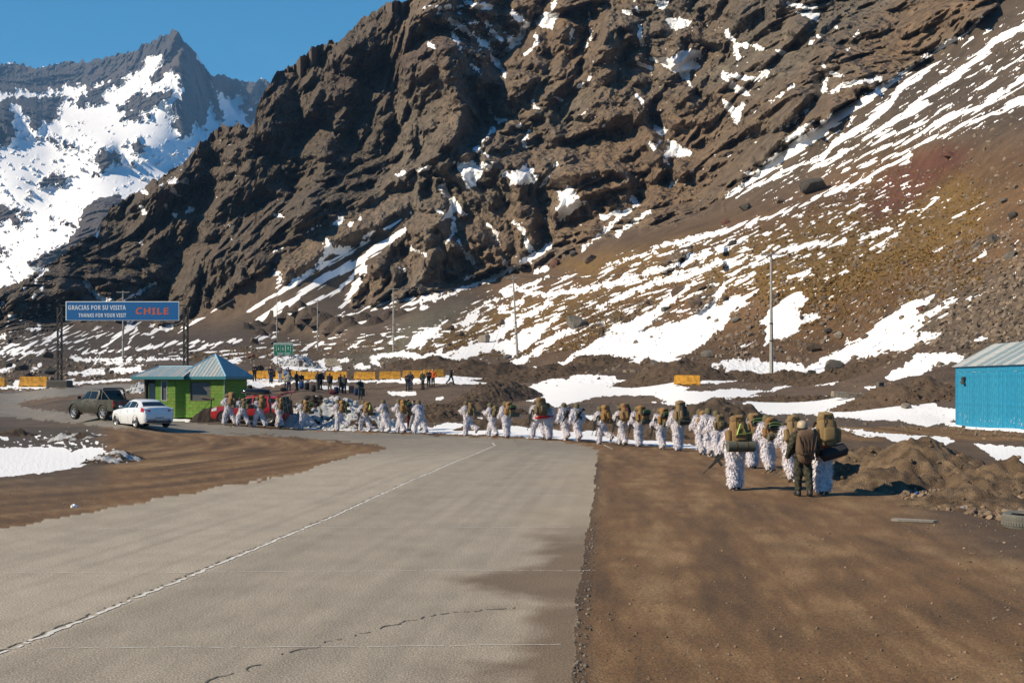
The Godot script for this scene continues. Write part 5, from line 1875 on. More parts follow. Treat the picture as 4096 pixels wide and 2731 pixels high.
func rifle_shapes() -> Dictionary:
	# muzzle towards -z, butt towards +z
	var d := {}
	var s := Shape.new()
	s.bx(Vector3(0, 0, 0), Vector3(0.045, 0.075, 0.26), 0.008)
	s.bx(Vector3(0, 0.045, -0.02), Vector3(0.03, 0.02, 0.30), 0.004)
	d.receiver = s.mesh(30.0)
	s = Shape.new()
	s.bx(Vector3(0, -0.005, -0.26), Vector3(0.05, 0.06, 0.27), 0.012)
	d.handguard = s.mesh(30.0)
	s = Shape.new()
	s.tube([Vector3(0, 0, -0.38), Vector3(0, 0, -0.56)], [0.011], 8)
	s.tube([Vector3(0, 0, -0.55), Vector3(0, 0, -0.61)], [0.016], 8)
	d.barrel = s.mesh(40.0)
	s = Shape.new()
	s.slab([Vector2(0.12, 0.025), Vector2(0.36, 0.03), Vector2(0.37, -0.11), Vector2(0.33, -0.11), Vector2(0.24, -0.03), Vector2(0.12, -0.03)], Transform3D(Basis(Vector3(0, 0, 1), Vector3.UP, Vector3(-1, 0, 0)), Vector3.ZERO), 0.036)
	d.stock = s.mesh(30.0)
	s = Shape.new()
	s.slab([Vector2(-0.10, -0.03), Vector2(-0.03, -0.03), Vector2(-0.05, -0.20), Vector2(-0.12, -0.19)], Transform3D(Basis(Vector3(0, 0, 1), Vector3.UP, Vector3(-1, 0, 0)), Vector3.ZERO), 0.026)
	d.magazine = s.mesh(30.0)
	s = Shape.new()
	s.tube([Vector3(0, 0.085, -0.10), Vector3(0, 0.085, 0.06)], [0.020], 10)
	s.bx(Vector3(0, 0.062, -0.02), Vector3(0.02, 0.03, 0.08), 0.004)
	d.scope = s.mesh(40.0)
	s = Shape.new()
	for k in [-1, 1]: s.tube([Vector3(0, -0.02, -0.42), Vector3(0.08 * k, -0.26, -0.40)], [0.009], 6)
	d.bipod = s.mesh(40.0)
	return d

var rifle_proto := {}

func rifle(label: String, x: Transform3D, bipod := false) -> Node3D:
	if rifle_proto.is_empty(): rifle_proto = rifle_shapes()
	var t := thing("rifle", label, "rifle", Vector3.ZERO, 0, "rifles carried by the soldiers")
	for k in rifle_proto:
		if k == "bipod" and not bipod: continue
		put(k, rifle_proto[k], mats.gunmetal, t)
	t.transform = x
	return t

func loose_bag(label: String, where: Vector3, turn: float, kind: String, c: Color) -> Node3D:
	# luggage standing on the ground
	var t := thing("suitcase" if kind == "case" else "travel_bag", label, "suitcase" if kind == "case" else "bag", where, turn, "luggage on the gravel")
	var s := Shape.new()
	if kind == "case":
		s.bx(Vector3(0, 0.40, 0), Vector3(0.46, 0.70, 0.27), 0.05)
		put("shell", s.mesh(40.0), cloth(c), t)
		s = Shape.new()
		for k in [-1, 1]: s.tube([Vector3(0.12 * k, 0.74, 0.08), Vector3(0.12 * k, 0.86, 0.08)], [0.010], 6)
		s.tube([Vector3(-0.13, 0.86, 0.08), Vector3(0.13, 0.86, 0.08)], [0.016], 6)
		put("handle", s.mesh(40.0), mats.black_cloth, t)
		for k in [-1, 1]:
			s = Shape.new()
			s.lathe(turned(Vector3(0.18 * k, 0.03, 0.08), Vector3(0, 0, PI / 2)), [Vector2(0, -0.015), Vector2(0.03, -0.015), Vector2(0.03, 0.015), Vector2(0, 0.015)], 10)
			put("wheel", s.mesh(30.0), mats.black_cloth, t)
	elif kind == "pack":
		pillow(s, turned(Vector3(0, 0.30, 0), Vector3(0.12, 0, 0)), Vector3(0.44, 0.62, 0.34), 0.5, 0.55)
		put("bag", s.rumple(noise(2, 6.0, 3), 0.05).mesh(60.0), cloth(c), t)
		s = Shape.new()
		pillow(s, turned(Vector3(0, 0.56, 0), Vector3(0.12, 0, 0)), Vector3(0.38, 0.18, 0.34), 0.6, 0.5)
		put("lid", s.rumple(noise(3, 6.0, 3), 0.03).mesh(60.0), cloth(c * 0.7), t)
		s = Shape.new()
		pillow(s, at(0, 0.24, 0.18), Vector3(0.28, 0.26, 0.1), 0.5, 0.5)
		put("front_pocket", s.mesh(60.0), cloth(c * 0.8), t)
	else:
		pillow(s, at(0, 0.17, 0), Vector3(0.72, 0.36, 0.36), 0.6, 0.6)
		put("bag", s.rumple(noise(4, 5.0, 3), 0.05).mesh(60.0), cloth(c), t)
		for k in [-1, 1]:
			s = Shape.new()
			s.tube([Vector3(-0.16, 0.28, 0.10 * k), Vector3(-0.12, 0.40, 0.03 * k), Vector3(0.12, 0.40, 0.03 * k), Vector3(0.16, 0.28, 0.10 * k)], [0.012], 6)
			put("handle", s.mesh(40.0), mats.black_cloth, t)
	return t

# ---------------------------------------------------------------- vehicles
# A body is a loft along z (front at -z). Each station: z, sill height, belt height, belt half width, roof height, roof half width
class Loft:
	var st: Array
	func _init(stations: Array) -> void: st = stations
	func at_z(z: float) -> Array:
		var i := 0
		while i < st.size() - 2 and st[i + 1][0] < z: i += 1
		var a: Array = st[i]; var b: Array = st[i + 1]
		var t := clampf((z - a[0]) / (b[0] - a[0]), 0.0, 1.0)
		var r := []
		for k in 6: r.append(lerpf(a[k], b[k], t))
		return r
	# t: 0 under the sill, 1 sill, 2 flank, 3 belt, 4 roof edge, 5 roof middle
	func point(z: float, t: float, s: float, out := 0.0) -> Vector3:
		var q := at_z(z)
		var p := [Vector2(0.0, q[1]), Vector2(q[3] * 0.90, q[1]), Vector2(q[3] * 0.985, lerpf(q[1], q[2], 0.22)), Vector2(q[3] * 1.0, lerpf(q[1], q[2], 0.62)), Vector2(q[3] * 0.965, q[2]), Vector2(q[5], q[4] - 0.045), Vector2(q[5] * 0.80, q[4] - 0.008), Vector2(0, q[4])]
		var i := clampi(int(t), 0, 6)
		var v: Vector2 = (p[i] as Vector2).lerp(p[i + 1], t - i)
		var e: Vector2 = p[i + 1] - p[i]
		var nn := Vector2(e.y, -e.x).normalized()
		v += nn * out
		return Vector3(v.x * s, v.y, z)
	func shell(zs: Array) -> Shape:
		var s := Shape.new()
		var rows := []
		for z in zs:
			var row := []
			for t in [0.0, 1.0, 2.0, 3.0, 4.0, 5.0, 6.0, 7.0]: row.append(point(z, t, 1.0))
			for t in [6.0, 5.0, 4.0, 3.0, 2.0, 1.0]: row.append(point(z, t, -1.0))
			rows.append(row)
		s.grid(rows, true)
		return s
	func panel(z0: float, z1: float, t0: float, t1: float, side: float, out: float, z0b := 999.0, z1b := 999.0) -> Shape:
		# a plate that lies on the body; its lower and upper edges may start and end at different z
		if z0b > 900.0: z0b = z0
		if z1b > 900.0: z1b = z1
		var s := Shape.new()
		for layer in 2:
			var rows := []
			for i in 7:
				var row := []
				for k in 5:
					var t := lerpf(t0, t1, k / 4.0)
					row.append(point(lerpf(lerpf(z0, z0b, k / 4.0), lerpf(z1, z1b, k / 4.0), i / 6.0), t, side, out if layer == 0 else -0.01))
				rows.append(row)
			s.grid(rows)
		s.facing(0, Vector3(side, 0.3, 0))
		return s
	func across(z0: float, z1: float, t: float, out: float) -> Shape:
		# a pane from side to side over the sloping part between two stations
		var s := Shape.new()
		var rows := []
		for i in 5:
			var z := lerpf(z0, z1, i / 4.0)
			var row := []
			for k in 9:
				var x := (k - 4) / 4.0
				var p := point(z, t if absf(x) > 0.9 else lerpf(7.0, t, absf(x)), signf(x) if x != 0.0 else 1.0, out)
				row.append(p)
			rows.append(row)
		s.grid(rows)
		s.facing(0, Vector3.UP)
		return s

func wheel(parent: Node3D, at_: Vector3, r: float, w: float, spokes: int, side: float) -> void:
	var x := Transform3D(Basis(Vector3(0, 0, 1), -PI / 2 * side), at_)
	var s := Shape.new()
	s.lathe(x, [Vector2(r * 0.66, -w / 2), Vector2(r * 0.93, -w / 2), Vector2(r, -w * 0.34), Vector2(r, w * 0.34), Vector2(r * 0.93, w / 2), Vector2(r * 0.68, w / 2), Vector2(r * 0.66, w * 0.3), Vector2(r * 0.66, -w / 2)], 28)
	var n := Node3D.new()
	var k0 := 0
	var nm := "wheel"
	while parent.has_node(nm):
		k0 += 1
		nm = "wheel_%03d" % k0
	n.name = nm
	parent.add_child(n)
	put("tyre", s.mesh(40.0), mats.rubber, n)
	s = Shape.new()
	s.lathe(x, [Vector2(r * 0.60, w * 0.1), Vector2(r * 0.68, w * 0.46), Vector2(r * 0.66, w * 0.5), Vector2(r * 0.60, w * 0.42), Vector2(r * 0.58, w * 0.1)], 28)
	s.lathe(x, [Vector2(0, w * 0.25), Vector2(r * 0.14, w * 0.25), Vector2(r * 0.14, w * 0.42), Vector2(0, w * 0.44)], 14)
	for k in spokes:
		var a := TAU * k / spokes
		s.box(x * Transform3D(Basis(Vector3.UP, a), Vector3.ZERO) * at(r * 0.36, w * 0.36, 0), Vector3(r * 0.52, w * 0.14, r * (0.9 / spokes)), 0.006)
	put("rim", s.mesh(30.0), mats.alloy, n)
	s = Shape.new()
	s.lathe(x, [Vector2(0, 0), Vector2(r * 0.6, 0), Vector2(r * 0.6, 0.02), Vector2(0, 0.02)], 20)
	put("brake_disc", s.mesh(30.0), mats.black_plastic, n)

func arch(parent: Node3D, at_: Vector3, r: float, side: float, depth: float, m: Material) -> void:
	# the dark hollow and lip round a wheel
	var s := Shape.new()
	var rows := []
	for layer in [0.0, 1.0]:
		var row := []
		for k in 15:
			var a := -0.25 + (PI + 0.5) * k / 14.0
			row.append(at_ + Vector3(side * layer * depth, sin(a) * r, cos(a) * r))
		rows.append(row)
	s.grid(rows)
	var fan := Shape.new()
	for k in 14: fan.tri(at_ + Vector3(side * depth * 0.92, 0, 0), rows[1][k] - Vector3(side * depth * 0.08, 0, 0), rows[1][k + 1] - Vector3(side * depth * 0.08, 0, 0))
	fan.facing(0, Vector3(side, 0, 0))
	s.join(fan)
	put("wheel_arch", s.mesh(30.0), m, parent)

func plate_text(txt: String, size: float, m: Material, parent: Node3D, x: Transform3D, called := "lettering", slant := 0.0, bold := 0.0) -> MeshInstance3D:
	var t := TextMesh.new()
	var f := SystemFont.new()
	f.font_names = PackedStringArray(["Droid Sans"])
	if bold > 0.0: f.font_weight = 700
	var fv := FontVariation.new()
	fv.base_font = f
	if slant != 0.0: fv.variation_transform = Transform2D(Vector2(1, 0), Vector2(slant, 1), Vector2.ZERO)
	t.font = fv
	t.text = txt
	t.font_size = 64
	t.pixel_size = size / 64.0
	t.depth = 0.012
	t.curve_step = 2.0
	var o := put(called, t, m, parent)
	o.transform = x
	return o

func sedan(where: Vector3, turn: float) -> void:
	var t := thing("parked_car", "white saloon car waiting behind the dark green pickup truck", "car", where, turn)
	var lf := Loft.new([[-2.20, 0.36, 0.60, 0.58, 0.63, 0.46], [-2.12, 0.26, 0.70, 0.76, 0.74, 0.60], [-1.80, 0.20, 0.83, 0.845, 0.87, 0.66], [-1.15, 0.19, 0.92, 0.862, 0.97, 0.68], [-0.92, 0.19, 0.945, 0.864, 1.00, 0.66], [-0.25, 0.19, 0.955, 0.866, 1.395, 0.555], [0.20, 0.19, 0.965, 0.866, 1.46, 0.575], [0.75, 0.19, 0.985, 0.866, 1.44, 0.57], [1.15, 0.20, 1.01, 0.864, 1.35, 0.555], [1.72, 0.23, 1.035, 0.85, 1.09, 0.70], [2.02, 0.26, 1.03, 0.82, 1.075, 0.68], [2.14, 0.30, 0.98, 0.79, 1.05, 0.62], [2.20, 0.38, 0.86, 0.74, 0.93, 0.58]])
	var zs := []
	for i in 56: zs.append(-2.20 + 4.40 * i / 55.0)
	put("body", lf.shell(zs).mesh(34.0), mats.white_paint, t)
	for s in [-1, 1]:
		put("side_window", lf.panel(-0.72, 0.22, 4.12, 4.86, s, 0.006, -0.22, 0.20).mesh(30.0), mats.car_glass, t)
		put("side_window", lf.panel(0.29, 1.02, 4.12, 4.86, s, 0.006, 0.27, 0.95).mesh(30.0), mats.car_glass, t)
		put("side_window", lf.panel(1.08, 1.40, 4.15, 4.75, s, 0.006, 1.0, 1.12).mesh(30.0), mats.car_glass, t)
		for z in [0.255, -0.75, 1.06]:
			put("door_seam", lf.panel(z - 0.006, z + 0.006, 1.3, 4.0, s, 0.004, z - 0.006, z + 0.006).mesh(30.0), mats.black_plastic, t)
		for z in [0.12, 1.02]:
			var h := Shape.new()
			h.bx(lf.point(z, 3.7, s, 0.015), Vector3(0.03, 0.03, 0.17), 0.008)
			put("door_handle", h.mesh(30.0), mats.white_paint, t)
		var mr := Shape.new()
		mr.bx(lf.point(-0.66, 4.15, s, 0.11), Vector3(0.18, 0.12, 0.09), 0.03)
		put("wing_mirror", mr.mesh(40.0), mats.white_paint, t)
		for z in [-1.32, 1.24]:
			arch(t, Vector3(0.60 * s, 0.31, z), 0.37, s, 0.272, mats.black_plastic)
			wheel(t, Vector3(0.755 * s, 0.31, z), 0.31, 0.20, 7, s)
		put("tail_light", lf.panel(1.86, 2.13, 3.35, 4.0, s, 0.010, 1.86, 2.14).mesh(30.0), mats.red_lamp, t)
		var tl := Shape.new()
		tl.bx(Vector3(0.58 * s, 0.895, 2.165), Vector3(0.26, 0.10, 0.06), 0.02, Vector3(-0.35, 0.28 * s, 0))
		put("tail_light", tl.mesh(30.0), mats.red_lamp, t)
		var rf := Shape.new()
		rf.bx(Vector3(0.56 * s, 0.46, 2.175), Vector3(0.16, 0.035, 0.05), 0.008)
		put("reflector", rf.mesh(30.0), mats.red_lamp, t)
	put("rear_window", lf.across(1.20, 1.66, 5.6, 0.006).mesh(30.0), mats.car_glass, t)
	put("windscreen", lf.across(-0.86, -0.32, 5.6, 0.006).mesh(30.0), mats.car_glass, t)
	var b := Shape.new()
	b.bx(Vector3(0, 0.40, 2.165), Vector3(1.30, 0.20, 0.07), 0.03)
	put("bumper_insert", b.mesh(30.0), mats.black_plastic, t)
	b = Shape.new()
	b.bx(Vector3(0, 0.62, 2.205), Vector3(1.45, 0.26, 0.06), 0.03)
	put("rear_bumper", b.mesh(30.0), mats.white_paint, t)
	b = Shape.new()
	b.bx(Vector3(0, 0.53, 2.243), Vector3(0.38, 0.135, 0.012), 0.003)
	var lp := put("number_plate", b.mesh(20.0), mats.white_print, t)
	plate_text("LB HK·71", 0.105, mats.black_print, lp, at(0, 0.53, 2.252), "lettering", 0.0, 0.6)
	b = Shape.new()
	b.lathe(turned(Vector3(0, 0.975, 2.155), Vector3(PI / 2 - 0.3, 0, 0)), [Vector2(0, -0.008), Vector2(0.062, -0.008), Vector2(0.058, 0.006), Vector2(0, 0.008)], 16, Vector2(1.0, 0.55))
	put("badge", b.mesh(30.0), mats.alloy, t)
	b = Shape.new()
	b.tube([Vector3(0, 1.43, 0.75), Vector3(0, 1.60, 0.92)], [0.008, 0.004], 6)
	put("aerial", b.mesh(30.0), mats.black_plastic, t)

func pickup(where: Vector3, turn: float) -> void:
	var t := thing("pickup_truck", "dark green double-cab pickup truck with roll bar and kit in its bed", "truck", where, turn)
	var lf := Loft.new([[-2.55, 0.50, 0.80, 0.74, 0.86, 0.60], [-2.45, 0.42, 0.95, 0.84, 1.02, 0.66], [-2.0, 0.40, 1.04, 0.90, 1.10, 0.70], [-1.25, 0.40, 1.09, 0.91, 1.16, 0.70], [-1.08, 0.40, 1.10, 0.91, 1.19, 0.68], [-0.55, 0.40, 1.11, 0.91, 1.66, 0.62], [-0.2, 0.40, 1.11, 0.91, 1.73, 0.64], [0.55, 0.40, 1.12, 0.91, 1.72, 0.64], [0.80, 0.40, 1.12, 0.91, 1.66, 0.63], [0.92, 0.40, 1.12, 0.91, 1.20, 0.74]])
	var zs := []
	for i in 44: zs.append(-2.55 + 3.47 * i / 43.0)
	put("body", lf.shell(zs).mesh(32.0), mats.olive_paint, t)
	for s in [-1, 1]:
		put("side_window", lf.panel(-0.86, -0.02, 4.12, 4.84, s, 0.006, -0.50, -0.02).mesh(30.0), mats.car_glass, t)
		put("side_window", lf.panel(0.05, 0.74, 4.12, 4.84, s, 0.006, 0.05, 0.70).mesh(30.0), mats.car_glass, t)
		for z in [-0.95, 0.015, 0.86]:
			put("door_seam", lf.panel(z - 0.008, z + 0.008, 1.2, 4.0, s, 0.004).mesh(30.0), mats.black_plastic, t)
		for z in [-0.15, 0.66]:
			var h := Shape.new()
			h.bx(lf.point(z, 3.75, s, 0.02), Vector3(0.035, 0.035, 0.16), 0.008)
			put("door_handle", h.mesh(30.0), mats.black_plastic, t)
		var mr := Shape.new()
		mr.bx(lf.point(-0.90, 4.2, s, 0.14), Vector3(0.20, 0.17, 0.10), 0.03)
		put("wing_mirror", mr.mesh(40.0), mats.black_plastic, t)
		var side := Shape.new()
		side.bx(Vector3(0.86 * s, 0.82, 1.74), Vector3(0.09, 0.62, 1.64), 0.03)
		put("bed_side", side.mesh(30.0), mats.olive_paint, t)
		for z in [-1.55, 1.50]:
			arch(t, Vector3(0.62 * s, 0.40, z), 0.47, s, 0.300, mats.black_plastic)
			var fl := Shape.new()
			var path := []
			for k in 11:
				var a := 0.0 + PI * k / 10.0
				path.append(Vector3(0.915 * s, 0.42 + sin(a) * 0.49, z + cos(a) * 0.49))
			fl.tube(path, [0.045], 6, 1.0)
			put("flare", fl.mesh(40.0), mats.olive_paint, t)
			wheel(t, Vector3(0.80 * s, 0.385, z), 0.385, 0.26, 6, s)
		var tl := Shape.new()
		tl.bx(Vector3(0.86 * s, 0.90, 2.565), Vector3(0.13, 0.34, 0.05), 0.015)
		var lamp := put("tail_light", tl.mesh(30.0), mats.red_lamp, t)
		tl = Shape.new()
		tl.bx(Vector3(0.86 * s, 0.86, 2.588), Vector3(0.10, 0.08, 0.02), 0.005)
		put("indicator", tl.mesh(30.0), mats.amber_lamp, lamp)
		var rb := Shape.new()
		rb.tube([Vector3(0.74 * s, 1.10, 1.12), Vector3(0.62 * s, 1.70, 1.06), Vector3(0.56 * s, 1.76, 1.05)], [0.04], 8)
		rb.tube([Vector3(0.64 * s, 1.66, 1.08), Vector3(0.74 * s, 1.12, 2.0)], [0.035], 8)
		put("roll_bar", rb.mesh(40.0), mats.black_plastic, t)
	var s2 := Shape.new()
	s2.tube([Vector3(-0.58, 1.755, 1.05), Vector3(0.58, 1.755, 1.05)], [0.04], 8)
	put("roll_bar", s2.mesh(40.0), mats.black_plastic, t)
	s2 = Shape.new()
	s2.bx(Vector3(0, 0.62, 1.74), Vector3(1.64, 0.08, 1.62), 0.01)
	put("bed_floor", s2.mesh(30.0), mats.black_plastic, t)
	s2 = Shape.new()
	s2.bx(Vector3(0, 0.86, 2.545), Vector3(1.60, 0.54, 0.06), 0.015)
	var tg := put("tailgate", s2.mesh(30.0), mats.olive_paint, t)
	s2 = Shape.new()
	s2.bx(Vector3(-0.36, 0.98, 2.582), Vector3(0.62, 0.045, 0.012), 0.003)
	put("reflective_strip", s2.mesh(30.0), mats.red_lamp, tg)
	s2 = Shape.new()
	s2.bx(Vector3(0, 0.48, 2.60), Vector3(1.55, 0.14, 0.14), 0.03)
	put("rear_bumper", s2.mesh(30.0), mats.black_plastic, t)
	put("windscreen", lf.across(-1.03, -0.60, 5.6, 0.006).mesh(30.0), mats.car_glass, t)
	put("rear_window", lf.across(0.84, 0.90, 5.6, 0.008).mesh(30.0), mats.car_glass, t)
	# kit in the bed
	for q in [["tan rucksack lying in the bed of the dark green pickup", Vector3(-0.42, 1.05, 1.35), Vector3(0.62, 0.46, 0.5), Color(0.23, 0.14, 0.05)], ["dark holdall among the kit in the pickup bed", Vector3(0.35, 1.02, 1.55), Vector3(0.7, 0.45, 0.7), Color(0.05, 0.045, 0.03)], ["brown kit bag at the tailgate end of the pickup bed", Vector3(0.1, 0.95, 2.2), Vector3(0.9, 0.42, 0.5), Color(0.12, 0.08, 0.045)]]:
		var k := thing("kit_bag", q[0], "bag", t.transform * Vector3(q[1].x, 0.66, q[1].z), turn)
		var p := Shape.new()
		pillow(p, at(0, q[2].y * 0.5, 0), q[2], 0.55, 0.55)
		put("bag", p.rumple(noise(5, 5.0, 3), 0.07).mesh(60.0), cloth(q[3]), k)
		p = Shape.new()
		for e in [-1, 1]: p.tube([Vector3(0.16 * e, 0.03, q[2].z * 0.52), Vector3(0.16 * e, q[2].y * 0.85, q[2].z * 0.42), Vector3(0.16 * e, q[2].y * 1.0, 0), Vector3(0.16 * e, q[2].y * 0.85, -q[2].z * 0.42)], [0.02], 6, 0.5)
		put("strap", p.mesh(40.0), mats.black_cloth, k)

func suv(where: Vector3, turn: float) -> void:
	var t := thing("parked_car", "red estate car with raised tailgate, partly hidden by marching soldiers", "car", where, turn)
	var lf := Loft.new([[-2.27, 0.42, 0.72, 0.66, 0.78, 0.5], [-2.18, 0.34, 0.88, 0.80, 0.93, 0.62], [-1.85, 0.28, 1.00, 0.90, 1.05, 0.68], [-1.05, 0.26, 1.06, 0.915, 1.13, 0.70], [-0.85, 0.26, 1.07, 0.92, 1.16, 0.68], [-0.15, 0.26, 1.08, 0.92, 1.60, 0.60], [0.30, 0.26, 1.09, 0.92, 1.67, 0.62], [1.30, 0.27, 1.13, 0.915, 1.64, 0.61], [1.85, 0.30, 1.16, 0.90, 1.56, 0.58], [2.10, 0.36, 1.12, 0.87, 1.30, 0.62], [2.24, 0.42, 0.98, 0.82, 1.05, 0.66]])
	var zs := []
	for i in 50: zs.append(-2.27 + 4.51 * i / 49.0)
	put("body", lf.shell(zs).mesh(34.0), mats.red_paint, t)
	for s in [-1, 1]:
		put("side_window", lf.panel(-0.62, 0.25, 4.12, 4.84, s, 0.006, -0.12, 0.25).mesh(30.0), mats.car_glass, t)
		put("side_window", lf.panel(0.33, 1.15, 4.12, 4.84, s, 0.006, 0.33, 1.10).mesh(30.0), mats.car_glass, t)
		put("side_window", lf.panel(1.24, 1.75, 4.2, 4.8, s, 0.006, 1.2, 1.6).mesh(30.0), mats.car_glass, t)
		for z in [0.29, -0.72, 1.2]:
			put("door_seam", lf.panel(z - 0.006, z + 0.006, 1.3, 4.0, s, 0.004).mesh(30.0), mats.black_plastic, t)
		put("sill_trim", lf.panel(-0.95, 0.95, 1.0, 2.2, s, 0.008).mesh(30.0), mats.black_plastic, t)
		for z in [0.12, 1.02]:
			var h := Shape.new()
			h.bx(lf.point(z, 3.7, s, 0.015), Vector3(0.03, 0.03, 0.17), 0.008)
			put("door_handle", h.mesh(30.0), mats.red_paint, t)
		var mr := Shape.new()
		mr.bx(lf.point(-0.58, 4.2, s, 0.12), Vector3(0.19, 0.13, 0.10), 0.03)
		put("wing_mirror", mr.mesh(40.0), mats.red_paint, t)
		for z in [-1.38, 1.32]:
			arch(t, Vector3(0.62 * s, 0.36, z), 0.43, s, 0.312, mats.black_plastic)
			wheel(t, Vector3(0.80 * s, 0.36, z), 0.36, 0.22, 10, s)
		put("headlight", lf.panel(-2.16, -1.82, 3.2, 3.9, s, 0.010).mesh(30.0), mats.alloy, t)
		put("tail_light", lf.panel(1.92, 2.14, 3.3, 4.1, s, 0.010).mesh(30.0), mats.red_lamp, t)
		var rl := Shape.new()
		rl.tube([Vector3(0.52 * s, 1.66, -0.05), Vector3(0.55 * s, 1.73, 0.2), Vector3(0.54 * s, 1.70, 1.6)], [0.018], 6)
		put("roof_rail", rl.mesh(40.0), mats.black_plastic, t)
	put("windscreen", lf.across(-0.80, -0.22, 5.6, 0.006).mesh(30.0), mats.car_glass, t)
	var b := Shape.new()
	b.bx(Vector3(0, 0.98, 2.10), Vector3(1.30, 0.80, 0.32), 0.05)
	put("boot_opening", b.mesh(30.0), mats.black_plastic, t)
	# the tailgate stands up on its hinges
	b = Shape.new()
	var rows := []
	for i in 7:
		var a := i / 6.0
		var row := []
		for k in 7:
			var x := (k - 3) / 3.0
			row.append(Vector3(x * lerpf(0.56, 0.66, a), 1.66 + 0.26 * sin(a * 2.0) * (1.0 - 0.25 * x * x), 1.62 + a * 1.05))
		rows.append(row)
	b.grid(rows)
	b.facing(0, Vector3.UP)
	var under := Shape.new()
	under.join(b, at(0, -0.05, 0))
	under.facing(0, Vector3.DOWN)
	b.join(under)
	put("tailgate", b.mesh(50.0), mats.red_paint, t)
	for s in [-1, 1]:
		b = Shape.new()
		b.tube([Vector3(0.58 * s, 1.25, 2.05), Vector3(0.58 * s, 1.82, 2.25)], [0.014], 6)
		put("gas_strut", b.mesh(30.0), mats.black_plastic, t)
	# a roof box is strapped on top: it is a thing of its own
	var rb := thing("roof_box", "glossy black roof box on the red car", "roof box", t.transform * Vector3(0.0, 1.665, 0.25), turn)
	b = Shape.new()
	pillow(b, at(0, 0.20, 0), Vector3(0.86, 0.34, 1.75), 0.6, 0.6)
	put("lid", b.mesh(60.0), mats.black_gloss, rb)
	b = Shape.new()
	pillow(b, at(0, 0.13, 0), Vector3(0.88, 0.12, 1.77), 0.5, 0.6)
	put("base", b.mesh(60.0), mats.black_plastic, rb)
	for z in [-0.45, 0.45]:
		b = Shape.new()
		b.bx(Vector3(0, 0.03, z), Vector3(1.10, 0.05, 0.07), 0.01)
		put("cross_bar", b.mesh(30.0), mats.alloy, rb)

# ---------------------------------------------------------------- hut, signs, barriers, poles, shed
var unit_block: ArrayMesh

func fit_text(txt: String, w: float, h: float, m: Material, parent: Node3D, x: Transform3D, called := "lettering", slant := 0.0, bold := 0.0) -> MeshInstance3D:
	var o := plate_text(txt, 0.5, m, parent, x, called, slant, bold)
	var b := o.mesh.get_aabb()
	var sx := w / b.size.x
	var sy := h / b.size.y
	o.transform = x * Transform3D(Basis.from_scale(Vector3(sx, sy, 1.0)), Vector3(-(b.position.x + b.size.x / 2) * sx, -(b.position.y + b.size.y / 2) * sy, 0))
	return o

func block_wall(parent: Node3D, x: Transform3D, w: float, h: float, holes: Array, rng: RandomNumberGenerator) -> void:
	# painted concrete blocks over a backing; holes are Rect2 in the wall's own plane
	var s := Shape.new()
	# the backing, with the openings left out
	var xs := [0.0, w]
	var ys := [0.0, h]
	for r in holes:
		xs += [r.position.x, r.end.x]; ys += [r.position.y, r.end.y]
	xs.sort(); ys.sort()
	for i in xs.size() - 1:
		for k in ys.size() - 1:
			var mid := Vector2((xs[i] + xs[i + 1]) / 2, (ys[k] + ys[k + 1]) / 2)
			var open := false
			for r in holes:
				if r.has_point(mid): open = true
			if not open and xs[i + 1] - xs[i] > 0.001 and ys[k + 1] - ys[k] > 0.001:
				s.box(x * at(mid.x, mid.y, -0.08), Vector3(xs[i + 1] - xs[i], ys[k + 1] - ys[k], 0.15))
	var wall := put("wall", s.mesh(), mats.mortar, parent)
	if unit_block == null: unit_block = Shape.new().bx(Vector3.ZERO, Vector3.ONE, 0.035).mesh()
	var ch := 0.205
	var bw := 0.43
	var row := 0
	var y := 0.0
	while y < h - 0.03:
		var y2 := minf(y + ch, h)
		var p := -bw * 0.5 * (row % 2)
		while p < w - 0.02:
			var pieces := [Vector2(maxf(p, 0.0), minf(p + bw, w))]
			for r in holes:
				if r.position.y < (y + y2) / 2 and r.end.y > (y + y2) / 2:
					var left := []
					for q in pieces:
						if q.x < r.position.x: left.append(Vector2(q.x, minf(q.y, r.position.x)))
						if q.y > r.end.x: left.append(Vector2(maxf(q.x, r.end.x), q.y))
					pieces = left
			for q in pieces:
				if q.y - q.x < 0.05: continue
				var b := put("block", unit_block, mats["green_%d" % (rng.randi() % 4)], wall)
				b.transform = x * at((q.x + q.y) / 2, (y + y2) / 2, rng.randf_range(-0.002, 0.003)) * Transform3D(Basis.from_scale(Vector3(q.y - q.x - 0.012, y2 - y - 0.012, 0.03)), Vector3.ZERO)
			p += bw
		y += ch
		row += 1

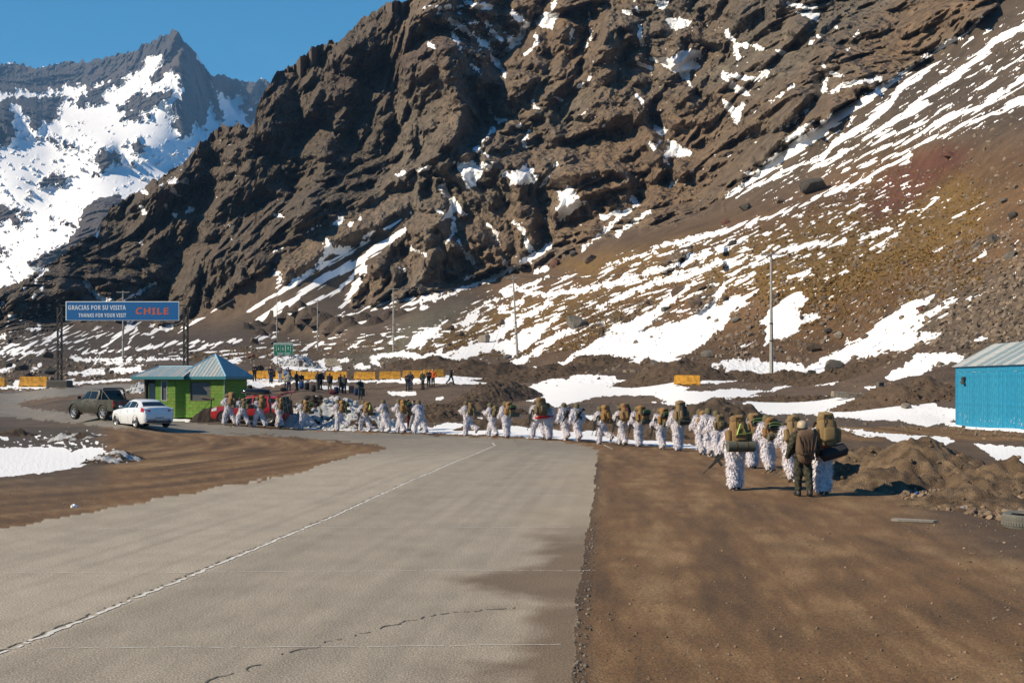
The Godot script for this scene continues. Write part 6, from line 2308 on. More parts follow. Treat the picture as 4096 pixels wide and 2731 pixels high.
func roof_face(parent: Node3D, a: Vector3, b: Vector3, up: Vector3, sc: float, sd: float, step: float, m: Material) -> void:
	# ribbed sheets from the eave a-b up to the hips; the ridge runs from sc to sd along the eave
	var along_ := (b - a)
	var n := ceili(along_.length() / step)
	var nn := along_.cross(up).normalized()
	if nn.y < 0.0: nn = -nn
	var top := func(s: float) -> float: return minf(1.0, minf(s / maxf(sc, 1e-4), (1.0 - s) / maxf(1.0 - sd, 1e-4)))
	var rng := RandomNumberGenerator.new()
	rng.seed = n
	for i in n:
		var s0 := float(i) / n
		var s1 := float(i + 1) / n - 0.004
		var prof := [s0]
		for q in [sc, sd]:
			if q > s0 and q < s1: prof.append(q)
		prof.append(s1)
		var s := Shape.new()
		var lift := nn * (0.012 + rng.randf() * 0.004)
		for k in prof.size() - 1:
			var p: float = prof[k]; var q: float = prof[k + 1]
			var f := s.v.size()
			var e := [a + along_ * p, a + along_ * q, a + along_ * q + up * top.call(q), a + along_ * p + up * top.call(p)]
			s.quad(e[0] + lift, e[1] + lift, e[2] + lift, e[3] + lift)
			s.quad(e[0], e[3], e[2], e[1])
			s.quad(e[0], e[1], e[1] + lift, e[0] + lift)
			for z in range(f, f + 6, 3):
				if (s.v[z + 1] - s.v[z]).cross(s.v[z + 2] - s.v[z]).dot(nn) > 0.0:
					var t := s.v[z + 1]; s.v[z + 1] = s.v[z + 2]; s.v[z + 2] = t
		# a rib along the joint
		var h0: float = top.call(s0 + 0.002)
		if h0 > 0.05:
			s.tube([a + along_ * (s0 + 0.002) + lift, a + along_ * (s0 + 0.002) + up * (h0 - 0.01) + lift], [0.022], 5)
		put("roof_sheet", s.mesh(20.0), m if rng.randf() < 0.6 else mats.roof_worn, parent)

func hut() -> void:
	var k := spot(223.8, 414.0, 69.0)
	k.y = ground(k.x, k.z) + 0.06
	var t := thing("customs_hut", "bright green block hut with pale blue sheet-metal hip roof", "hut", k, -0.2755)
	var rng := RandomNumberGenerator.new()
	rng.seed = 17
	var e := 2.50
	block_wall(t, at(-2.75, 0, 0), 2.75, e, [Rect2(0.45, 1.02, 1.40, 1.16)], rng)
	block_wall(t, Transform3D(Basis(Vector3.UP, PI / 2), Vector3.ZERO), 2.75, e, [], rng)
	var ax := -3.10
	block_wall(t, Transform3D(Basis(Vector3.UP, PI / 4), Vector3(ax, 0, 0.35)), 0.495, e, [], rng)
	block_wall(t, at(ax - 1.38, 0, 0.35), 1.38, e, [Rect2(0.38, 1.02, 0.44, 1.24)], rng)
	# plain walls at the back and the recess with the door
	var s := Shape.new()
	s.bx(Vector3(-2.8, e / 2, -2.75), Vector3(5.6, e, 0.15))
	s.bx(Vector3(-5.55, e / 2, -1.6), Vector3(0.15, e, 2.3))
	put("back_wall", s.mesh(), mats.green_0, t)
	s = Shape.new()
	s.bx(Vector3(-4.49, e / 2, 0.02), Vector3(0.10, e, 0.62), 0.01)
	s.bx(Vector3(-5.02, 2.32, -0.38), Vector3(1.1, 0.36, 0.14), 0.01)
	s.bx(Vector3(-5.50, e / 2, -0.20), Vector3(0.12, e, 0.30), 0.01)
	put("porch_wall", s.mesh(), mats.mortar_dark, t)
	s = Shape.new()
	s.bx(Vector3(-4.80, 1.06, -0.40), Vector3(0.50, 2.10, 0.06), 0.01)
	var dr := put("door", s.mesh(), mats.white_worn, t)
	s = Shape.new()
	s.bx(Vector3(-4.80, 1.50, -0.365), Vector3(0.34, 0.8, 0.012))
	put("door_panel", s.mesh(), mats.white_print, dr)
	s = Shape.new()
	s.bx(Vector3(-5.26, 1.06, -0.40), Vector3(0.36, 2.10, 0.06), 0.01)
	put("door", s.mesh(), mats.white_worn, t)
	# windows
	for w in [[-2.30, 1.02, 1.40, 1.16, 0.0], [ax - 1.0, 1.02, 0.44, 1.24, 0.35]]:
		s = Shape.new()
		var f := 0.045
		s.bx(Vector3(w[0] + w[2] / 2, w[1] + f / 2, w[4] - 0.01), Vector3(w[2], f, 0.07), 0.006)
		s.bx(Vector3(w[0] + w[2] / 2, w[1] + w[3] - f / 2, w[4] - 0.01), Vector3(w[2], f, 0.07), 0.006)
		s.bx(Vector3(w[0] + f / 2, w[1] + w[3] / 2, w[4] - 0.01), Vector3(f, w[3] - f * 2, 0.066), 0.006)
		s.bx(Vector3(w[0] + w[2] - f / 2, w[1] + w[3] / 2, w[4] - 0.01), Vector3(f, w[3] - f * 2, 0.066), 0.006)
		var wn := put("window", s.mesh(), mats.frame_brown if w[2] > 1.0 else mats.white_worn, t)
		s = Shape.new()
		s.bx(Vector3(w[0] + w[2] / 2, w[1] + w[3] / 2, w[4] - 0.05), Vector3(w[2] - f, w[3] - f, 0.012))
		put("pane", s.mesh(), mats.dusty_pane, wn)
	s = Shape.new()
	s.bx(Vector3(-1.15, 1.22, 0.05), Vector3(0.95, 0.10, 0.03), 0.006, Vector3(0, 0, -0.13))
	put("fallen_board", s.mesh(), mats.frame_brown, t)
	s = Shape.new()
	s.tube([Vector3(-0.88, 1.12, 0.05), Vector3(-1.32, 0.35, 0.30)], [0.022], 6)
	put("prop", s.mesh(30.0), mats.mortar, t)
	s = Shape.new()
	s.tube([Vector3(0.05, 2.45, 0.03), Vector3(0.05, 0.6, 0.03)], [0.028], 8)
	put("down_pipe", s.mesh(30.0), mats.white_worn, t)
	# roofs
	var roof := Node3D.new()
	roof.name = "roof"
	t.add_child(roof)
	var o := 0.32
	var A := Vector3(-2.75 - o, e, o); var B := Vector3(o, e, o); var C := Vector3(o, e, -2.75 - o); var D := Vector3(-2.75 - o, e, -2.75 - o)
	var apex := Vector3(-1.375, e + 1.38, -1.375)
	roof_face(roof, A, B, apex - (A + B) / 2, 0.5, 0.5, 0.26, mats.roof_blue)
	roof_face(roof, B, C, apex - (B + C) / 2, 0.5, 0.5, 0.26, mats.roof_blue)
	roof_face(roof, C, D, apex - (C + D) / 2, 0.5, 0.5, 0.8, mats.roof_blue)
	roof_face(roof, D, A, apex - (D + A) / 2, 0.5, 0.5, 0.8, mats.roof_blue)
	var fa := Vector3(-5.95, e, 0.72); var fb := Vector3(-2.30, e, 0.72); var fc := Vector3(-2.30, e, -2.6); var fd := Vector3(-5.95, e, -2.6)
	var r0 := Vector3(-4.95, e + 0.62, -0.75)
	var upf := Vector3(0, 0.62, -1.47)
	roof_face(roof, fa, fb, upf, (r0.x - fa.x) / (fb.x - fa.x), 1.0, 0.26, mats.roof_blue)
	roof_face(roof, fd, fa, Vector3(1.0, 0.62, 0), 0.55, 0.55, 0.30, mats.roof_blue)
	roof_face(roof, fc, fd, Vector3(0, 0.62, 1.85), 0.0, (fb.x - r0.x) / (fb.x - fa.x), 0.9, mats.roof_blue)
	s = Shape.new()
	for l in [[A, apex], [B, apex], [C, apex]]: s.tube([l[0] + Vector3(0, 0.03, 0), l[1] + Vector3(0, 0.03, 0)], [0.045], 6)
	s.tube([fa + Vector3(0, 0.03, 0), r0 + Vector3(0, 0.03, 0), Vector3(-2.6, e + 0.65, -0.75)], [0.04], 6)
	put("ridge_cap", s.mesh(40.0), mats.roof_ridge, roof)
	s = Shape.new()
	var hgt := Vector3(0, -0.075, 0)
	for l in [[A.lerp(B, 0.0), B], [B, C], [fa, fb], [fd, fa]]:
		var p: Vector3 = l[0]; var q: Vector3 = l[1]
		var d := (q - p)
		s.box(Transform3D(Basis(Vector3.UP, atan2(-d.z, d.x)), (p + q) / 2 + hgt), Vector3(d.length() + 0.02, 0.18, 0.03), 0.004)
	put("fascia", s.mesh(), mats.teal_paint, roof)
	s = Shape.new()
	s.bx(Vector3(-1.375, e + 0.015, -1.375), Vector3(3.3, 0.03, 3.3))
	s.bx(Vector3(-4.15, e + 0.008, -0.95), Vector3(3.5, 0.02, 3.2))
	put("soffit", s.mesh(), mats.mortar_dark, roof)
	s = Shape.new()
	pillow(s, turned(Vector3(-5.75, e + 0.22, -0.6), Vector3(0.2, 0.4, 0.1)), Vector3(0.5, 0.28, 0.9), 0.6, 0.6)
	var tp := thing("tarpaulin", "crumpled pale blue tarpaulin on the left end of the hut roof", "tarpaulin", k, -0.2755)
	put("sheet", s.rumple(noise(5, 7.0, 3), 0.08).mesh(40.0), cloth(Color(0.25, 0.42, 0.52)), tp)

func gantry() -> void:
	var d := 100.0
	var c := spot(122.3, 385.0, d)
	var base := minf(ground(c.x - 5.6, -d), ground(c.x + 5.6, -d))
	var t := thing("road_sign", "wide blue farewell sign on two dark lattice posts", "road sign", Vector3(c.x, base, -d), 0.0)
	var y0 := 8.04 - base
	var y1 := 9.73 - base
	var s := Shape.new()
	s.bx(Vector3(0.02, (y0 + y1) / 2, 0), Vector3(9.98, y1 - y0, 0.06), 0.02)
	var bd := put("board", s.mesh(), mats.sign_white, t)
	for k in 3:
		s = Shape.new()
		s.bx(Vector3(0.02 + (k - 1) * 3.275, (y0 + y1) / 2, 0.034), Vector3(3.268, y1 - y0 - 0.12, 0.012), 0.002)
		put("panel", s.mesh(), mats.sign_blue, bd)
	var px := 0.01122
	var x0 := -960.0
	var ym := (y0 + y1) / 2
	fit_text("GRACIAS POR SU VISITA", 452 * px, 36 * px, mats.sign_white, bd, at((763 - 960) * px, ym + 27 * px, 0.042), "lettering", 0.0, 0.9)
	fit_text("THANKS FOR YOUR VISIT", 373 * px, 31 * px, mats.sign_white, bd, at((805 - 960) * px, ym - 33 * px, 0.042), "lettering", 0.0, 0.9)
	fit_text("CHILE", 258 * px, 60 * px, mats.sign_orange, bd, at((1196 - 960) * px, ym + 0 * px, 0.042), "lettering", 0.22, 1.2)
	for sx in [-1, 1]:
		var x: float = 5.55 * sx
		var g := ground(c.x + x, -d) - base
		s = Shape.new()
		for e in [-0.17, 0.17]: s.bx(Vector3(x + e, (g + y1 - 0.5) / 2, -0.12), Vector3(0.15, y1 - 0.5 - g, 0.14), 0.01)
		var post := put("post", s.mesh(), mats.dark_steel, t)
		var y := g + 0.35
		var f := 1.0
		while y < y1 - 1.1:
			s = Shape.new()
			s.tube([Vector3(x - 0.15 * f, y, -0.06), Vector3(x + 0.15 * f, y + 0.48, -0.06)], [0.045], 5)
			put("brace", s.mesh(30.0), mats.dark_steel, post)
			y += 0.48
			f = -f
		for yy in [y0 + 0.35, y1 - 0.35]:
			s = Shape.new()
			s.bx(Vector3(x - 0.45 * sx, yy, -0.10), Vector3(0.9, 0.10, 0.10), 0.01)
			put("bracket", s.mesh(), mats.dark_steel, post)
		s = Shape.new()
		s.bx(Vector3(x, g + 0.20, -0.1), Vector3(1.9, 0.75, 1.3), 0.08)
		put("footing", s.mesh(), mats.concrete_dark, t)

func lane_sign() -> void:
	var p := stand(283.0, 365.0)
	var d := -p.z
	var w := 19.4 * d / FOC
	var h := 12.75 * d / FOC
	var y := EYE + (HOR - 348.6) / FOC * d - p.y
	var t := thing("road_sign", "green lane-use sign with white arrows on two thin posts", "road sign", p, 0.0)
	var s := Shape.new()
	s.bx(Vector3(0.05, y, 0), Vector3(w, h, 0.05), 0.02)
	var b := put("board", s.mesh(), mats.sign_white, t)
	s = Shape.new()
	s.bx(Vector3(0.05, y, 0.022), Vector3(w - 0.06, h - 0.06, 0.03), 0.01)
	var f := put("panel", s.mesh(), mats.sign_green, t)
	var z := 0.045
	fit_text("Uso de Pistas de Tránsito", w * 0.92, h * 0.10, mats.sign_white, f, at(0.05, y + h * 0.41, z), "lettering", 0.0, 0.6)
	fit_text("Tránsito  Tránsito", w * 0.68, h * 0.085, mats.sign_white, f, at(0.12, y - h * 0.32, z), "lettering", 0.0, 0.6)
	fit_text("Bajada     Subida", w * 0.62, h * 0.085, mats.sign_white, f, at(0.12, y - h * 0.43, z), "lettering", 0.0, 0.6)
	s = Shape.new()
	for q in [-0.36, 0.10, 0.125, 0.37]: s.bx(Vector3(0.05 + q * w, y + h * 0.04, z), Vector3(w * 0.013, h * 0.50, 0.01))
	for k in 4: s.bx(Vector3(0.05 - 0.13 * w, y + h * (0.22 - 0.12 * k), z), Vector3(w * 0.013, h * 0.07, 0.01))
	s.bx(Vector3(0.05, y + h * 0.345, z), Vector3(w * 0.96, 0.025, 0.01))
	put("lane_line", s.mesh(), mats.sign_white, f)
	for q in [[-0.25, -1.0], [-0.02, -1.0], [0.25, 1.0]]:
		s = Shape.new()
		s.slab([Vector2(-0.008, -0.10), Vector2(0.008, -0.10), Vector2(0.008, 0.02), Vector2(0.030, 0.02), Vector2(0, 0.11), Vector2(-0.030, 0.02), Vector2(-0.008, 0.02)], Transform3D(Basis.from_scale(Vector3(w, h * 1.3 * q[1], 1)), Vector3(0.05 + q[0] * w, y + h * 0.04, z)), 0.012)
		put("arrow", s.mesh(), mats.sign_white, f)
	for sx in [-0.30, 0.32]:
		s = Shape.new()
		s.bx(Vector3(sx * w, (y + h * 0.4) / 2 - 0.1, -0.05), Vector3(0.06, y + h * 0.4 + 0.2, 0.06), 0.005)
		put("post", s.mesh(), mats.dark_steel, t)

var barrier_proto: Node3D

func barrier(label: String, u: float, v: float, d: float, turn: float, group := "yellow concrete barriers along the lay-by", size := 1.0, pitch := 0.0) -> Node3D:
	var p := spot(u, v, d)
	if d <= 0.0: p = stand(u, v)
	if barrier_proto == null:
		barrier_proto = thing("road_barrier", label, "barrier", p, turn, group)
		var s := Shape.new()
		var prof := [Vector2(-0.26, 0), Vector2(-0.26, 0.10), Vector2(-0.17, 0.26), Vector2(-0.11, 0.78), Vector2(-0.09, 0.80), Vector2(0.09, 0.80), Vector2(0.11, 0.78), Vector2(0.17, 0.26), Vector2(0.26, 0.10), Vector2(0.26, 0)]
		s.slab(prof, Transform3D(Basis(Vector3.UP, PI / 2), Vector3.ZERO), 2.2)
		for i in s.v.size():
			# the ends lean in a little
			s.v[i].x *= 1.0 - 0.06 * s.v[i].y
		put("block", s.mesh(25.0), mats.barrier_yellow, barrier_proto)
		s = Shape.new()
		for e in [-1, 1]: s.bx(Vector3(0.62 * e, 0.055, 0), Vector3(0.34, 0.09, 0.535), 0.01)
		put("lifting_slot", s.mesh(), mats.black_plastic, barrier_proto)
	else:
		copy(barrier_proto, label, p, turn, group)
	var o: Node3D = get_child(get_child_count() - 1)
	o.scale = Vector3.ONE * size
	o.rotation = Vector3(0, turn, pitch)
	return o

func pole(label: String, u: float, v: float, h: float, lean: float, guy: bool) -> Vector3:
	var p := stand(u, v)
	var t := thing("utility_pole", label, "utility pole", p, 0.0, "concrete utility poles along the valley")
	t.rotation.z = lean
	var s := Shape.new()
	s.tube([Vector3(0, -0.5, 0), Vector3(0, h * 0.42, 0)], [0.19, 0.165], 8)
	s.tube([Vector3(0, h * 0.415, 0), Vector3(0, h, 0)], [0.145, 0.10], 8)
	put("shaft", s.mesh(40.0), mats.pole_grey, t)
	for q in [h * 0.42, h * 0.28]:
		s = Shape.new()
		s.lathe(at(0, q, 0), [Vector2(0.15, -0.07), Vector2(0.19, -0.06), Vector2(0.19, 0.06), Vector2(0.15, 0.07)], 10)
		put("band", s.mesh(40.0), mats.dark_steel, t)
	s = Shape.new()
	s.bx(Vector3(0.05, h - 0.25, 0.10), Vector3(2.1, 0.11, 0.11), 0.01)
	var arm := put("cross_arm", s.mesh(), mats.pole_grey, t)
	for x in [-0.9, 0.15, 1.0]:
		s = Shape.new()
		s.lathe(at(x, h - 0.19, 0.10), [Vector2(0.015, 0), Vector2(0.05, 0.05), Vector2(0.03, 0.09), Vector2(0.045, 0.13), Vector2(0, 0.17)], 8)
		put("insulator", s.mesh(40.0), mats.dark_steel, arm)
	s = Shape.new()
	s.tube([Vector3(-0.6, h - 0.30, 0.10), Vector3(0, h - 0.95, 0.08)], [0.02], 5)
	s.tube([Vector3(0.7, h - 0.30, 0.10), Vector3(0, h - 0.95, 0.08)], [0.02], 5)
	put("arm_stay", s.mesh(30.0), mats.dark_steel, t)
	if guy:
		for q in [Vector2(4.5, 3.0), Vector2(-4.0, 4.0)]:
			var gx: float = p.x + q.x
			var gz: float = p.z + q.y
			s = Shape.new()
			s.tube([t.transform.affine_inverse() * Vector3(gx, ground(gx, gz) - 0.1, gz), Vector3(0, h * 0.86, 0)], [0.018], 5)
			put("guy_wire", s.mesh(30.0), mats.dark_steel, t)
	return t.transform * Vector3(0.05, h - 0.02, 0.10)

func wires(tops: Array) -> void:
	var who := ["nearest", "leaning", "third", "fourth", "farthest"]
	for i in tops.size() - 1:
		var a: Vector3 = tops[i]; var b: Vector3 = tops[i + 1]
		for x in [-0.95, 0.10, 0.95]:
			var pts := []
			for k in 13:
				var t := k / 12.0
				pts.append(a.lerp(b, t) + Vector3(x, -4.0 * t * (1.0 - t) * 1.1, 0))
			var s := Shape.new()
			s.tube(pts, [0.014], 4)
			tag(put("power_line", s.mesh(30.0), mats.dark_steel), "thin cable between the %s and the %s pole, %s of three" % [who[i], who[i + 1], "left" if x < -0.5 else ("middle" if x < 0.5 else "right")], "cable", "cables between the utility poles")

func shed() -> void:
	var a := spot(956.1, 423.7, 60.0)
	var b := spot(1024.0, 429.0, 51.0)
	var dir := Vector3(b.x - a.x, 0, b.z - a.z).normalized()
	var l := 15.0
	var turn := atan2(-dir.z, dir.x)
	a.y = minf(ground(a.x, a.z), a.y) - 0.15
	var t := thing("shed", "bright blue corrugated metal shed with pale grey roof", "shed", a, turn)
	# x runs along the wall towards the road, z points out of it to the left
	var h := 3.05 + 0.15
	var s := Shape.new()
	s.bx(Vector3(l / 2, h / 2, -2.0), Vector3(l - 0.1, h - 0.1, 3.8))
	put("frame", s.mesh(), mats.dark_steel, t)
	var n := 60
	var w := l / n
	var rng := RandomNumberGenerator.new()
	rng.seed = 3
	var sheet := Shape.new()
	sheet.bx(Vector3(0, 0, 0), Vector3(w * 0.985, h - 0.30, 0.016), 0.003)
	sheet.bx(Vector3(-w * 0.5, 0, 0.012), Vector3(w * 0.16, h - 0.30, 0.03), 0.006)
	var sm := sheet.mesh()
	var wall := Node3D.new()
	wall.name = "wall"
	t.add_child(wall)
	for i in n:
		var q := put("wall_sheet", sm, mats["blue_%d" % (rng.randi() % 3)], wall)
		q.position = Vector3((i + 0.5) * w, (h - 0.30) / 2, rng.randf_range(-0.004, 0.004))
		q.rotation.z = rng.randf_range(-0.003, 0.003)
	s = Shape.new()
	s.bx(Vector3(l / 2, h - 0.15, 0.012), Vector3(l, 0.31, 0.03), 0.004)
	put("fascia", s.mesh(), mats.blue_0, t)
	s = Shape.new()
	for k in 26:
		s.bx(Vector3(rng.randf_range(0.1, l * 0.75), 0.5 + rng.randf_range(-0.25, 0.75) * rng.randf(), 0.016), Vector3(rng.randf_range(0.02, 0.06), rng.randf_range(0.04, 0.16), 0.012), 0.004, Vector3(0, 0, rng.randf_range(-0.5, 0.5)))
	for k in 14: s.bx(Vector3(rng.randf_range(0.1, l * 0.7), h - 0.31, 0.026), Vector3(rng.randf_range(0.05, 0.25), 0.02, 0.012), 0.003)
	put("bare_patch", s.mesh(), mats.zinc_white, t)
	# gable end and roof
	s = Shape.new()
	s.slab([Vector2(0, 0), Vector2(0, h), Vector2(-2.0, h + 1.15), Vector2(-4.0, h), Vector2(-4.0, 0)], Transform3D(Basis(Vector3(0, 0, 1), Vector3.UP, Vector3(-1, 0, 0)), Vector3(-0.02, 0, 0)), 0.05)
	put("gable", s.mesh(), mats.blue_1, t)
	var up := Vector3(0, 1.20, -2.15)
	var nr := 50
	var roof := Node3D.new()
	roof.name = "roof"
	t.add_child(roof)
	var x0 := -0.2
	var rw := (l + 0.4) / nr
	var pan := Shape.new()
	var rd := up.length()
	pan.bx(Vector3(0, 0, -rd / 2), Vector3(rw * 0.98, 0.014, rd), 0.002)
	pan.tube([Vector3(-rw / 2, 0.012, 0), Vector3(-rw / 2, 0.012, -rd)], [0.022], 5)
	var pm := pan.mesh(30.0)
	for i in nr:
		var q := put("roof_sheet", pm, mats.zinc if rng.randf() < 0.6 else mats.zinc_white, roof)
		q.transform = Transform3D(Basis(Vector3.RIGHT, atan2(up.y, -up.z)), Vector3(x0 + (i + 0.5) * rw, h - 0.02, 0.15))
	s = Shape.new()
	s.box(Transform3D(Basis(Vector3.RIGHT, -atan2(up.y, -up.z)), Vector3(l / 2, h + 0.57, -3.08)), Vector3(l + 0.4, 0.02, rd))
	put("roof_back", s.mesh(), mats.zinc, t)
	# the lamp on the wall
	var lx := 1.42
	var la := thing("wall_lamp", "grey floodlight fixed high on the blue shed wall", "lamp", t.transform * Vector3(lx, 2.42, 0.03), turn)
	s = Shape.new()
	s.bx(Vector3(0, 0.14, 0.07), Vector3(0.26, 0.20, 0.16), 0.03)
	put("housing", s.mesh(30.0), mats.dark_steel, la)
	s = Shape.new()
	s.bx(Vector3(0, -0.06, 0.12), Vector3(0.34, 0.20, 0.10), 0.03, Vector3(0.5, 0, 0))
	put("lamp_head", s.mesh(30.0), mats.mortar_dark, la)

# ---------------------------------------------------------------- heaps, boulders, stones
func mound(called: String, label: String, category: String, u: float, v: float, w: float, depth: float, h: float, sd: int, m: Material, dark: Color, pale: Color, snow := 0.0, group := "", d_at := 0.0, skew := 0.0) -> void:
	# a heap on the ground: foot of its near side at the mark
	var p := stand(u, v) if d_at <= 0.0 else spot(u, v, d_at)
	p.z -= depth * 0.5
	p.y = ground(p.x, p.z)
	var n := noise(sd, 1.0 / maxf(h * 2.2, 1.0), 4)
	var n2 := noise(sd + 1, 1.0 / 0.30, 3)
	var n3 := noise(sd + 2, 1.0 / 0.9, 3)
	var nx := clampi(int(w / 0.07), 30, 90)
	var nz := clampi(int(depth / 0.07), 22, 60)
	var rows := []
	var cols := []
	for i in nz + 1:
		var row := []
		var cr := []
		for k in nx + 1:
			var x := (k / float(nx) - 0.5) * w * 1.15
			var z := (i / float(nz) - 0.5) * depth * 1.15
			var xx := x - skew * z
			var e := sqrt(pow(absf(xx) / (w * 0.5), 2.2) + pow(absf(z) / (depth * 0.5), 2.2))
			var f := clampf(1.12 - e, -0.2, 1.0)
			var lump := n.get_noise_2d(p.x + x, p.z + z)
			var y := h * (smoothstep(0.0, 1.0, f) * (0.86 + lump * 0.45) + 0.06 * lump * clampf(f * 4.0, 0.0, 1.0))
			var rough := clampf(f * 5.0, 0.0, 1.0)
			y += (n2.get_noise_2d(p.x + x, p.z + z) * 0.09 + absf(n3.get_noise_2d(p.x + x, p.z + z)) * 0.20 * minf(h, 1.0)) * rough
			var gy := clampf(ground(p.x + x, p.z + z) - p.y, -depth * 0.3, depth * 0.3)
			row.append(Vector3(x, gy + y - 0.05 - 0.25 * clampf(-f * 5.0, 0.0, 1.0), z))
			var t := n3.get_noise_2d(p.x + x * 1.3 + 30.0, p.z + z) * 0.8 + n2.get_noise_2d(p.x + x, p.z + z + 9.0) * 0.5
			var c := dark.lerp(pale, clampf(0.45 + t, 0.0, 1.0))
			if snow > 0.0:
				var q := n.get_noise_2d(p.x + x * 0.8 + 80.0, p.z + z) + n3.get_noise_2d(p.x + x - 44.0, p.z + z) * 0.5 + snow - 0.5
				c = c.lerp(Color(0.87, 0.88, 0.89), smoothstep(-0.03, 0.05, q))
			cr.append(c)
		rows.append(row)
		cols.append(cr)
	var verts := PackedVector3Array()
	var norms := PackedVector3Array()
	var tint := PackedColorArray()
	var idx := PackedInt32Array()
	for i in nz + 1:
		for k in nx + 1:
			verts.append(rows[i][k])
			tint.append(cols[i][k])
			var a: Vector3 = rows[i][mini(k + 1, nx)] - rows[i][maxi(k - 1, 0)]
			var b: Vector3 = rows[mini(i + 1, nz)][k] - rows[maxi(i - 1, 0)][k]
			norms.append(b.cross(a).normalized())
			if i < nz and k < nx:
				var q := i * (nx + 1) + k
				for z in [q, q + 1, q + nx + 2, q, q + nx + 2, q + nx + 1]: idx.append(z)
	var arr := []
	arr.resize(Mesh.ARRAY_MAX)
	arr[Mesh.ARRAY_VERTEX] = verts
	arr[Mesh.ARRAY_NORMAL] = norms
	arr[Mesh.ARRAY_COLOR] = tint
	arr[Mesh.ARRAY_INDEX] = idx
	var me := ArrayMesh.new()
	me.add_surface_from_arrays(Mesh.PRIMITIVE_TRIANGLES, arr)
	# stones and clods lie all over it
	var rng := RandomNumberGenerator.new()
	rng.seed = sd
	var st := Shape.new()
	for q in int(clampf(w * depth * (26.0 if snow > 0.5 else 9.0), 40, 420)):
		var i := rng.randi_range(2, nz - 2)
		var k := rng.randi_range(2, nx - 2)
		var r := lerpf(0.012, 0.075, pow(rng.randf(), 3.0)) * clampf(w / 4.0, 1.0, 2.2) * (2.0 if snow > 0.5 else 1.0)
		st.col = (cols[i][k] as Color).lerp(pale, rng.randf() * (0.0 if snow > 0.5 else 1.0)) * (rng.randf_range(0.9, 1.05) if snow > 0.5 else rng.randf_range(0.7, 1.35))
		var x := turned((rows[i][k] as Vector3) + Vector3(rng.randf_range(-0.03, 0.03), r * 0.3, 0), Vector3(rng.randf() * 3.0, rng.randf() * 6.0, 0))
		st.lathe(x, [Vector2(0, -r * 0.7), Vector2(r, -r * 0.2), Vector2(r * 0.8, r * 0.5), Vector2(0, r * 0.75)], 5, Vector2(1.0, rng.randf_range(0.6, 1.0)))
	var sa := st.mesh().surface_get_arrays(0)
	me.add_surface_from_arrays(Mesh.PRIMITIVE_TRIANGLES, sa)
	var o := put(called, me, m)
	o.position = p
	tag(o, label, category, group)

func rock_mesh(sd: int, level: int, planes: int, squash := 0.75) -> ArrayMesh:
	var rng := RandomNumberGenerator.new()
	rng.seed = sd
	var t := (1.0 + sqrt(5.0)) / 2.0
	var vs := [Vector3(-1, t, 0), Vector3(1, t, 0), Vector3(-1, -t, 0), Vector3(1, -t, 0), Vector3(0, -1, t), Vector3(0, 1, t), Vector3(0, -1, -t), Vector3(0, 1, -t), Vector3(t, 0, -1), Vector3(t, 0, 1), Vector3(-t, 0, -1), Vector3(-t, 0, 1)]
	var fs := [[0, 11, 5], [0, 5, 1], [0, 1, 7], [0, 7, 10], [0, 10, 11], [1, 5, 9], [5, 11, 4], [11, 10, 2], [10, 7, 6], [7, 1, 8], [3, 9, 4], [3, 4, 2], [3, 2, 6], [3, 6, 8], [3, 8, 9], [4, 9, 5], [2, 4, 11], [6, 2, 10], [8, 6, 7], [9, 8, 1]]
	for l in level:
		var nf := []
		var mid := {}
		for f in fs:
			var m := []
			for e in 3:
				var a: int = f[e]; var b: int = f[(e + 1) % 3]
				var key := Vector2i(mini(a, b), maxi(a, b))
				if not mid.has(key):
					mid[key] = vs.size()
					vs.append((vs[a] + vs[b]) / 2.0)
				m.append(mid[key])
			nf += [[f[0], m[0], m[2]], [f[1], m[1], m[0]], [f[2], m[2], m[1]], m]
		fs = nf
	var pl := []
	for i in planes:
		var nn := Vector3(rng.randf_range(-1, 1), rng.randf_range(-0.7, 1), rng.randf_range(-1, 1)).normalized()
		pl.append([nn, rng.randf_range(0.44, 0.80)])
	var no := noise(sd, 1.3, 3)
	var s := Shape.new()
	for i in vs.size():
		var v: Vector3 = (vs[i] as Vector3).normalized()
		for q in pl:
			var k: float = v.dot(q[0]) - q[1]
			if k > 0.0: v -= q[0] * k * 0.95
		v *= 1.0 + no.get_noise_3dv(v * 1.5) * 0.16 + no.get_noise_3dv(v * 6.0) * 0.05
		v.y *= squash
		vs[i] = v
	for f in fs: s.tri(vs[f[0]], vs[f[1]], vs[f[2]])
	s.outward(0)
	return s.mesh(28.0)

var rocks := []
var pebbles := []

func boulder(label: String, u: float, v: float, px: float, sd: int, m: Material, squash := 1.0, group := "") -> void:
	# px: width as seen, in marks
	var p := stand(u, v)
	var r := px * 0.5 * -p.z / FOC / 0.88
	var rng := RandomNumberGenerator.new()
	rng.seed = sd * 77 + int(u)
	var o := put("boulder", rocks[sd % rocks.size()], m)
	o.rotation = Vector3(rng.randf_range(-0.3, 0.3), rng.randf() * TAU, rng.randf_range(-0.3, 0.3))
	o.scale = Vector3(1, squash, 1) * r
	o.position = p + Vector3(0, r * 0.42 * squash, -r * 0.5)
	o.position.y = maxf(o.position.y, ground(o.position.x, o.position.z) + r * 0.15)
	tag(o, label, "boulder", group)

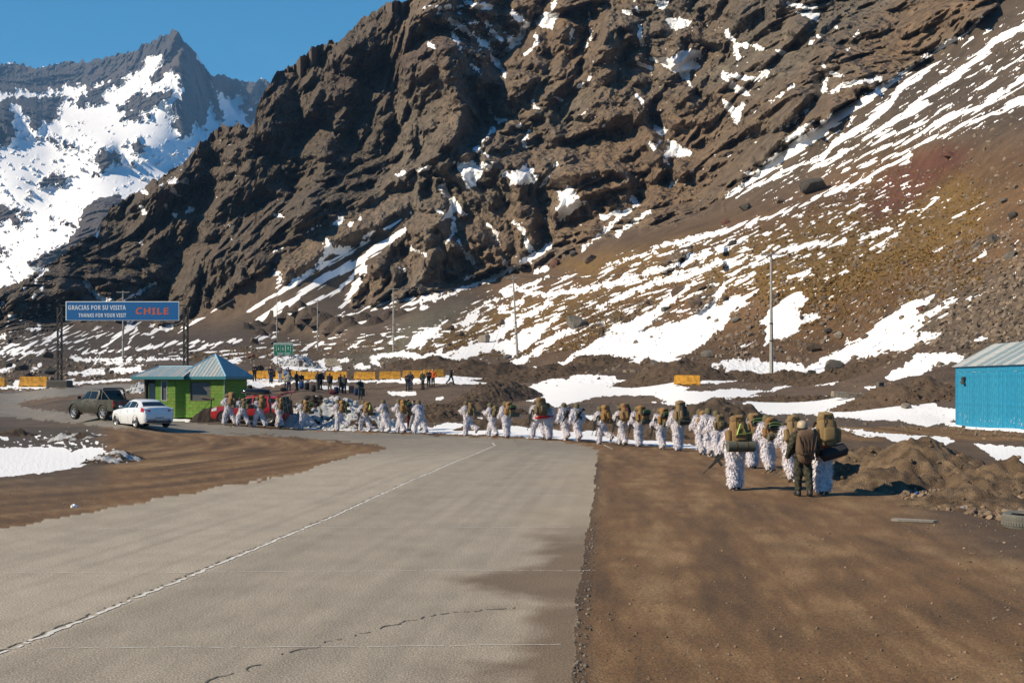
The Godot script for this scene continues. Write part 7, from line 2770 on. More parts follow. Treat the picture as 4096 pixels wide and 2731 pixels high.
func scatter(called: String, label: String, meshes: Array, m: Material, count: int, zones: Array, lo: float, hi: float, power: float, sd: int, tint: Array, skip_snow := 1.0, sink := 0.35) -> void:
	# zones: [weight, outline]; sizes in metres
	var rng := RandomNumberGenerator.new()
	rng.seed = sd
	var lists := []
	for i in meshes.size(): lists.append([])
	for z in zones:
		var poly := marks(z[1])
		var a := poly[0]; var b := poly[0]
		for q in poly: a = a.min(q); b = b.max(q)
		var want := int(count * z[0])
		var tries := 0
		while want > 0 and tries < count * 12:
			tries += 1
			var u := rng.randf_range(a.x, b.x)
			var v := rng.randf_range(a.y, b.y)
			if not Geometry2D.is_point_in_polygon(Vector2(u, v), poly): continue
			var c := col_at(u)
			var k := c * NR + row_at(c, v)
			if ROAD[k] > 0.0: continue
			if SNOW[k] > -0.3 and rng.randf() < skip_snow: continue
			want -= 1
			var p := stand(u, v)
			var r := lerpf(lo, hi, pow(rng.randf(), power))
			var bs := Basis.from_euler(Vector3(rng.randf_range(-0.5, 0.5), rng.randf() * TAU, rng.randf_range(-0.5, 0.5))) * Basis.from_scale(Vector3(r * rng.randf_range(0.8, 1.3), r * rng.randf_range(0.7, 1.1), r))
			var col: Color = (tint[0] as Color).lerp(tint[1], rng.randf()) * rng.randf_range(0.75, 1.2)
			lists[rng.randi() % meshes.size()].append([Transform3D(bs, p + Vector3(0, r * (0.5 - sink) * 0.6, 0)), col])
	var top := Node3D.new()
	top.name = numbered(called)
	add_child(top)
	tag(top, label, called.replace("_", " "), "", "stuff")
	for i in meshes.size():
		var l: Array = lists[i]
		if l.is_empty(): continue
		var mm := MultiMesh.new()
		mm.transform_format = MultiMesh.TRANSFORM_3D
		mm.use_colors = true
		mm.mesh = meshes[i]
		mm.instance_count = l.size()
		for k in l.size():
			mm.set_instance_transform(k, l[k][0])
			mm.set_instance_color(k, l[k][1])
		var o := MultiMeshInstance3D.new()
		o.name = "pieces" if i == 0 else "pieces_%03d" % i
		o.multimesh = mm
		o.material_override = m
		top.add_child(o)
		o.set_meta("kind", "stuff")

# ---------------------------------------------------------------- everything that stands on the land
func camo_texture(cols: Array, sd: int, freq: float) -> ImageTexture:
	var n := noise(sd, freq, 3)
	var n2 := noise(sd + 5, freq * 1.7, 3)
	var im := Image.create_empty(256, 256, false, Image.FORMAT_RGB8)
	for y in 256:
		for x in 256:
			var a := n.get_noise_2d(x, y)
			var b := n2.get_noise_2d(x, y)
			var c: Color = cols[0]
			if a > 0.12: c = cols[1]
			elif b > 0.14: c = cols[2]
			elif a < -0.30: c = cols[3]
			im.set_pixel(x, y, c)
	return ImageTexture.create_from_image(im)

func object_materials() -> void:
	mats.weave_tex = grain(70, 0.06, 0.72, 1.0, 256, 3)
	var m := mat("skin", Color.WHITE, 0.55)
	m.vertex_color_use_as_albedo = true
	mat("gap_shade_cloth", lin(0.40, 0.39, 0.44), 0.95)  # white suit under the strips, darkened: shade of the gaps put into colour
	m = mat("white_strips", lin(0.86, 0.85, 0.88), 0.85)
	m.vertex_color_use_as_albedo = true
	m.backlight_enabled = true
	m.backlight = Color(0.3, 0.3, 0.3)
	m = mat("camo", Color.WHITE, 0.9)
	textured(m, camo_texture([lin(0.13, 0.10, 0.05), lin(0.06, 0.06, 0.03), lin(0.20, 0.15, 0.08), lin(0.03, 0.028, 0.02)], 4, 0.03), 0.30, null, 0.0, false)
	m = mat("camo_dark", Color.WHITE, 0.9)
	textured(m, camo_texture([lin(0.022, 0.028, 0.016), lin(0.010, 0.012, 0.008), lin(0.085, 0.055, 0.028), lin(0.030, 0.042, 0.020)], 9, 0.045), 1.0, null, 0.0, false)
	m = mat("olive", Color.WHITE, 0.92)
	textured(m, camo_texture([lin(0.10, 0.085, 0.045), lin(0.07, 0.062, 0.035), lin(0.13, 0.10, 0.055), lin(0.045, 0.04, 0.025)], 14, 0.03), 0.35, null, 0.0, false)
	mat("boot", lin(0.075, 0.050, 0.028), 0.8)
	mat("boot_black", lin(0.018, 0.017, 0.016), 0.6)
	mat("black_cloth", lin(0.018, 0.018, 0.02), 0.8)
	mat("pale_cloth", lin(0.55, 0.56, 0.54), 0.7)
	mat("neon", lin(0.30, 0.46, 0.10), 0.6)
	mat("gunmetal", lin(0.016, 0.017, 0.018), 0.45, 0.3)
	m = mat("white_paint", lin(0.72, 0.74, 0.76), 0.32)
	m.clearcoat_enabled = true
	m.clearcoat = 0.6
	m.clearcoat_roughness = 0.08
	m = mat("red_paint", lin(0.34, 0.012, 0.014), 0.35)
	m.clearcoat_enabled = true
	m.clearcoat = 0.7
	m.clearcoat_roughness = 0.06
	m = mat("olive_paint", Color.WHITE, 0.5)
	textured(m, camo_texture([lin(0.040, 0.040, 0.026), lin(0.050, 0.046, 0.032), lin(0.075, 0.062, 0.045), lin(0.035, 0.036, 0.024)], 24, 0.012), 2.2, null, 0.0, false)
	mat("black_gloss", lin(0.010, 0.011, 0.013), 0.15)
	mat("black_plastic", lin(0.014, 0.014, 0.015), 0.6)
	mat("rubber", lin(0.022, 0.021, 0.020), 0.85)
	mat("alloy", lin(0.50, 0.51, 0.53), 0.35, 0.7)
	mat("red_lamp", lin(0.40, 0.006, 0.010), 0.18)
	mat("amber_lamp", lin(0.55, 0.16, 0.02), 0.2)
	mat("car_glass", lin(0.010, 0.014, 0.016), 0.06)
	mat("white_print", lin(0.75, 0.75, 0.73), 0.6)
	mat("black_print", lin(0.02, 0.02, 0.022), 0.6)
	var spots := grain(71, 0.02, 0.80, 1.0, 256, 5)
	var rough := grain(72, 0.05, 0.0, 1.0, 256, 4)
	for k in 4:
		m = mat("green_%d" % k, lin(0.130 + 0.012 * k, 0.275 + 0.016 * ((k * 2) % 3), 0.030), 0.8)
		textured(m, spots, 1.3, rough, 0.5)
	textured(mat("mortar", lin(0.10, 0.23, 0.03), 0.95), spots, 0.9)
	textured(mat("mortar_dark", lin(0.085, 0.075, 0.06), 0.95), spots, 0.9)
	textured(mat("white_worn", lin(0.55, 0.55, 0.50), 0.7), spots, 0.6)
	mat("frame_brown", lin(0.10, 0.075, 0.05), 0.8)
	textured(mat("dusty_pane", lin(0.10, 0.105, 0.105), 0.35), spots, 1.0)
	textured(mat("roof_blue", lin(0.42, 0.52, 0.54), 0.42, 0.25), spots, 1.1)
	textured(mat("roof_worn", lin(0.50, 0.52, 0.50), 0.5, 0.2), spots, 0.8)
	mat("roof_ridge", lin(0.20, 0.42, 0.55), 0.5)
	textured(mat("teal_paint", lin(0.020, 0.20, 0.24), 0.55), spots, 0.7)
	mat("sign_blue", lin(0.006, 0.12, 0.33), 0.5)
	mat("sign_white", lin(0.72, 0.74, 0.74), 0.5)
	mat("sign_orange", lin(0.62, 0.12, 0.035), 0.5)
	mat("sign_green", lin(0.008, 0.15, 0.075), 0.5)
	textured(mat("dark_steel", lin(0.045, 0.042, 0.038), 0.6, 0.3), spots, 0.8)
	textured(mat("concrete_dark", lin(0.13, 0.115, 0.095), 0.95), spots, 1.2, rough, 1.0)
	textured(mat("pole_grey", lin(0.40, 0.38, 0.34), 0.85), spots, 1.5)
	m = mat("barrier_yellow", lin(0.85, 0.40, 0.03), 0.75)
	textured(m, grain(73, 0.015, 0.62, 1.0, 256, 5), 1.7, rough, 0.4)
	for k in 3:
		m = mat("blue_%d" % k, lin(0.014 + 0.005 * k, 0.27 + 0.016 * k, 0.47 + 0.015 * k), 0.6)
		textured(m, spots, 1.4)
	textured(mat("zinc", lin(0.33, 0.42, 0.45), 0.5, 0.2), spots, 1.0)
	textured(mat("zinc_white", lin(0.55, 0.57, 0.57), 0.6, 0.1), spots, 0.8)
	m = mat("heap", Color.WHITE, 0.97)
	m.vertex_color_use_as_albedo = true
	textured(m, grain(74, 0.05, 0.5, 1.0, 512, 5), 1.1, grain(75, 0.06, 0.0, 1.0, 512, 4), 4.0)
	m = mat("stone", Color.WHITE, 0.95)
	m.vertex_color_use_as_albedo = true
	for q in [["boulder_brown", Color(0.20, 0.14, 0.095)], ["boulder_grey", Color(0.21, 0.19, 0.16)], ["boulder_pale", Color(0.36, 0.31, 0.25)], ["boulder_dark", Color(0.085, 0.075, 0.062)], ["boulder_red", Color(0.19, 0.085, 0.06)]]:
		m = mat(q[0], lin(q[1].r, q[1].g, q[1].b), 0.95)
		textured(m, grain(76, 0.03, 0.6, 1.0, 256, 5) if not mats.has("btex") else mats.btex, 1.6, rough, 6.0, false)
	m = mat("tuft", Color.WHITE, 0.95)
	m.vertex_color_use_as_albedo = true
	m.backlight_enabled = true
	m.backlight = Color(0.25, 0.2, 0.1)
	mat("marking", lin(0.62, 0.60, 0.55), 0.8)
	mat("crack", lin(0.09, 0.08, 0.065), 0.95)
	mat("bottle", Color(0.85, 0.92, 0.97, 0.25), 0.08).transparency = BaseMaterial3D.TRANSPARENCY_ALPHA
	textured(mat("tyre_dusty", lin(0.16, 0.155, 0.13), 0.9), spots, 0.4)
	textured(mat("weathered_wood", lin(0.30, 0.27, 0.23), 0.9), spots, 0.3)

func build_all() -> void:
	for i in 6: rocks.append(rock_mesh(100 + i, 2, 14, 0.82))
	for i in 4: pebbles.append(rock_mesh(200 + i, 1, 11, 0.8))
	paint_lines()
	hut()
	gantry()
	lane_sign()
	shed()
	var tops := []
	tops.append(pole("grey concrete utility pole nearest the blue shed, on the brown slope", 771.5, 375.0, 11.5, 0.003, false))
	tops.append(pole("utility pole leaning left on the snow, with long guy wires", 517.5, 356.0, 11.6, 0.055, true))
	tops.append(pole("upright utility pole on the grey-green gravel, third from the shed", 393.5, 351.5, 11.6, 0.004, false))
	tops.append(pole("utility pole on the stony flat, fourth from the shed", 317.6, 350.0, 11.6, 0.0, false))
	tops.append(pole("utility pole before the snow-striped scree, above the green sign", 277.0, 336.5, 11.6, 0.0, false))
	wires(tops)
	pole("utility pole seen beneath the wide blue sign", 123.0, 358.5, 11.0, 0.0, false)
	sedan(stand(142.0, 426.5), deg_to_rad(40.0))
	pickup(stand(103.0, 419.0), deg_to_rad(50.0))
	suv(stand(252.0, 423.0), deg_to_rad(84.0))
	barriers()
	heaps()
	stones()
	march()
	travellers()
	litter()

func stripe(called: String, pts: Array, widths: float, m: Material, sd: int, wear: float, wob := 0.03) -> void:
	# a worn painted line laid on the road, broken into flecks
	var s := Shape.new()
	var n := noise(sd, 9.0, 3)
	var n2 := noise(sd + 1, 1.1, 3)
	for i in pts.size() - 1:
		var a: Vector2 = pts[i]; var b: Vector2 = pts[i + 1]
		var l := a.distance_to(b)
		var steps := int(l / 0.06) + 1
		var side := (b - a).orthogonal().normalized()
		for k in steps:
			var p := a.lerp(b, k / float(steps))
			var q := a.lerp(b, (k + 1) / float(steps))
			if n.get_noise_2dv(p) + n2.get_noise_2dv(p) * 0.6 < wear: continue
			var o0 := side * n2.get_noise_2dv(p * 3.0) * wob
			var o1 := side * n2.get_noise_2dv(q * 3.0) * wob
			var w0 := widths * 0.5 * (0.7 + 0.6 * n.get_noise_2dv(p + Vector2(9, 0)))
			var w1 := widths * 0.5 * (0.7 + 0.6 * n.get_noise_2dv(q + Vector2(9, 0)))
			var c := [p + o0 - side * w0, p + o0 + side * w0, q + o1 + side * w1, q + o1 - side * w1]
			var v := []
			for z in c: v.append(Vector3(z.x, ground(z.x, z.y) + 0.006, z.y))
			s.quad(v[0], v[1], v[2], v[3])
	s.facing(0, Vector3.UP)
	structure(called, s.mesh(60.0), m)

func paint_lines() -> void:
	var c := []
	for d in [8.5, 11.3, 14.0, 16.6, 20.0, 23.0, 27.0, 31.4, 36.0, 40.0, 45.0]: c.append(Vector2(centre_x(d), -d))
	c += [Vector2(-0.72, -48.6), Vector2(-0.9, -50.5), Vector2(-1.9, -52.0)]
	stripe("road_marking", c, 0.085, mats.marking, 301, -0.42, 0.05)
	var c2 := []
	for p in c: c2.append(p + Vector2(-0.075, 0.0))
	stripe("road_crack", c2, 0.035, mats.crack, 305, 0.0, 0.06)
	stripe("road_marking", [Vector2(3.6, -52.2), Vector2(4.0, -50.0), Vector2(4.15, -46.5)], 0.09, mats.marking, 309, 0.0)
	# pale joints across the slabs
	for q in [[11.55, -6.2, 0.5], [16.15, -7.4, 1.2], [21.0, -7.6, 1.1], [26.8, -6.3, 1.6], [33.5, -6.2, 1.2]]:
		var d: float = q[0]
		stripe("road_joint", [Vector2(q[1], -d + 0.1), Vector2((q[1] + q[2]) / 2, -d), Vector2(q[2], -d - 0.12)], 0.016 + d * 0.0004, mats.marking, int(d * 10.0), -0.30, 0.02)
	# cracks near the front
	stripe("road_crack", [Vector2(-2.9, -9.9), Vector2(-2.5, -10.6), Vector2(-2.35, -11.0), Vector2(-1.9, -11.8), Vector2(-0.9, -13.2), Vector2(0.1, -13.6)], 0.03, mats.crack, 401, -0.1, 0.10)

func barriers() -> void:
	var rows := [
		["yellow barrier partly behind the hut roof, before the two men by the road bend", 259.0, 378.0, 118.0, 0.05],
		["yellow barrier with people leaning and sitting on it", 277.0, 378.6, 117.0, -0.05], ["yellow barrier with a dark hooded man sitting on its end", 289.0, 377.6, 119.0, 0.0],
		["yellow barrier just left of the two men in black", 309.5, 379.2, 115.0, 0.03], ["yellow barrier behind the man in black jacket and khaki trousers", 336.5, 378.9, 116.0, 0.0], ["yellow barrier with a black scuff, above the black suitcase", 364.8, 379.2, 115.0, -0.02],
		["yellow barrier standing clear of everyone in mid lay-by", 390.0, 378.8, 116.0, 0.02], ["yellow barrier behind the man in sunglasses and his friend", 413.0, 377.8, 118.0, 0.06], ["yellow barrier behind the man in the orange vest", 433.5, 376.5, 121.0, 0.35],
	]
	for r in rows: barrier(r[0], r[1], r[2], r[3], r[4])
	barrier("lone yellow barrier on the snow field before the big slope", 687.0, 384.3, 95.0, -0.18, "", 1.0, -0.02)
	barrier("long yellow barrier on the far verge, left of the sign footing", 34.0, 386.5, 100.0, 0.0, "", 1.14)
	barrier("yellow barrier at the left edge of the view", -7.0, 386.3, 100.0, 0.0, "")
	barrier("tipped white and orange barrier, upper of the pair on the gravel bank", 331.0, 362.6, 0.0, 0.1, "", 1.0, 0.12)
	barrier("tipped white and orange barrier, lower of the pair on the gravel bank", 333.5, 365.8, 0.0, 0.1, "", 1.0, 0.10)
	for i in [0, 1]:
		var o: Node3D = get_child(get_child_count() - 1 - i)
		(o.get_node("block") as MeshInstance3D).material_override = mats.pale_barrier if mats.has("pale_barrier") else textured(mat("pale_barrier", lin(0.50, 0.42, 0.30), 0.8), mats.barrier_yellow.albedo_texture, 1.7)
	barrier("tip of an orange barrier showing between the dark soil heaps", 459.5, 368.5, 0.0, 0.2, "")

func heaps() -> void:
	var dk := Color(0.075, 0.050, 0.033)
	var pl := Color(0.19, 0.125, 0.075)
	var h: Material = mats.heap
	# dark spoil heaps between the lay-by and the snow
	mound("dirt_mound", "long dark soil heap behind the barriers, below the leaning pole", "dirt mound", 405.0, 374.0, 17.0, 9.0, 1.44, 11, h, dk, pl)
	mound("dirt_mound", "dark soil heap with a sharp top, left of the snow flat", "dirt mound", 482.0, 377.5, 17.0, 7.0, 1.66, 12, h, dk, pl)
	mound("dirt_mound", "small dark soil heap behind the walking man in jeans", "dirt mound", 463.0, 374.5, 8.0, 4.0, 0.94, 13, h, dk, pl)
	mound("dirt_mound", "low crumbly soil heap ending in the snow flat", "dirt mound", 542.0, 380.0, 14.0, 6.0, 1.22, 14, h, dk, pl)
	mound("dirt_mound", "long dark soil ridge running down to the road behind the column", "dirt mound", 497.0, 404.0, 6.5, 12.0, 1.44, 15, h, dk, pl, 0.0, "", 0.0, -0.35)
	mound("dirt_mound", "broad dark soil bank above the helmets left of the soil ridge", "dirt mound", 462.0, 417.0, 9.0, 6.0, 0.94, 16, h, dk, pl)
	mound("dirt_mound", "rough soil bank behind the soldiers without packs", "dirt mound", 432.0, 422.0, 6.0, 3.0, 0.65, 17, h, dk, pl)
	mound("dirt_mound", "low brown soil ridge behind the pair carrying the large olive pack", "dirt mound", 556.0, 425.0, 7.0, 2.6, 0.54, 18, h, Color(0.11, 0.075, 0.048), pl)
	mound("dirt_mound", "brown soil hump behind the soldiers in the middle of the file", "dirt mound", 628.0, 431.0, 6.5, 3.0, 0.97, 19, h, Color(0.12, 0.082, 0.052), pl)
	mound("dirt_mound", "smooth brown hump rising behind the largest backpack", "dirt mound", 718.0, 432.0, 8.5, 4.5, 1.51, 20, h, Color(0.13, 0.09, 0.058), Color(0.20, 0.14, 0.09))
	mound("dirt_mound", "low soil bank behind the right-hand soldiers", "dirt mound", 664.0, 440.0, 3.5, 2.0, 0.43, 21, h, Color(0.12, 0.08, 0.05), pl)
	mound("dirt_mound", "small soil heap behind the first walker with the green mat", "dirt mound", 480.0, 430.0, 3.2, 2.0, 0.50, 22, h, dk, pl)
	# heaps under the hillside
	var bs := Color(0.13, 0.088, 0.055)
	mound("dirt_mound", "brown earth mound beneath the big snow chute left of centre", "dirt mound", 590.0, 369.0, 9.3, 6.0, 1.16, 31, h, bs, pl)
	mound("dirt_mound", "brown earth mound with stones on top, behind the lone yellow barrier", "dirt mound", 681.0, 381.0, 11.0, 7.0, 1.43, 32, h, bs, pl)
	mound("dirt_mound", "small earth mound at the foot of the nearest pole, left side", "dirt mound", 752.0, 381.0, 6.0, 4.0, 0.63, 33, h, bs, pl)
	mound("dirt_mound", "earth mound right of the nearest pole", "dirt mound", 791.0, 381.0, 6.4, 4.0, 0.76, 34, h, bs, pl)
	mound("dirt_mound", "stony earth bank in front of the wide snow chute", "dirt mound", 850.0, 378.0, 10.2, 5.0, 0.81, 35, h, bs, pl)
	mound("dirt_mound", "large brown earth bank running up to the blue shed", "dirt mound", 918.0, 404.0, 8.9, 6.0, 1.34, 36, h, Color(0.15, 0.098, 0.06), Color(0.23, 0.155, 0.095))
	mound("dirt_mound", "low earth spit poking into the snow before the shed", "dirt mound", 790.0, 402.0, 8.5, 3.0, 0.40, 37, h, bs, pl)
	# the berm beside the near soldiers
	var bd := Color(0.12, 0.075, 0.042)
	var bp := Color(0.36, 0.245, 0.14)
	mound("dirt_mound", "rough earth berm right behind the soldier with the black stuff sack", "dirt mound", 875.0, 482.0, 4.4, 4.6, 0.85, 41, h, bd, bp)
	mound("dirt_mound", "tall crumbling earth berm near the right edge below the shed", "dirt mound", 968.0, 490.0, 4.6, 5.2, 1.05, 42, h, bd, bp)
	mound("dirt_mound", "lower part of the earth berm at the right edge above the tyre", "dirt mound", 1036.0, 497.0, 3.6, 4.6, 0.75, 43, h, bd, bp)
	mound("dirt_mound", "dark low clods at the berm's foot, left end", "dirt mound", 915.0, 492.0, 4.0, 2.5, 0.5, 44, h, bd, bp)
	mound("dirt_mound", "flat earth apron at the foot of the berm beside the tyre", "dirt mound", 1000.0, 512.0, 3.4, 2.8, 0.35, 45, h, bd, bp)
	# ploughed snow
	mound("snow_bank", "tall dirty ploughed snow bank behind the passing soldiers", "snow bank", 322.0, 426.0, 6.4, 4.4, 1.75, 51, h, Color(0.05, 0.036, 0.025), Color(0.10, 0.066, 0.042), 0.66)
	mound("snow_bank", "right slope of the ploughed snow bank, streaked with soil", "snow bank", 356.0, 428.5, 4.6, 3.4, 1.3, 52, h, Color(0.07, 0.048, 0.033), Color(0.12, 0.08, 0.05), 0.66)
	mound("snow_bank", "low tail of the ploughed snow bank towards the road bend", "snow bank", 292.0, 427.3, 3.0, 1.8, 0.9, 53, h, Color(0.07, 0.048, 0.033), Color(0.12, 0.08, 0.05), 0.85)
	mound("snow_bank", "grimy snow ridge along the right of the near-left snow patch", "snow bank", 95.0, 464.0, 1.9, 3.6, 0.30, 54, h, Color(0.08, 0.058, 0.042), Color(0.17, 0.115, 0.07), 0.45)
	mound("snow_bank", "grimy snow ridge behind the near-left snow patch", "snow bank", 62.0, 441.0, 3.2, 2.2, 0.30, 55, h, Color(0.08, 0.058, 0.042), Color(0.17, 0.115, 0.07), 0.48)
	mound("dirt_mound", "dark wet soil ridge at the left edge above the snow patch", "dirt mound", 8.0, 436.0, 2.2, 1.6, 0.35, 56, h, dk, pl)
	mound("snow_bank", "little snow heap beside the hut porch", "snow bank", 139.0, 392.0, 4.0, 2.0, 0.7, 57, h, dk, pl, 1.0)
	mound("snow_bank", "snow heap behind the green lane sign", "snow bank", 297.0, 366.0, 6.5, 4.0, 1.5, 58, h, dk, pl, 0.95)
	mound("dirt_mound", "soil heap in shadow-dark colour with a boulder at the foot of the hut wall", "dirt mound", 205.0, 422.0, 2.3, 1.5, 0.85, 59, h, Color(0.035, 0.027, 0.02), Color(0.07, 0.05, 0.035))  # near-black colours: the hut's shadow is put into the soil tone
	# the row of small tipped loads at the foot of the scree
	var i := 0
	for q in [[245, 331], [256, 328], [268, 326], [283, 328], [296, 324], [310, 327], [322, 323], [334, 328], [345, 324], [258, 336], [270, 333], [290, 335], [303, 333], [318, 332], [332, 334], [347, 330], [362, 323], [372, 327], [386, 322], [398, 319]]:
		mound("gravel_heap", "small cone of tipped gravel in the row below the striped scree", "gravel heap", q[0], q[1] - 2.0, 5.4, 4.0, 2.0, 70 + i, mats.heap, Color(0.085, 0.06, 0.045), Color(0.14, 0.10, 0.07), 0.0, "gravel cones below the scree")
		i += 1

func stones() -> void:
	var b := "boulder_brown"
	for q in [
		["big dark split boulder below the third pole, upper one of the pair", 448, 330, 16, b], ["rounded brown boulder below the split one", 459, 336, 11, b], ["pale flat-topped boulder lying on the snow left of the leaning pole", 483, 342, 17, "boulder_pale"],
		["dark boulder with a sharp crest above the pale flat one", 500, 325, 11, b], ["grey block resting at the foot of the leaning pole", 507, 358.5, 10, "boulder_grey"], ["grey craggy boulder left of the leaning pole's base", 434, 363.5, 14, "boulder_grey"],
		["tall brown crag standing in the middle snow chute", 697, 312, 20, b], ["brown crag above the middle snow chute, left of the tall one", 678, 294, 18, b], ["grey broken outcrop on the slope right of the leaning pole", 577, 328, 26, "boulder_grey"],
		["round grey boulder under the tall crag", 666, 311, 12, "boulder_grey"], ["brown outcrop on the striped slope with two heads", 669, 272, 14, b], ["dark boulder on the striped slope below the scree tongue", 733, 245, 12, "boulder_dark"],
		["reddish boulder by the long snow stripe", 726, 224, 11, "boulder_red"], ["dark boulder at the tip of the scree tongue", 747, 210, 16, "boulder_dark"], ["brown block beside the tip of the scree tongue", 782, 203, 12, b],
		["broad dark slab of rock below the scree", 815, 192, 30, "boulder_dark"], ["dark red outcrop on the red patch of the slope", 952, 157, 14, "boulder_red"], ["large grey boulder near the upper right edge of the slope", 1006, 202, 11, "boulder_grey"],
		["dark boulder at the right edge half way up the slope", 1016, 217, 13, "boulder_dark"], ["flat grey boulder on the right slope beneath the dark one", 996, 242, 17, "boulder_grey"], ["grey boulder right of the ochre bushes", 978, 248, 12, "boulder_grey"],
		["grey boulder low on the right slope", 1012, 258, 16, "boulder_grey"], ["tall red-brown block at the edge of the wide snow chute", 923, 311, 13, "boulder_red"], ["brown block standing on the snow beside the wide chute", 866, 338, 12, b],
		["tall dark block left of the brown one by the chute", 829, 334, 12, "boulder_dark"], ["pale pointed block between the two by the chute", 840, 337, 12, "boulder_pale"], ["craggy brown outcrop right of the nearest pole", 812, 352, 22, b],
		["round grey boulder right behind the nearest pole", 737, 322, 13, "boulder_grey"], ["grey boulder lying by the wide snow chute's lower edge", 833, 371, 22, "boulder_grey"], ["dark boulder left of the lying grey one", 812, 374, 10, "boulder_dark"],
		["grey boulder on top of the mound behind the lone barrier", 708, 357, 15, "boulder_grey"], ["pale boulder on the mound behind the lone barrier", 656, 366, 13, "boulder_grey"], ["small grey boulder sitting alone on the snow flat", 599, 379, 5, "boulder_dark"],
		["large grey boulder in front of the big earth bank by the shed", 907, 408, 12, "boulder_pale"], ["pale flat stone half buried in the snow before the shed", 868, 407, 10, "boulder_pale"],
		["huge dark boulder at the left edge beside the lattice post", 5, 367, 13, "boulder_dark"], ["dark angular boulder left of the lattice post", 19, 370, 14, "boulder_dark"], ["big grey boulder leaning at the lattice post's foot", 48, 374, 15, "boulder_grey"], ["dark boulder below the grey one by the lattice post", 27, 379, 13, "boulder_dark"],
		["brown boulder on the bank above the lattice post's foot", 45, 357, 12, b], ["dark broken boulder on the flat above the green sign", 254, 343, 12, b], ["dark boulder right of the broken one above the green sign", 273, 344, 9, "boulder_dark"], ["rust-coloured outcrop behind the hut roof", 251, 358, 9, "boulder_red"],
		["grey boulder in the soil heap at the hut wall", 199, 420, 8, "boulder_grey"],
		["brown boulder at the very edge of the cliff foot", 590, 262, 16, b], ["red-brown outcrop under the cliff foot left of centre", 556, 265, 14, "boulder_red"], ["dark block below the cliff foot in the middle", 575, 256, 12, "boulder_dark"],
	]:
		boulder(q[0], q[1], q[2], q[3], int(q[1]) % 97, mats[q[4]], 0.85)
	# the rockfall above the shed
	var rng := RandomNumberGenerator.new()
	rng.seed = 44
	var poly := marks("905,325 935,300 985,285 1035,278 1035,345 985,345 950,352 920,345")
	var n := 0
	while n < 150:
		var u := rng.randf_range(900, 1036)
		var v := rng.randf_range(278, 352)
		if not Geometry2D.is_point_in_polygon(Vector2(u, v), poly): continue
		boulder("angular grey block in the rockfall above the blue shed", u, v, rng.randf_range(2.2, 5.5), rng.randi() % 50, mats[["boulder_grey", "boulder_dark", "boulder_brown"][rng.randi() % 3]], 0.9, "blocks of the rockfall above the shed")
		n += 1
	# loose stones by the thousand
	scatter("loose_stones", "loose stones strewn over the brown hillside", pebbles, mats.stone, 11000, [[0.36, "560,375 560,300 760,215 1024,140 1060,150 1060,350 900,370 760,372"], [0.20, "880,345 900,300 960,240 1060,220 1060,350"], [0.14, "400,372 400,330 560,270 760,215 760,372"], [0.12, "0,385 0,345 240,345 400,345 400,372 240,372"], [0.10, "740,200 900,90 1040,20 1040,130 860,200 760,214"]], 0.08, 0.50, 4.5, 91, [Color(0.125, 0.09, 0.06), Color(0.22, 0.17, 0.125)], 0.93)
	scatter("rubble", "stones and clods on the dark soil of the flat", pebbles, mats.stone, 5200, [[0.35, "-20,396 0,360 150,366 150,382 60,392"], [0.40, "330,424 330,384 520,372 1040,385 1040,440 700,436"], [0.25, "240,372 420,352 560,362 560,374 400,374"]], 0.03, 0.15, 3.0, 92, [Color(0.11, 0.078, 0.052), Color(0.22, 0.165, 0.115)], 0.97)
	scatter("gravel", "gravel and small stones on the dirt shoulder", pebbles, mats.stone, 3200, [[0.62, "575,700 600,450 700,455 860,485 1040,520 1040,700"], [0.22, "-20,525 -20,440 120,440 390,446 300,470 100,510"], [0.16, "850,480 1040,480 1040,600 940,560"]], 0.004, 0.028, 6.0, 93, [Color(0.11, 0.07, 0.04), Color(0.26, 0.19, 0.13)], 0.8, 0.2)
	scatter("clods", "earth clods crumbling along the berm's foot", pebbles, mats.stone, 1500, [[1.0, "850,470 1040,470 1040,530 900,500"]], 0.02, 0.13, 2.5, 94, [Color(0.12, 0.08, 0.05), Color(0.25, 0.18, 0.12)], 0.9, 0.2)
	scatter("asphalt_crumbs", "crumbs of asphalt and stones along the broken road edge", pebbles, mats.stone, 500, [[1.0, "571,690 577,590 590,520 598,470 604,470 600,520 590,600 586,690"]], 0.006, 0.034, 3.0, 95, [Color(0.06, 0.05, 0.04), Color(0.20, 0.165, 0.125)], 0.9, 0.25)
	tufts()

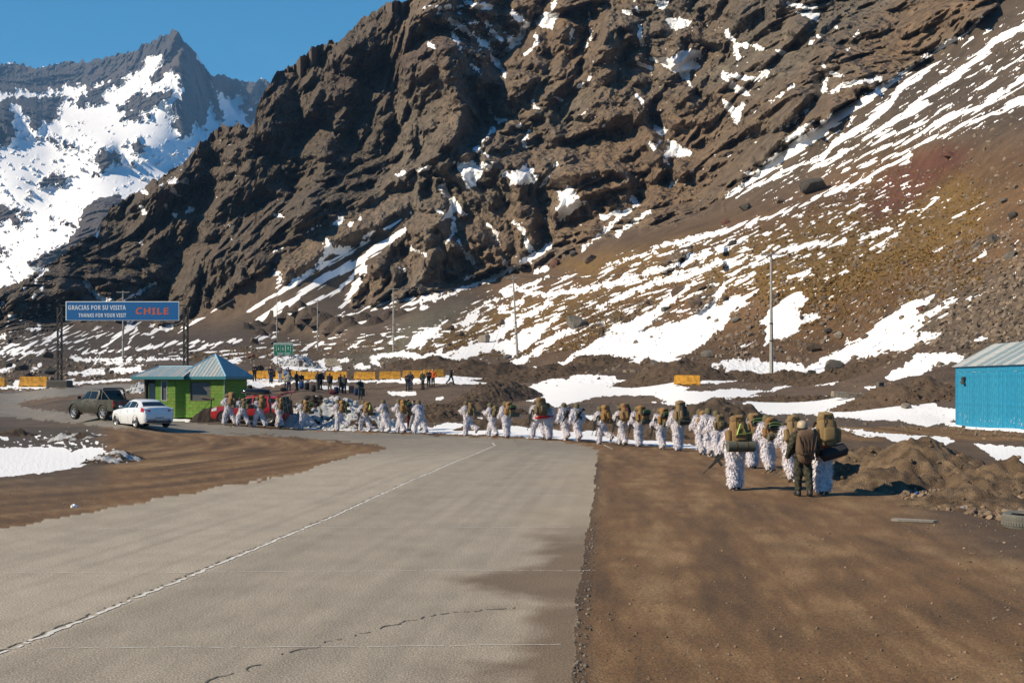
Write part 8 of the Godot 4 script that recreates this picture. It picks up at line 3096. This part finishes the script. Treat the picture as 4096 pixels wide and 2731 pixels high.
func tufts() -> void:
	# tufts of dry grass and low cushions
	var meshes := []
	for k in 3:
		var rng := RandomNumberGenerator.new()
		rng.seed = 500 + k
		var s := Shape.new()
		for i in 34:
			var a := rng.randf() * TAU
			var l := rng.randf_range(0.5, 1.0)
			var o := Vector3(cos(a), 0, sin(a)) * rng.randf_range(0.05, 0.55)
			var tip := o * 1.7 + Vector3(0, l, 0)
			var sd := Vector3(-sin(a), 0, cos(a)) * 0.09
			s.col = Color(1, 1, 1) * rng.randf_range(0.6, 1.0)
			s.quad(o - sd, o + sd, (o + tip) / 2 + sd * 0.8 + Vector3(0, 0.1, 0), (o + tip) / 2 - sd * 0.8 + Vector3(0, 0.1, 0))
			s.tri((o + tip) / 2 - sd * 0.8 + Vector3(0, 0.1, 0), (o + tip) / 2 + sd * 0.8 + Vector3(0, 0.1, 0), tip)
		meshes.append(s.mesh())
	scatter("dry_grass", "ochre tufts of dry grass on the hillside", meshes, mats.tuft, 7000, [[0.55, "420,345 520,300 640,262 760,228 900,170 985,165 985,240 900,280 800,310 700,300 640,320 520,350"], [0.20, "400,352 520,318 640,300 640,340 520,358"], [0.15, "760,330 800,290 900,250 1000,240 980,290 860,320"], [0.10, "180,362 200,350 400,340 400,352"]], 0.10, 0.38, 2.0, 96, [Color(0.30, 0.17, 0.045), Color(0.40, 0.26, 0.09)], 0.98, 0.5)

func place(u: float, v: float) -> Vector3:
	return stand(u, v)

func march() -> void:
	var rifleL := Vector3(0.20, -0.10, -0.42)
	var rifleR := Vector3(-0.10, -0.14, -0.28)
	var f := {"handL": rifleL, "handR": rifleR, "elbowL": Vector3(-0.3, -1, 0), "elbowR": Vector3(0.6, -0.8, 0.2)}
	soldier_parts("stride left", {"lean": 11, "thighL": 24, "kneeL": 10, "thighR": -16, "kneeR": 16, "footR": -38}.merged(f), 1300)
	soldier_parts("stride right", {"lean": 11, "thighR": 24, "kneeR": 10, "thighL": -16, "kneeL": 16, "footL": -38}.merged(f), 1300)
	soldier_parts("lift right", {"lean": 12, "thighL": 8, "kneeL": 8, "thighR": -14, "kneeR": 52, "footR": -72}.merged(f), 1300)
	soldier_parts("stoop", {"lean": 26, "thighL": 34, "kneeL": 26, "thighR": -14, "kneeR": 14, "footR": -34, "nod": -14}.merged(f), 1300)
	soldier_parts("arms down", {"lean": 8, "thighR": 10, "kneeR": 6, "thighL": -12, "kneeL": 44, "footL": -60, "handL": Vector3(-0.14, -0.48, -0.10), "handR": Vector3(0.13, -0.48, -0.06)}, 1700)
	soldier_parts("near", {"lean": 9, "thighL": -7, "kneeL": 8, "thighR": 9, "kneeR": 10, "handL": Vector3(-0.06, -0.40, -0.24), "handR": Vector3(0.06, -0.40, -0.24), "spread": 0.02}, 3600)
	soldier_parts("near lift", {"lean": 10, "thighR": 8, "kneeR": 8, "thighL": -8, "kneeL": 34, "footL": -52, "handL": Vector3(-0.06, -0.36, -0.28), "handR": Vector3(0.10, -0.42, -0.2), "spread": 0.03}, 2600)
	var tan := Color(0.27, 0.155, 0.06)
	var coy := Color(0.30, 0.165, 0.05)
	var oli := Color(0.17, 0.125, 0.058)
	var gm := Color(0.13, 0.135, 0.105)
	var gg := Color(0.105, 0.13, 0.095)
	var bm := Color(0.15, 0.125, 0.085)
	var L := []
	# pose, mark u, v, turn, vest, goggles, scale | pack | drop | person label | pack label | rifle
	L.append(["stride left", 229, 424.7, 62, true, false, 1.02, {"w": 0.42, "h": 0.72, "d": 0.34, "color": tan, "roll": [0.50, 0.10, 0.05, -0.36, 0.26, bm]}, -0.10, "leading soldier at the head of the file, in front of the red car's bonnet", "tall tan rucksack of the leading soldier by the red car's bonnet", ""])
	L.append(["stoop", 243, 425.8, 66, true, false, 0.97, {"w": 0.36, "h": 0.56, "d": 0.26, "color": oli, "net": 0.05, "roll": [0.60, 0.115, 0.10, -0.26, 0.28, bm]}, 0.02, "second soldier from the head, bent forward before the red car's front door", "olive pack with black rope bundle on the bent soldier by the red car", "top"])
	L.append(["stride left", 259.5, 427.0, 60, true, false, 1.0, {"w": 0.30, "h": 0.74, "d": 0.28, "color": tan, "board": [0.28, 1.05, 0.30, -0.12, 0.16, 0.5]}, -0.10, "third soldier from the head, passing the red car's rear wheel", "slim tan pack with a narrow dark board slanting off its right side", ""])
	L.append(["stride right", 279.5, 427.6, 58, true, false, 1.0, {"w": 0.36, "h": 0.62, "d": 0.24, "color": tan, "board": [0.52, 0.92, 0.05, -0.05, 0.05]}, -0.05, "fourth soldier from the head, in front of the red car's open boot", "pack hidden under a broad dark green board tied with white cord", ""])
	L.append(["lift right", 303.5, 429.2, 66, true, false, 0.98, {"w": 0.40, "h": 0.62, "d": 0.28, "color": coy, "net": 0.10, "roll": [0.56, 0.10, 0.10, -0.34, 0.24, bm]}, -0.02, "soldier lifting a boot behind him in front of the tall snow bank", "tan pack with neon-tied black bundle and brown mat, before the snow bank", "fwd"])
	L.append(["lift right", 339.5, 430.2, 64, true, false, 1.0, {"w": 0.38, "h": 0.62, "d": 0.28, "color": coy, "net": 0.12, "roll": [0.50, 0.10, 0.12, -0.28, 0.28, gg]}, -0.02, "soldier lifting a boot in front of the snow bank's right slope", "tan pack with black bundle and pale green mat, at the snow bank's right slope", "fwd"])
	L.append(["stride left", 365, 431.4, 50, true, false, 0.97, {"w": 0.44, "h": 0.62, "d": 0.30, "color": coy, "lid": coy * 1.1, "neon": true, "roll": [0.62, 0.10, 0.05, -0.32, 0.22, bm]}, 0.0, "soldier with a neon band on the pack, right of the snow bank", "tan pack with a neon green band and long brown mat, right of the snow bank", "hang"])
	L.append(["stride right", 385, 432.3, 62, true, false, 1.02, {}, 0.0, "soldier in an olive vest without a pack, rifle forward, left of the trailing trio", "", "fwd"])
	L.append(["stride right", 400.5, 433.0, 58, true, false, 1.04, {"w": 0.42, "h": 0.64, "d": 0.30, "color": coy, "net": 0.12, "roll": [0.44, 0.13, 0.10, -0.34, 0.26, bm]}, -0.04, "soldier with a big tan pack just left of the packless one in black harness", "tan pack with thick brown mat just left of the black-harness soldier", "fwd"])
	L.append(["stride left", 420, 433.6, 48, false, false, 1.02, {}, 0.0, "packless soldier in white with black harness, last of the left-hand group", "", "fwd"])
	L.append(["lift right", 468, 435.3, 55, true, true, 1.0, {"w": 0.38, "h": 0.60, "d": 0.28, "color": oli, "lid": tan, "roll": [0.56, 0.095, 0.14, -0.26, 0.26, bm]}, -0.02, "soldier walking alone ahead of the dark soil bank", "olive pack with tan lid and brown mat on the soldier walking alone", "fwd"])
	L.append(["stride right", 492, 436.4, 60, true, false, 0.94, {"w": 0.38, "h": 0.52, "d": 0.26, "color": oli, "lid": oli * 1.2, "roll": [0.34, 0.09, 0.05, -0.20, 0.24, gg]}, 0.02, "short soldier with legs apart, aiming a bipod gun to the left", "small olive pack on the short soldier with the bipod gun", "bipod"])
	L.append(["near", 506.5, 437.0, 35, true, false, 0.98, {"w": 0.38, "h": 0.62, "d": 0.28, "color": coy, "net": 0.06, "roll": [0.54, 0.10, 0.14, -0.27, 0.28, gg]}, -0.04, "soldier standing upright right of the bipod gunner", "brown pack with black bundle and sea-green mat beside the bipod gunner", ""])
	L.append(["stride left", 538, 438.8, 32, true, true, 1.05, {"w": 0.50, "h": 0.74, "d": 0.36, "color": oli, "lid": tan * 0.95, "pad": true}, -0.08, "tall soldier with goggles on his helmet, left of the red pad", "large olive pack with a red pad hanging beneath", "hang"])
	L.append(["near", 548.5, 439.2, 25, true, false, 0.96, {}, 0.0, "soldier half hidden behind the large olive pack with the red pad", "", ""])
	L.append(["arms down", 565, 440.3, 30, true, true, 1.0, {}, 0.0, "left one of two packless soldiers with slung rifles", "", "back"])
	L.append(["arms down", 577.5, 441.2, 26, true, false, 1.0, {}, 0.0, "right one of two packless soldiers with slung rifles", "", "back"])
	L.append(["lift right", 602, 443.8, 45, true, false, 0.97, {"w": 0.42, "h": 0.74, "d": 0.32, "color": coy, "roll": [0.36, 0.11, 0.12, -0.32, 0.26, bm]}, -0.05, "soldier with plain brown pack, first right of the packless pair", "plain tall brown pack with a brown mat, first right of the packless pair", "hang"])
	L.append(["stride right", 622, 445.3, 38, true, false, 1.0, {"w": 0.44, "h": 0.78, "d": 0.32, "color": tan, "panel": true, "red_cord": true}, -0.10, "soldier with a red cord on the pack, middle of the right half of the file", "tan pack with a red cord and black pouch", "hang"])
	L.append(["near", 638.5, 446.4, 30, true, false, 0.99, {"w": 0.42, "h": 0.70, "d": 0.30, "color": coy, "net": 0.08, "roll": [0.58, 0.10, 0.10, -0.30, 0.26, gm]}, -0.06, "soldier with coiled black rope on the pack, right of the red-corded pack", "tan pack with coiled black rope and grey mat", "hang"])
	L.append(["near lift", 661, 448.8, 26, true, false, 0.98, {"w": 0.42, "h": 0.72, "d": 0.30, "color": coy, "net": 0.0, "roll": [0.26, 0.10, -0.06, -0.28, 0.26, gm]}, -0.04, "soldier with a short grey mat, left of the tallest tan pack", "tan pack with a short grey mat, left of the tallest tan pack", "hang"])
	L.append(["near", 678, 450.4, 20, true, false, 1.05, {"w": 0.42, "h": 0.82, "d": 0.32, "color": Color(0.26, 0.175, 0.085), "panel": true, "roll": [0.62, 0.11, 0.10, -0.36, 0.28, Color(0.055, 0.06, 0.045)]}, -0.14, "tall soldier with khaki pack and long dark mat, before the gap in the file", "tall khaki pack with black pouch and long dark mat", ""])
	L.append(["near lift", 701, 454.0, 18, true, false, 0.98, {"w": 0.36, "h": 0.58, "d": 0.26, "color": coy}, -0.04, "soldier at the left of the huddle, face of pack tan, behind the bare-helmeted one", "tan pack showing at the left of the huddle", ""])
	L.append(["arms down", 709, 456.5, 14, true, false, 1.02, {}, 0.0, "soldier with bare camouflage helmet and slung rifle, left in the huddle", "", "back"])
	L.append(["near lift", 717.5, 458.5, 16, true, false, 0.98, {"w": 0.34, "h": 0.50, "d": 0.24, "color": oli}, 0.0, "soldier squeezed between the bare helmet and the neon-strapped pack", "small olive pack half hidden left of the neon-strapped pack", ""])
	L.append(["near", 735, 489.0, 6, true, false, 0.98, {"w": 0.46, "h": 0.78, "d": 0.38, "color": Color(0.26, 0.155, 0.06), "lid": Color(0.27, 0.165, 0.07), "neon": true, "roll": [0.70, 0.14, 0.0, -0.36, 0.34, gm]}, -0.14, "nearest soldier on the left, legs together, under the largest pack", "largest pack, tan with a neon triangle strap and a big grey ribbed mat", "low"])
	L.append(["near", 752, 467.5, 10, true, false, 0.97, {"w": 0.44, "h": 0.66, "d": 0.30, "color": Color(0.28, 0.17, 0.075), "net": 0.05}, -0.06, "soldier seen between the largest pack and the bipod gunner's", "orange-tan pack with black bundle, right of the largest pack", ""])
	L.append(["near lift", 768, 471.5, 12, true, false, 0.98, {"w": 0.38, "h": 0.62, "d": 0.28, "color": Color(0.27, 0.14, 0.045), "net": 0.0, "roll": [0.42, 0.11, 0.0, -0.22, 0.30, bm]}, 0.0, "soldier lifting his left boot, gun with bipod over the right shoulder", "orange-brown pack with coiled black rope and brown mat", "over"])
	L.append(["near lift", 791, 481.0, 8, true, false, 0.99, {"w": 0.40, "h": 0.80, "d": 0.30, "color": Color(0.26, 0.175, 0.08), "roll": [0.28, 0.11, 0.02, -0.40, 0.26, bm]}, -0.08, "soldier half hidden by the man in dark camouflage", "tall khaki pack with webbing loops, left of the bare tan helmet", ""])
	L.append(["near", 822.5, 493.5, 4, true, false, 1.02, {"w": 0.44, "h": 0.80, "d": 0.36, "color": Color(0.27, 0.18, 0.075), "sack": true}, -0.16, "nearest soldier on the right, white legs beside the man in dark camouflage", "tall khaki pack with a black stuff sack slung below", ""])
	for q in L:
		var p := stand(q[1], q[2])
		var who := soldier(q[0], q[9], p, deg_to_rad(q[3]), q[4], q[5], q[6])
		if not (q[7] as Dictionary).is_empty():
			var bag := rucksack(q[7], q[10])
			shoulder(bag, who, q[0], q[8])
		var x: Transform3D = who.transform
		var rl: String = "rifle of the " + (q[9] as String).split(",")[0].trim_prefix("the ")
		var words := rl.split(" ")
		if words.size() > 16: rl = " ".join(words.slice(0, 16))
		match q[11]:
			"fwd": rifle(rl, x * turned(Vector3(0.10, 1.36, -0.36), Vector3(0.02, 0.10, 0)))
			"bipod": rifle(rl, x * turned(Vector3(0.10, 1.34, -0.40), Vector3(0.0, 0.15, 0)), true)
			"top": rifle(rl, x * turned(Vector3(0.05, 1.52, 0.10), Vector3(0.0, 0.3, PI / 2)), true)
			"back": rifle(rl, x * turned(Vector3(-0.02, 1.22, 0.215), Vector3(-0.95, 1.57, 0)))
			"hang": rifle(rl, x * turned(Vector3(-0.33, 0.98, -0.10), Vector3(-1.25, 0.2, 0)))
			"low": rifle(rl, x * turned(Vector3(-0.36, 0.80, -0.16), Vector3(-0.75, 0.9, 0)))
			"over": rifle(rl, x * turned(Vector3(0.26, 1.52, 0.0), Vector3(0.0, -0.75, 0)), true)
	sergeant()

func sergeant() -> void:
	var p := {"lean": 4, "thighL": 4, "kneeL": 6, "thighR": -6, "kneeR": 12, "handL": Vector3(-0.16, -0.50, -0.02), "handR": Vector3(0.18, -0.47, -0.04)}
	var j := joints(p)
	var o := thing("person", "man in dark camouflage with tan helmet walking last, arms hanging", "person", stand(803, 495.5), deg_to_rad(2.0), "soldiers in white camouflage marching in file")
	o.remove_meta("group")
	put("body", body_mesh(j).mesh(70.0), mats.skin, o)
	var s := Shape.new()
	Flesh.new().build(core_bones(j, 0.03) + arm_bones(j, 0.085, 0.072, 0.058) + [[j.neck, j.neck + Vector3(0, 0.05, 0), 0.085, 0.085]], 0.028, 40.0, s)
	put("jacket", s.rumple(noise(7, 7.0, 3), 0.025).mesh(70.0), mats.camo_dark, o)
	s = Shape.new()
	Flesh.new().build([[j.pelvis + Vector3(-0.06, 0.02, 0), j.pelvis + Vector3(0.06, 0.02, 0), 0.14, 0.14]] + leg_bones(j, 0.112, 0.092, 0.082), 0.028, 42.0, s)
	put("trousers", s.rumple(noise(8, 8.0, 3), 0.025).mesh(70.0), mats.camo_dark, o)
	for k in ["L", "R"]: put("boot", boot(j, k, 0.20, 1.05).mesh(60.0), mats.boot_black, o)
	s = Shape.new()
	var hx := Transform3D(j.head_basis, j.head)
	s.lathe(hx * turned(Vector3(0, 0.02, 0.008), Vector3(0.10, 0, 0)), [Vector2(0.118, -0.03), Vector2(0.130, -0.028), Vector2(0.131, 0.02), Vector2(0.121, 0.068), Vector2(0.092, 0.11), Vector2(0.046, 0.13), Vector2(0, 0.135)], 24, Vector2(0.95, 1.08))
	var h := put("helmet", s.mesh(60.0), mat("helmet_tan", lin(0.42, 0.33, 0.22), 0.5), o)
	s = Shape.new()
	s.lathe(hx * turned(Vector3(0, -0.035, 0.02), Vector3(0.10, 0, 0)), [Vector2(0.105, -0.03), Vector2(0.122, -0.025), Vector2(0.126, 0.025), Vector2(0.11, 0.03)], 20, Vector2(0.95, 1.05))
	put("helmet_liner", s.mesh(50.0), mats.black_cloth, h)
	var t := thing("backpack", "pack under a creased brown cover on the man in dark camouflage", "backpack", Vector3.ZERO, 0, "")
	s = Shape.new()
	pillow(s, at(0, 0.05, 0.15), Vector3(0.46, 0.62, 0.30), 0.5, 0.6)
	pillow(s, turned(Vector3(0, -0.24, 0.12), Vector3(0, 0, PI / 4)), Vector3(0.36, 0.36, 0.22), 0.6, 0.6)
	s.rumple(noise(12, 5.0, 3), 0.05)
	put("cover", s.mesh(60.0), cloth(Color(0.16, 0.095, 0.055)), t)
	s = Shape.new()
	for k in [-1, 1]:
		s.tube([Vector3(0.13 * k, 0.30, 0.06), Vector3(0.15 * k, 0.32, -0.10), Vector3(0.15 * k, 0.10, -0.27), Vector3(0.18 * k, -0.20, -0.10), Vector3(0.16 * k, -0.28, 0.06)], [0.028], 6, 0.4)
	for k in 5:
		var a := -0.5 + k * 0.25
		s.tube([Vector3(0.02 + a * 0.1, -0.40, 0.22), Vector3(a * 0.3, -0.05, 0.325), Vector3(a * 0.42, 0.24, 0.28)], [0.010, 0.014, 0.006], 6)
	put("fold", s.mesh(50.0), cloth(Color(0.13, 0.075, 0.045)), t)
	var up: Vector3 = (j.chest - j.pelvis).normalized()
	t.transform = o.transform * Transform3D(Basis(Vector3.RIGHT, 0.06), j.chest - up * 0.10 + Vector3(0, 0, 0.135))

func travellers() -> void:
	var blk := Color(0.016, 0.016, 0.018)
	var jean := Color(0.035, 0.055, 0.10)
	var dj := Color(0.02, 0.03, 0.05)
	var crossed := {"handL": Vector3(0.24, -0.22, -0.20), "handR": Vector3(-0.24, -0.20, -0.20), "elbowL": Vector3(-0.6, -0.8, 0.1), "elbowR": Vector3(0.6, -0.8, 0.1)}
	var pockets := {"handL": Vector3(-0.05, -0.46, -0.10), "handR": Vector3(0.05, -0.46, -0.10), "elbowL": Vector3(-1, -0.3, 0.6), "elbowR": Vector3(1, -0.3, 0.6)}
	var phone := {"handR": Vector3(-0.05, 0.10, -0.16), "elbowR": Vector3(0.6, -0.9, -0.1), "handL": Vector3(0.03, -0.42, -0.16)}
	var sit := {"thighL": 82, "kneeL": 84, "thighR": 76, "kneeR": 80, "lean": 14, "footL": 0, "footR": 0, "handL": Vector3(0.10, -0.34, -0.30), "handR": Vector3(-0.10, -0.34, -0.30)}
	var lean := {"thighL": 18, "kneeL": 10, "thighR": 26, "kneeR": 16, "lean": -6}.merged(crossed)
	var stride := {"thighL": 20, "kneeL": 6, "thighR": -18, "kneeR": 24, "footR": -44, "handL": Vector3(-0.06, -0.40, 0.10), "handR": Vector3(0.03, -0.10, -0.24), "lean": 4}
	var list := [
		["man in red and black jacket with arms folded behind the left barriers", 254.5, 378.2, 116.0, 190, crossed, {"top": blk, "legs": blk, "extra": "red_panels", "cap": Color(0.4, 0.38, 0.36)}],
		["man in black jacket and pale jeans seen from behind by the road bend", 260.2, 378.4, 119.5, 20, pockets, {"top": blk, "legs": Color(0.10, 0.14, 0.20), "cap": blk}],
		["man in dark tee and jeans leaning on the yellow barrier, arms folded", 270.5, 379.6, 114.5, 200, lean, {"top": Color(0.02, 0.02, 0.025), "legs": Color(0.04, 0.08, 0.13)}],
		["person in black perched on the barrier beside the leaning man", 273.5, 379.0, 116.0, 165, sit, {"top": blk, "legs": blk}],
		["man in grey jacket and white trousers before the yellow barrier", 280.0, 378.9, 115.0, 175, crossed, {"top": Color(0.12, 0.12, 0.12), "legs": Color(0.55, 0.55, 0.56), "hair": Color(0.02, 0.015, 0.012)}],
		["man in navy hooded top sitting on the barrier's end", 289.3, 379.2, 117.0, 150, sit, {"top": Color(0.012, 0.016, 0.035), "legs": Color(0.03, 0.05, 0.09), "cap": blk}],
		["person in light blue top and white cap behind the man in beige", 286.2, 384.2, 108.0, 170, crossed, {"top": Color(0.10, 0.22, 0.42), "legs": jean, "cap": Color(0.6, 0.6, 0.6)}],
		["man in beige jacket, cap and blue jeans standing in front of the luggage", 288.7, 392.6, 101.0, 185, pockets, {"top": Color(0.42, 0.40, 0.33), "legs": jean, "cap": Color(0.35, 0.30, 0.22), "fat": 0.03}],
		["man all in black facing left beside the beige jacket", 296.8, 392.4, 101.5, 75, crossed, {"top": blk, "legs": blk}],
		["person in dark coat crouching among the bags behind the man in black", 301.0, 386.6, 105.0, 200, sit, {"top": Color(0.03, 0.025, 0.02), "legs": Color(0.03, 0.04, 0.05)}],
		["left one of two people in black standing back to back", 317.8, 390.0, 105.0, 120, crossed, {"top": blk, "legs": Color(0.025, 0.025, 0.027)}],
		["right one of two people in black standing back to back", 320.6, 389.4, 106.0, 230, pockets, {"top": Color(0.02, 0.02, 0.022), "legs": blk}],
		["man in black jacket and khaki trousers seen from behind", 329.6, 390.4, 104.0, 5, crossed, {"top": blk, "legs": Color(0.24, 0.20, 0.13), "fat": 0.035}],
		["person mostly hidden behind the grey-clad back", 340.8, 390.4, 105.5, 30, crossed, {"top": Color(0.02, 0.02, 0.02), "legs": blk}],
		["man in dark grey top and trousers, back turned, before the barrier", 344.2, 390.8, 104.5, 350, crossed, {"top": Color(0.05, 0.052, 0.05), "legs": Color(0.045, 0.05, 0.055)}],
		["man in dark green jacket and jeans with a phone to his ear", 360.3, 395.8, 98.0, 185, phone, {"top": Color(0.015, 0.04, 0.035), "legs": Color(0.035, 0.065, 0.085)}],
		["man in black with sunglasses by the right-hand barriers", 407.5, 388.5, 108.0, 170, crossed, {"top": blk, "legs": Color(0.03, 0.032, 0.035)}],
		["man in navy cap and jeans next to the one in sunglasses", 410.8, 387.2, 110.0, 150, pockets, {"top": Color(0.02, 0.022, 0.04), "legs": jean, "cap": Color(0.02, 0.03, 0.07)}],
		["man in dark green pullover left of the orange vest group", 422.8, 388.0, 109.0, 140, pockets, {"top": Color(0.02, 0.03, 0.018), "legs": blk}],
		["tall man in black between the green pullover and the orange vest", 428.8, 387.2, 110.0, 190, crossed, {"top": blk, "legs": blk}],
		["man in bright orange vest with a dark bag at his hip", 433.0, 387.0, 110.5, 160, pockets, {"top": Color(0.75, 0.14, 0.02), "legs": Color(0.025, 0.03, 0.045), "extra": "vest_bands"}],
		["man in black jacket and jeans walking alone right of the barriers", 451.0, 385.6, 112.0, 250, stride, {"top": blk, "legs": Color(0.03, 0.07, 0.11)}],
		["person in maroon trousers behind the two last soldiers of the left group", 408.5, 431.2, 63.0, 80, pockets, {"top": Color(0.04, 0.03, 0.03), "legs": Color(0.10, 0.012, 0.02), "group": ""}],
		["person in pale jeans and blue top behind the black-harness soldier", 414.5, 431.4, 62.6, 60, stride, {"top": Color(0.03, 0.07, 0.16), "legs": Color(0.34, 0.36, 0.36), "group": ""}],
	]
	for q in list:
		var p := spot(q[1], q[2], q[3])
		p.y = ground(p.x, p.z)
		if q[5] == sit:
			# a perch: the soles hang above the ground by the height of the seat
			p.y += 0.0
		civilian(q[0], p, deg_to_rad(q[4]), q[5], q[6])
	for q in [["black travel bag at the feet of the man in beige", 284.0, 391.0, 102.0, 0.3, "bag", blk], ["bright blue bag beside the man in black", 301.2, 388.4, 104.0, 0.1, "pack", Color(0.02, 0.10, 0.30)], ["dark holdall right of the blue bag", 306.8, 389.6, 103.0, 0.4, "pack", Color(0.015, 0.017, 0.02)],
		["grey-brown rucksack right of the dark holdall", 313.4, 390.8, 101.5, 0.2, "pack", Color(0.045, 0.038, 0.038)], ["navy and red rucksack in front of the grey-clad back", 336.3, 390.4, 102.5, 0.5, "pack", Color(0.02, 0.03, 0.09)], ["black wheeled suitcase standing alone on the gravel", 351.2, 389.2, 105.5, 0.0, "case", Color(0.02, 0.02, 0.024)],
		["blue rucksack next to the man with the phone", 356.3, 390.4, 103.5, 0.3, "pack", Color(0.02, 0.05, 0.13)], ["black suitcase behind the man with the phone", 362.2, 392.2, 102.0, 0.2, "case", blk], ["black bag behind the hut corner", 249.8, 391.0, 99.0, 0.2, "pack", blk], ["second black bag at the hut corner, lower and wider", 246.6, 392.4, 97.0, 0.6, "bag", Color(0.02, 0.018, 0.016)], ["red and navy holdall behind the man in black jacket", 332.6, 391.4, 101.5, 0.2, "bag", Color(0.14, 0.02, 0.03)]]:
		var p := spot(q[1], q[2], q[3])
		p.y = ground(p.x, p.z)
		loose_bag(q[0], p, q[4], q[5], q[6])

func litter() -> void:
	# an old tyre lies on its side at the right edge
	var p := stand(1029.0, 529.0)
	var t := thing("old_tyre", "worn dusty tyre lying flat at the right edge of the dirt", "tyre", p + Vector3(0, 0.0, -0.25), 0.4)
	var s := Shape.new()
	s.lathe(turned(Vector3(0, 0.14, 0), Vector3(0.05, 0, 0.03)), [Vector2(0.20, -0.11), Vector2(0.30, -0.135), Vector2(0.345, -0.12), Vector2(0.362, -0.08), Vector2(0.366, 0.08), Vector2(0.345, 0.12), Vector2(0.30, 0.135), Vector2(0.20, 0.11), Vector2(0.19, 0.09), Vector2(0.30, 0.06), Vector2(0.32, 0.0), Vector2(0.30, -0.06), Vector2(0.19, -0.09), Vector2(0.20, -0.11)], 40)
	put("carcass", s.mesh(35.0), mats.tyre_dusty, t)
	s = Shape.new()
	for k in 46:
		var a := TAU * k / 46.0
		for y in [0.09, 0.19]: s.box(Transform3D(Basis(Vector3.UP, -a), Vector3(cos(a) * 0.365, y + 0.003 * sin(a), sin(a) * 0.365)), Vector3(0.012, 0.07, 0.035), 0.004)
	tag(put("tread", s.mesh(), mats.tyre_dusty, t), "", "", "", "stuff")
	p = stand(966.0, 509.5)
	t = thing("plastic_bottle", "clear plastic bottle with blue label lying on the dark dirt", "bottle", p, 0.3)
	s = Shape.new()
	s.lathe(turned(Vector3(0, 0.04, 0), Vector3(0, 0, -PI / 2)), [Vector2(0, -0.13), Vector2(0.036, -0.13), Vector2(0.04, -0.12), Vector2(0.04, 0.05), Vector2(0.016, 0.10), Vector2(0.014, 0.125), Vector2(0, 0.125)], 14)
	put("bottle_wall", s.mesh(40.0), mats.bottle, t)
	s = Shape.new()
	s.lathe(turned(Vector3(0, 0.04, 0), Vector3(0, 0, -PI / 2)), [Vector2(0.038, -0.07), Vector2(0.042, -0.07), Vector2(0.042, 0.01), Vector2(0.038, 0.01)], 14)
	put("label_band", s.mesh(40.0), cloth(Color(0.03, 0.12, 0.42)), t)
	s = Shape.new()
	s.lathe(turned(Vector3(0, 0.04, 0), Vector3(0, 0, -PI / 2)), [Vector2(0, 0.120), Vector2(0.017, 0.120), Vector2(0.017, 0.142), Vector2(0, 0.142)], 12)
	put("cap", s.mesh(40.0), mats.white_print, t)
	p = stand(918.0, 496.0)
	s = Shape.new()
	s.lathe(turned(Vector3(0, 0.05, 0), Vector3(0.5, 0, 0.8)), [Vector2(0, -0.07), Vector2(0.045, -0.07), Vector2(0.055, 0.0), Vector2(0.045, 0.07), Vector2(0, 0.07)], 12)
	var can := put("crushed_can", s.rumple(noise(3, 30.0, 2), 0.03).mesh(40.0), cloth(Color(0.03, 0.10, 0.35)))
	can.position = p
	tag(can, "small crushed blue can at the end of the long shadows", "can")
	p = stand(914.0, 521.5)
	s = Shape.new()
	s.slab([Vector2(-0.42, -0.05), Vector2(-0.30, -0.09), Vector2(0.35, -0.06), Vector2(0.44, 0.0), Vector2(0.20, 0.05), Vector2(-0.35, 0.08)], Transform3D(Basis(Vector3.RIGHT, -PI / 2), Vector3(0, 0.035, 0)), 0.04)
	var pl := put("broken_plank", s.mesh(), mats.weathered_wood)
	pl.position = p
	pl.rotation = Vector3(0.06, -0.35, 0)
	tag(pl, "splintered grey plank lying on the dark dirt", "plank")
	p = stand(880.0, 401.0)
	s = Shape.new()
	s.bx(Vector3(0, 0.55, 0), Vector3(0.42, 1.5, 0.38), 0.03, Vector3(0.03, 0.3, 0.04))
	var cb := put("concrete_stump", s.mesh(), mats.concrete_dark)
	cb.position = p
	tag(cb, "square concrete stump standing in the earth bank left of the shed", "concrete post")
	p = stand(852.0, 397.5)
	s = Shape.new()
	s.bx(Vector3(0, 0.18, 0), Vector3(3.0, 0.42, 0.5), 0.06, Vector3(0, 0.1, -0.08))
	var lg := put("concrete_beam", s.mesh(), textured(mat("beam", lin(0.34, 0.28, 0.21), 0.9), mats.barrier_yellow.albedo_texture, 1.4))
	lg.position = p
	tag(lg, "pale fallen concrete beam on the earth bank left of the stump", "beam")
	p = stand(74.0, 507.0)
	s = Shape.new()
	pillow(s, at(0, 0.03, 0), Vector3(0.13, 0.07, 0.09), 0.7, 0.7)
	var ice := put("snow_lump", s.rumple(noise(8, 20.0, 2), 0.03).mesh(40.0), mats.snow)
	ice.position = p
	tag(ice, "single white lump of snow on the brown turning place", "snow lump")
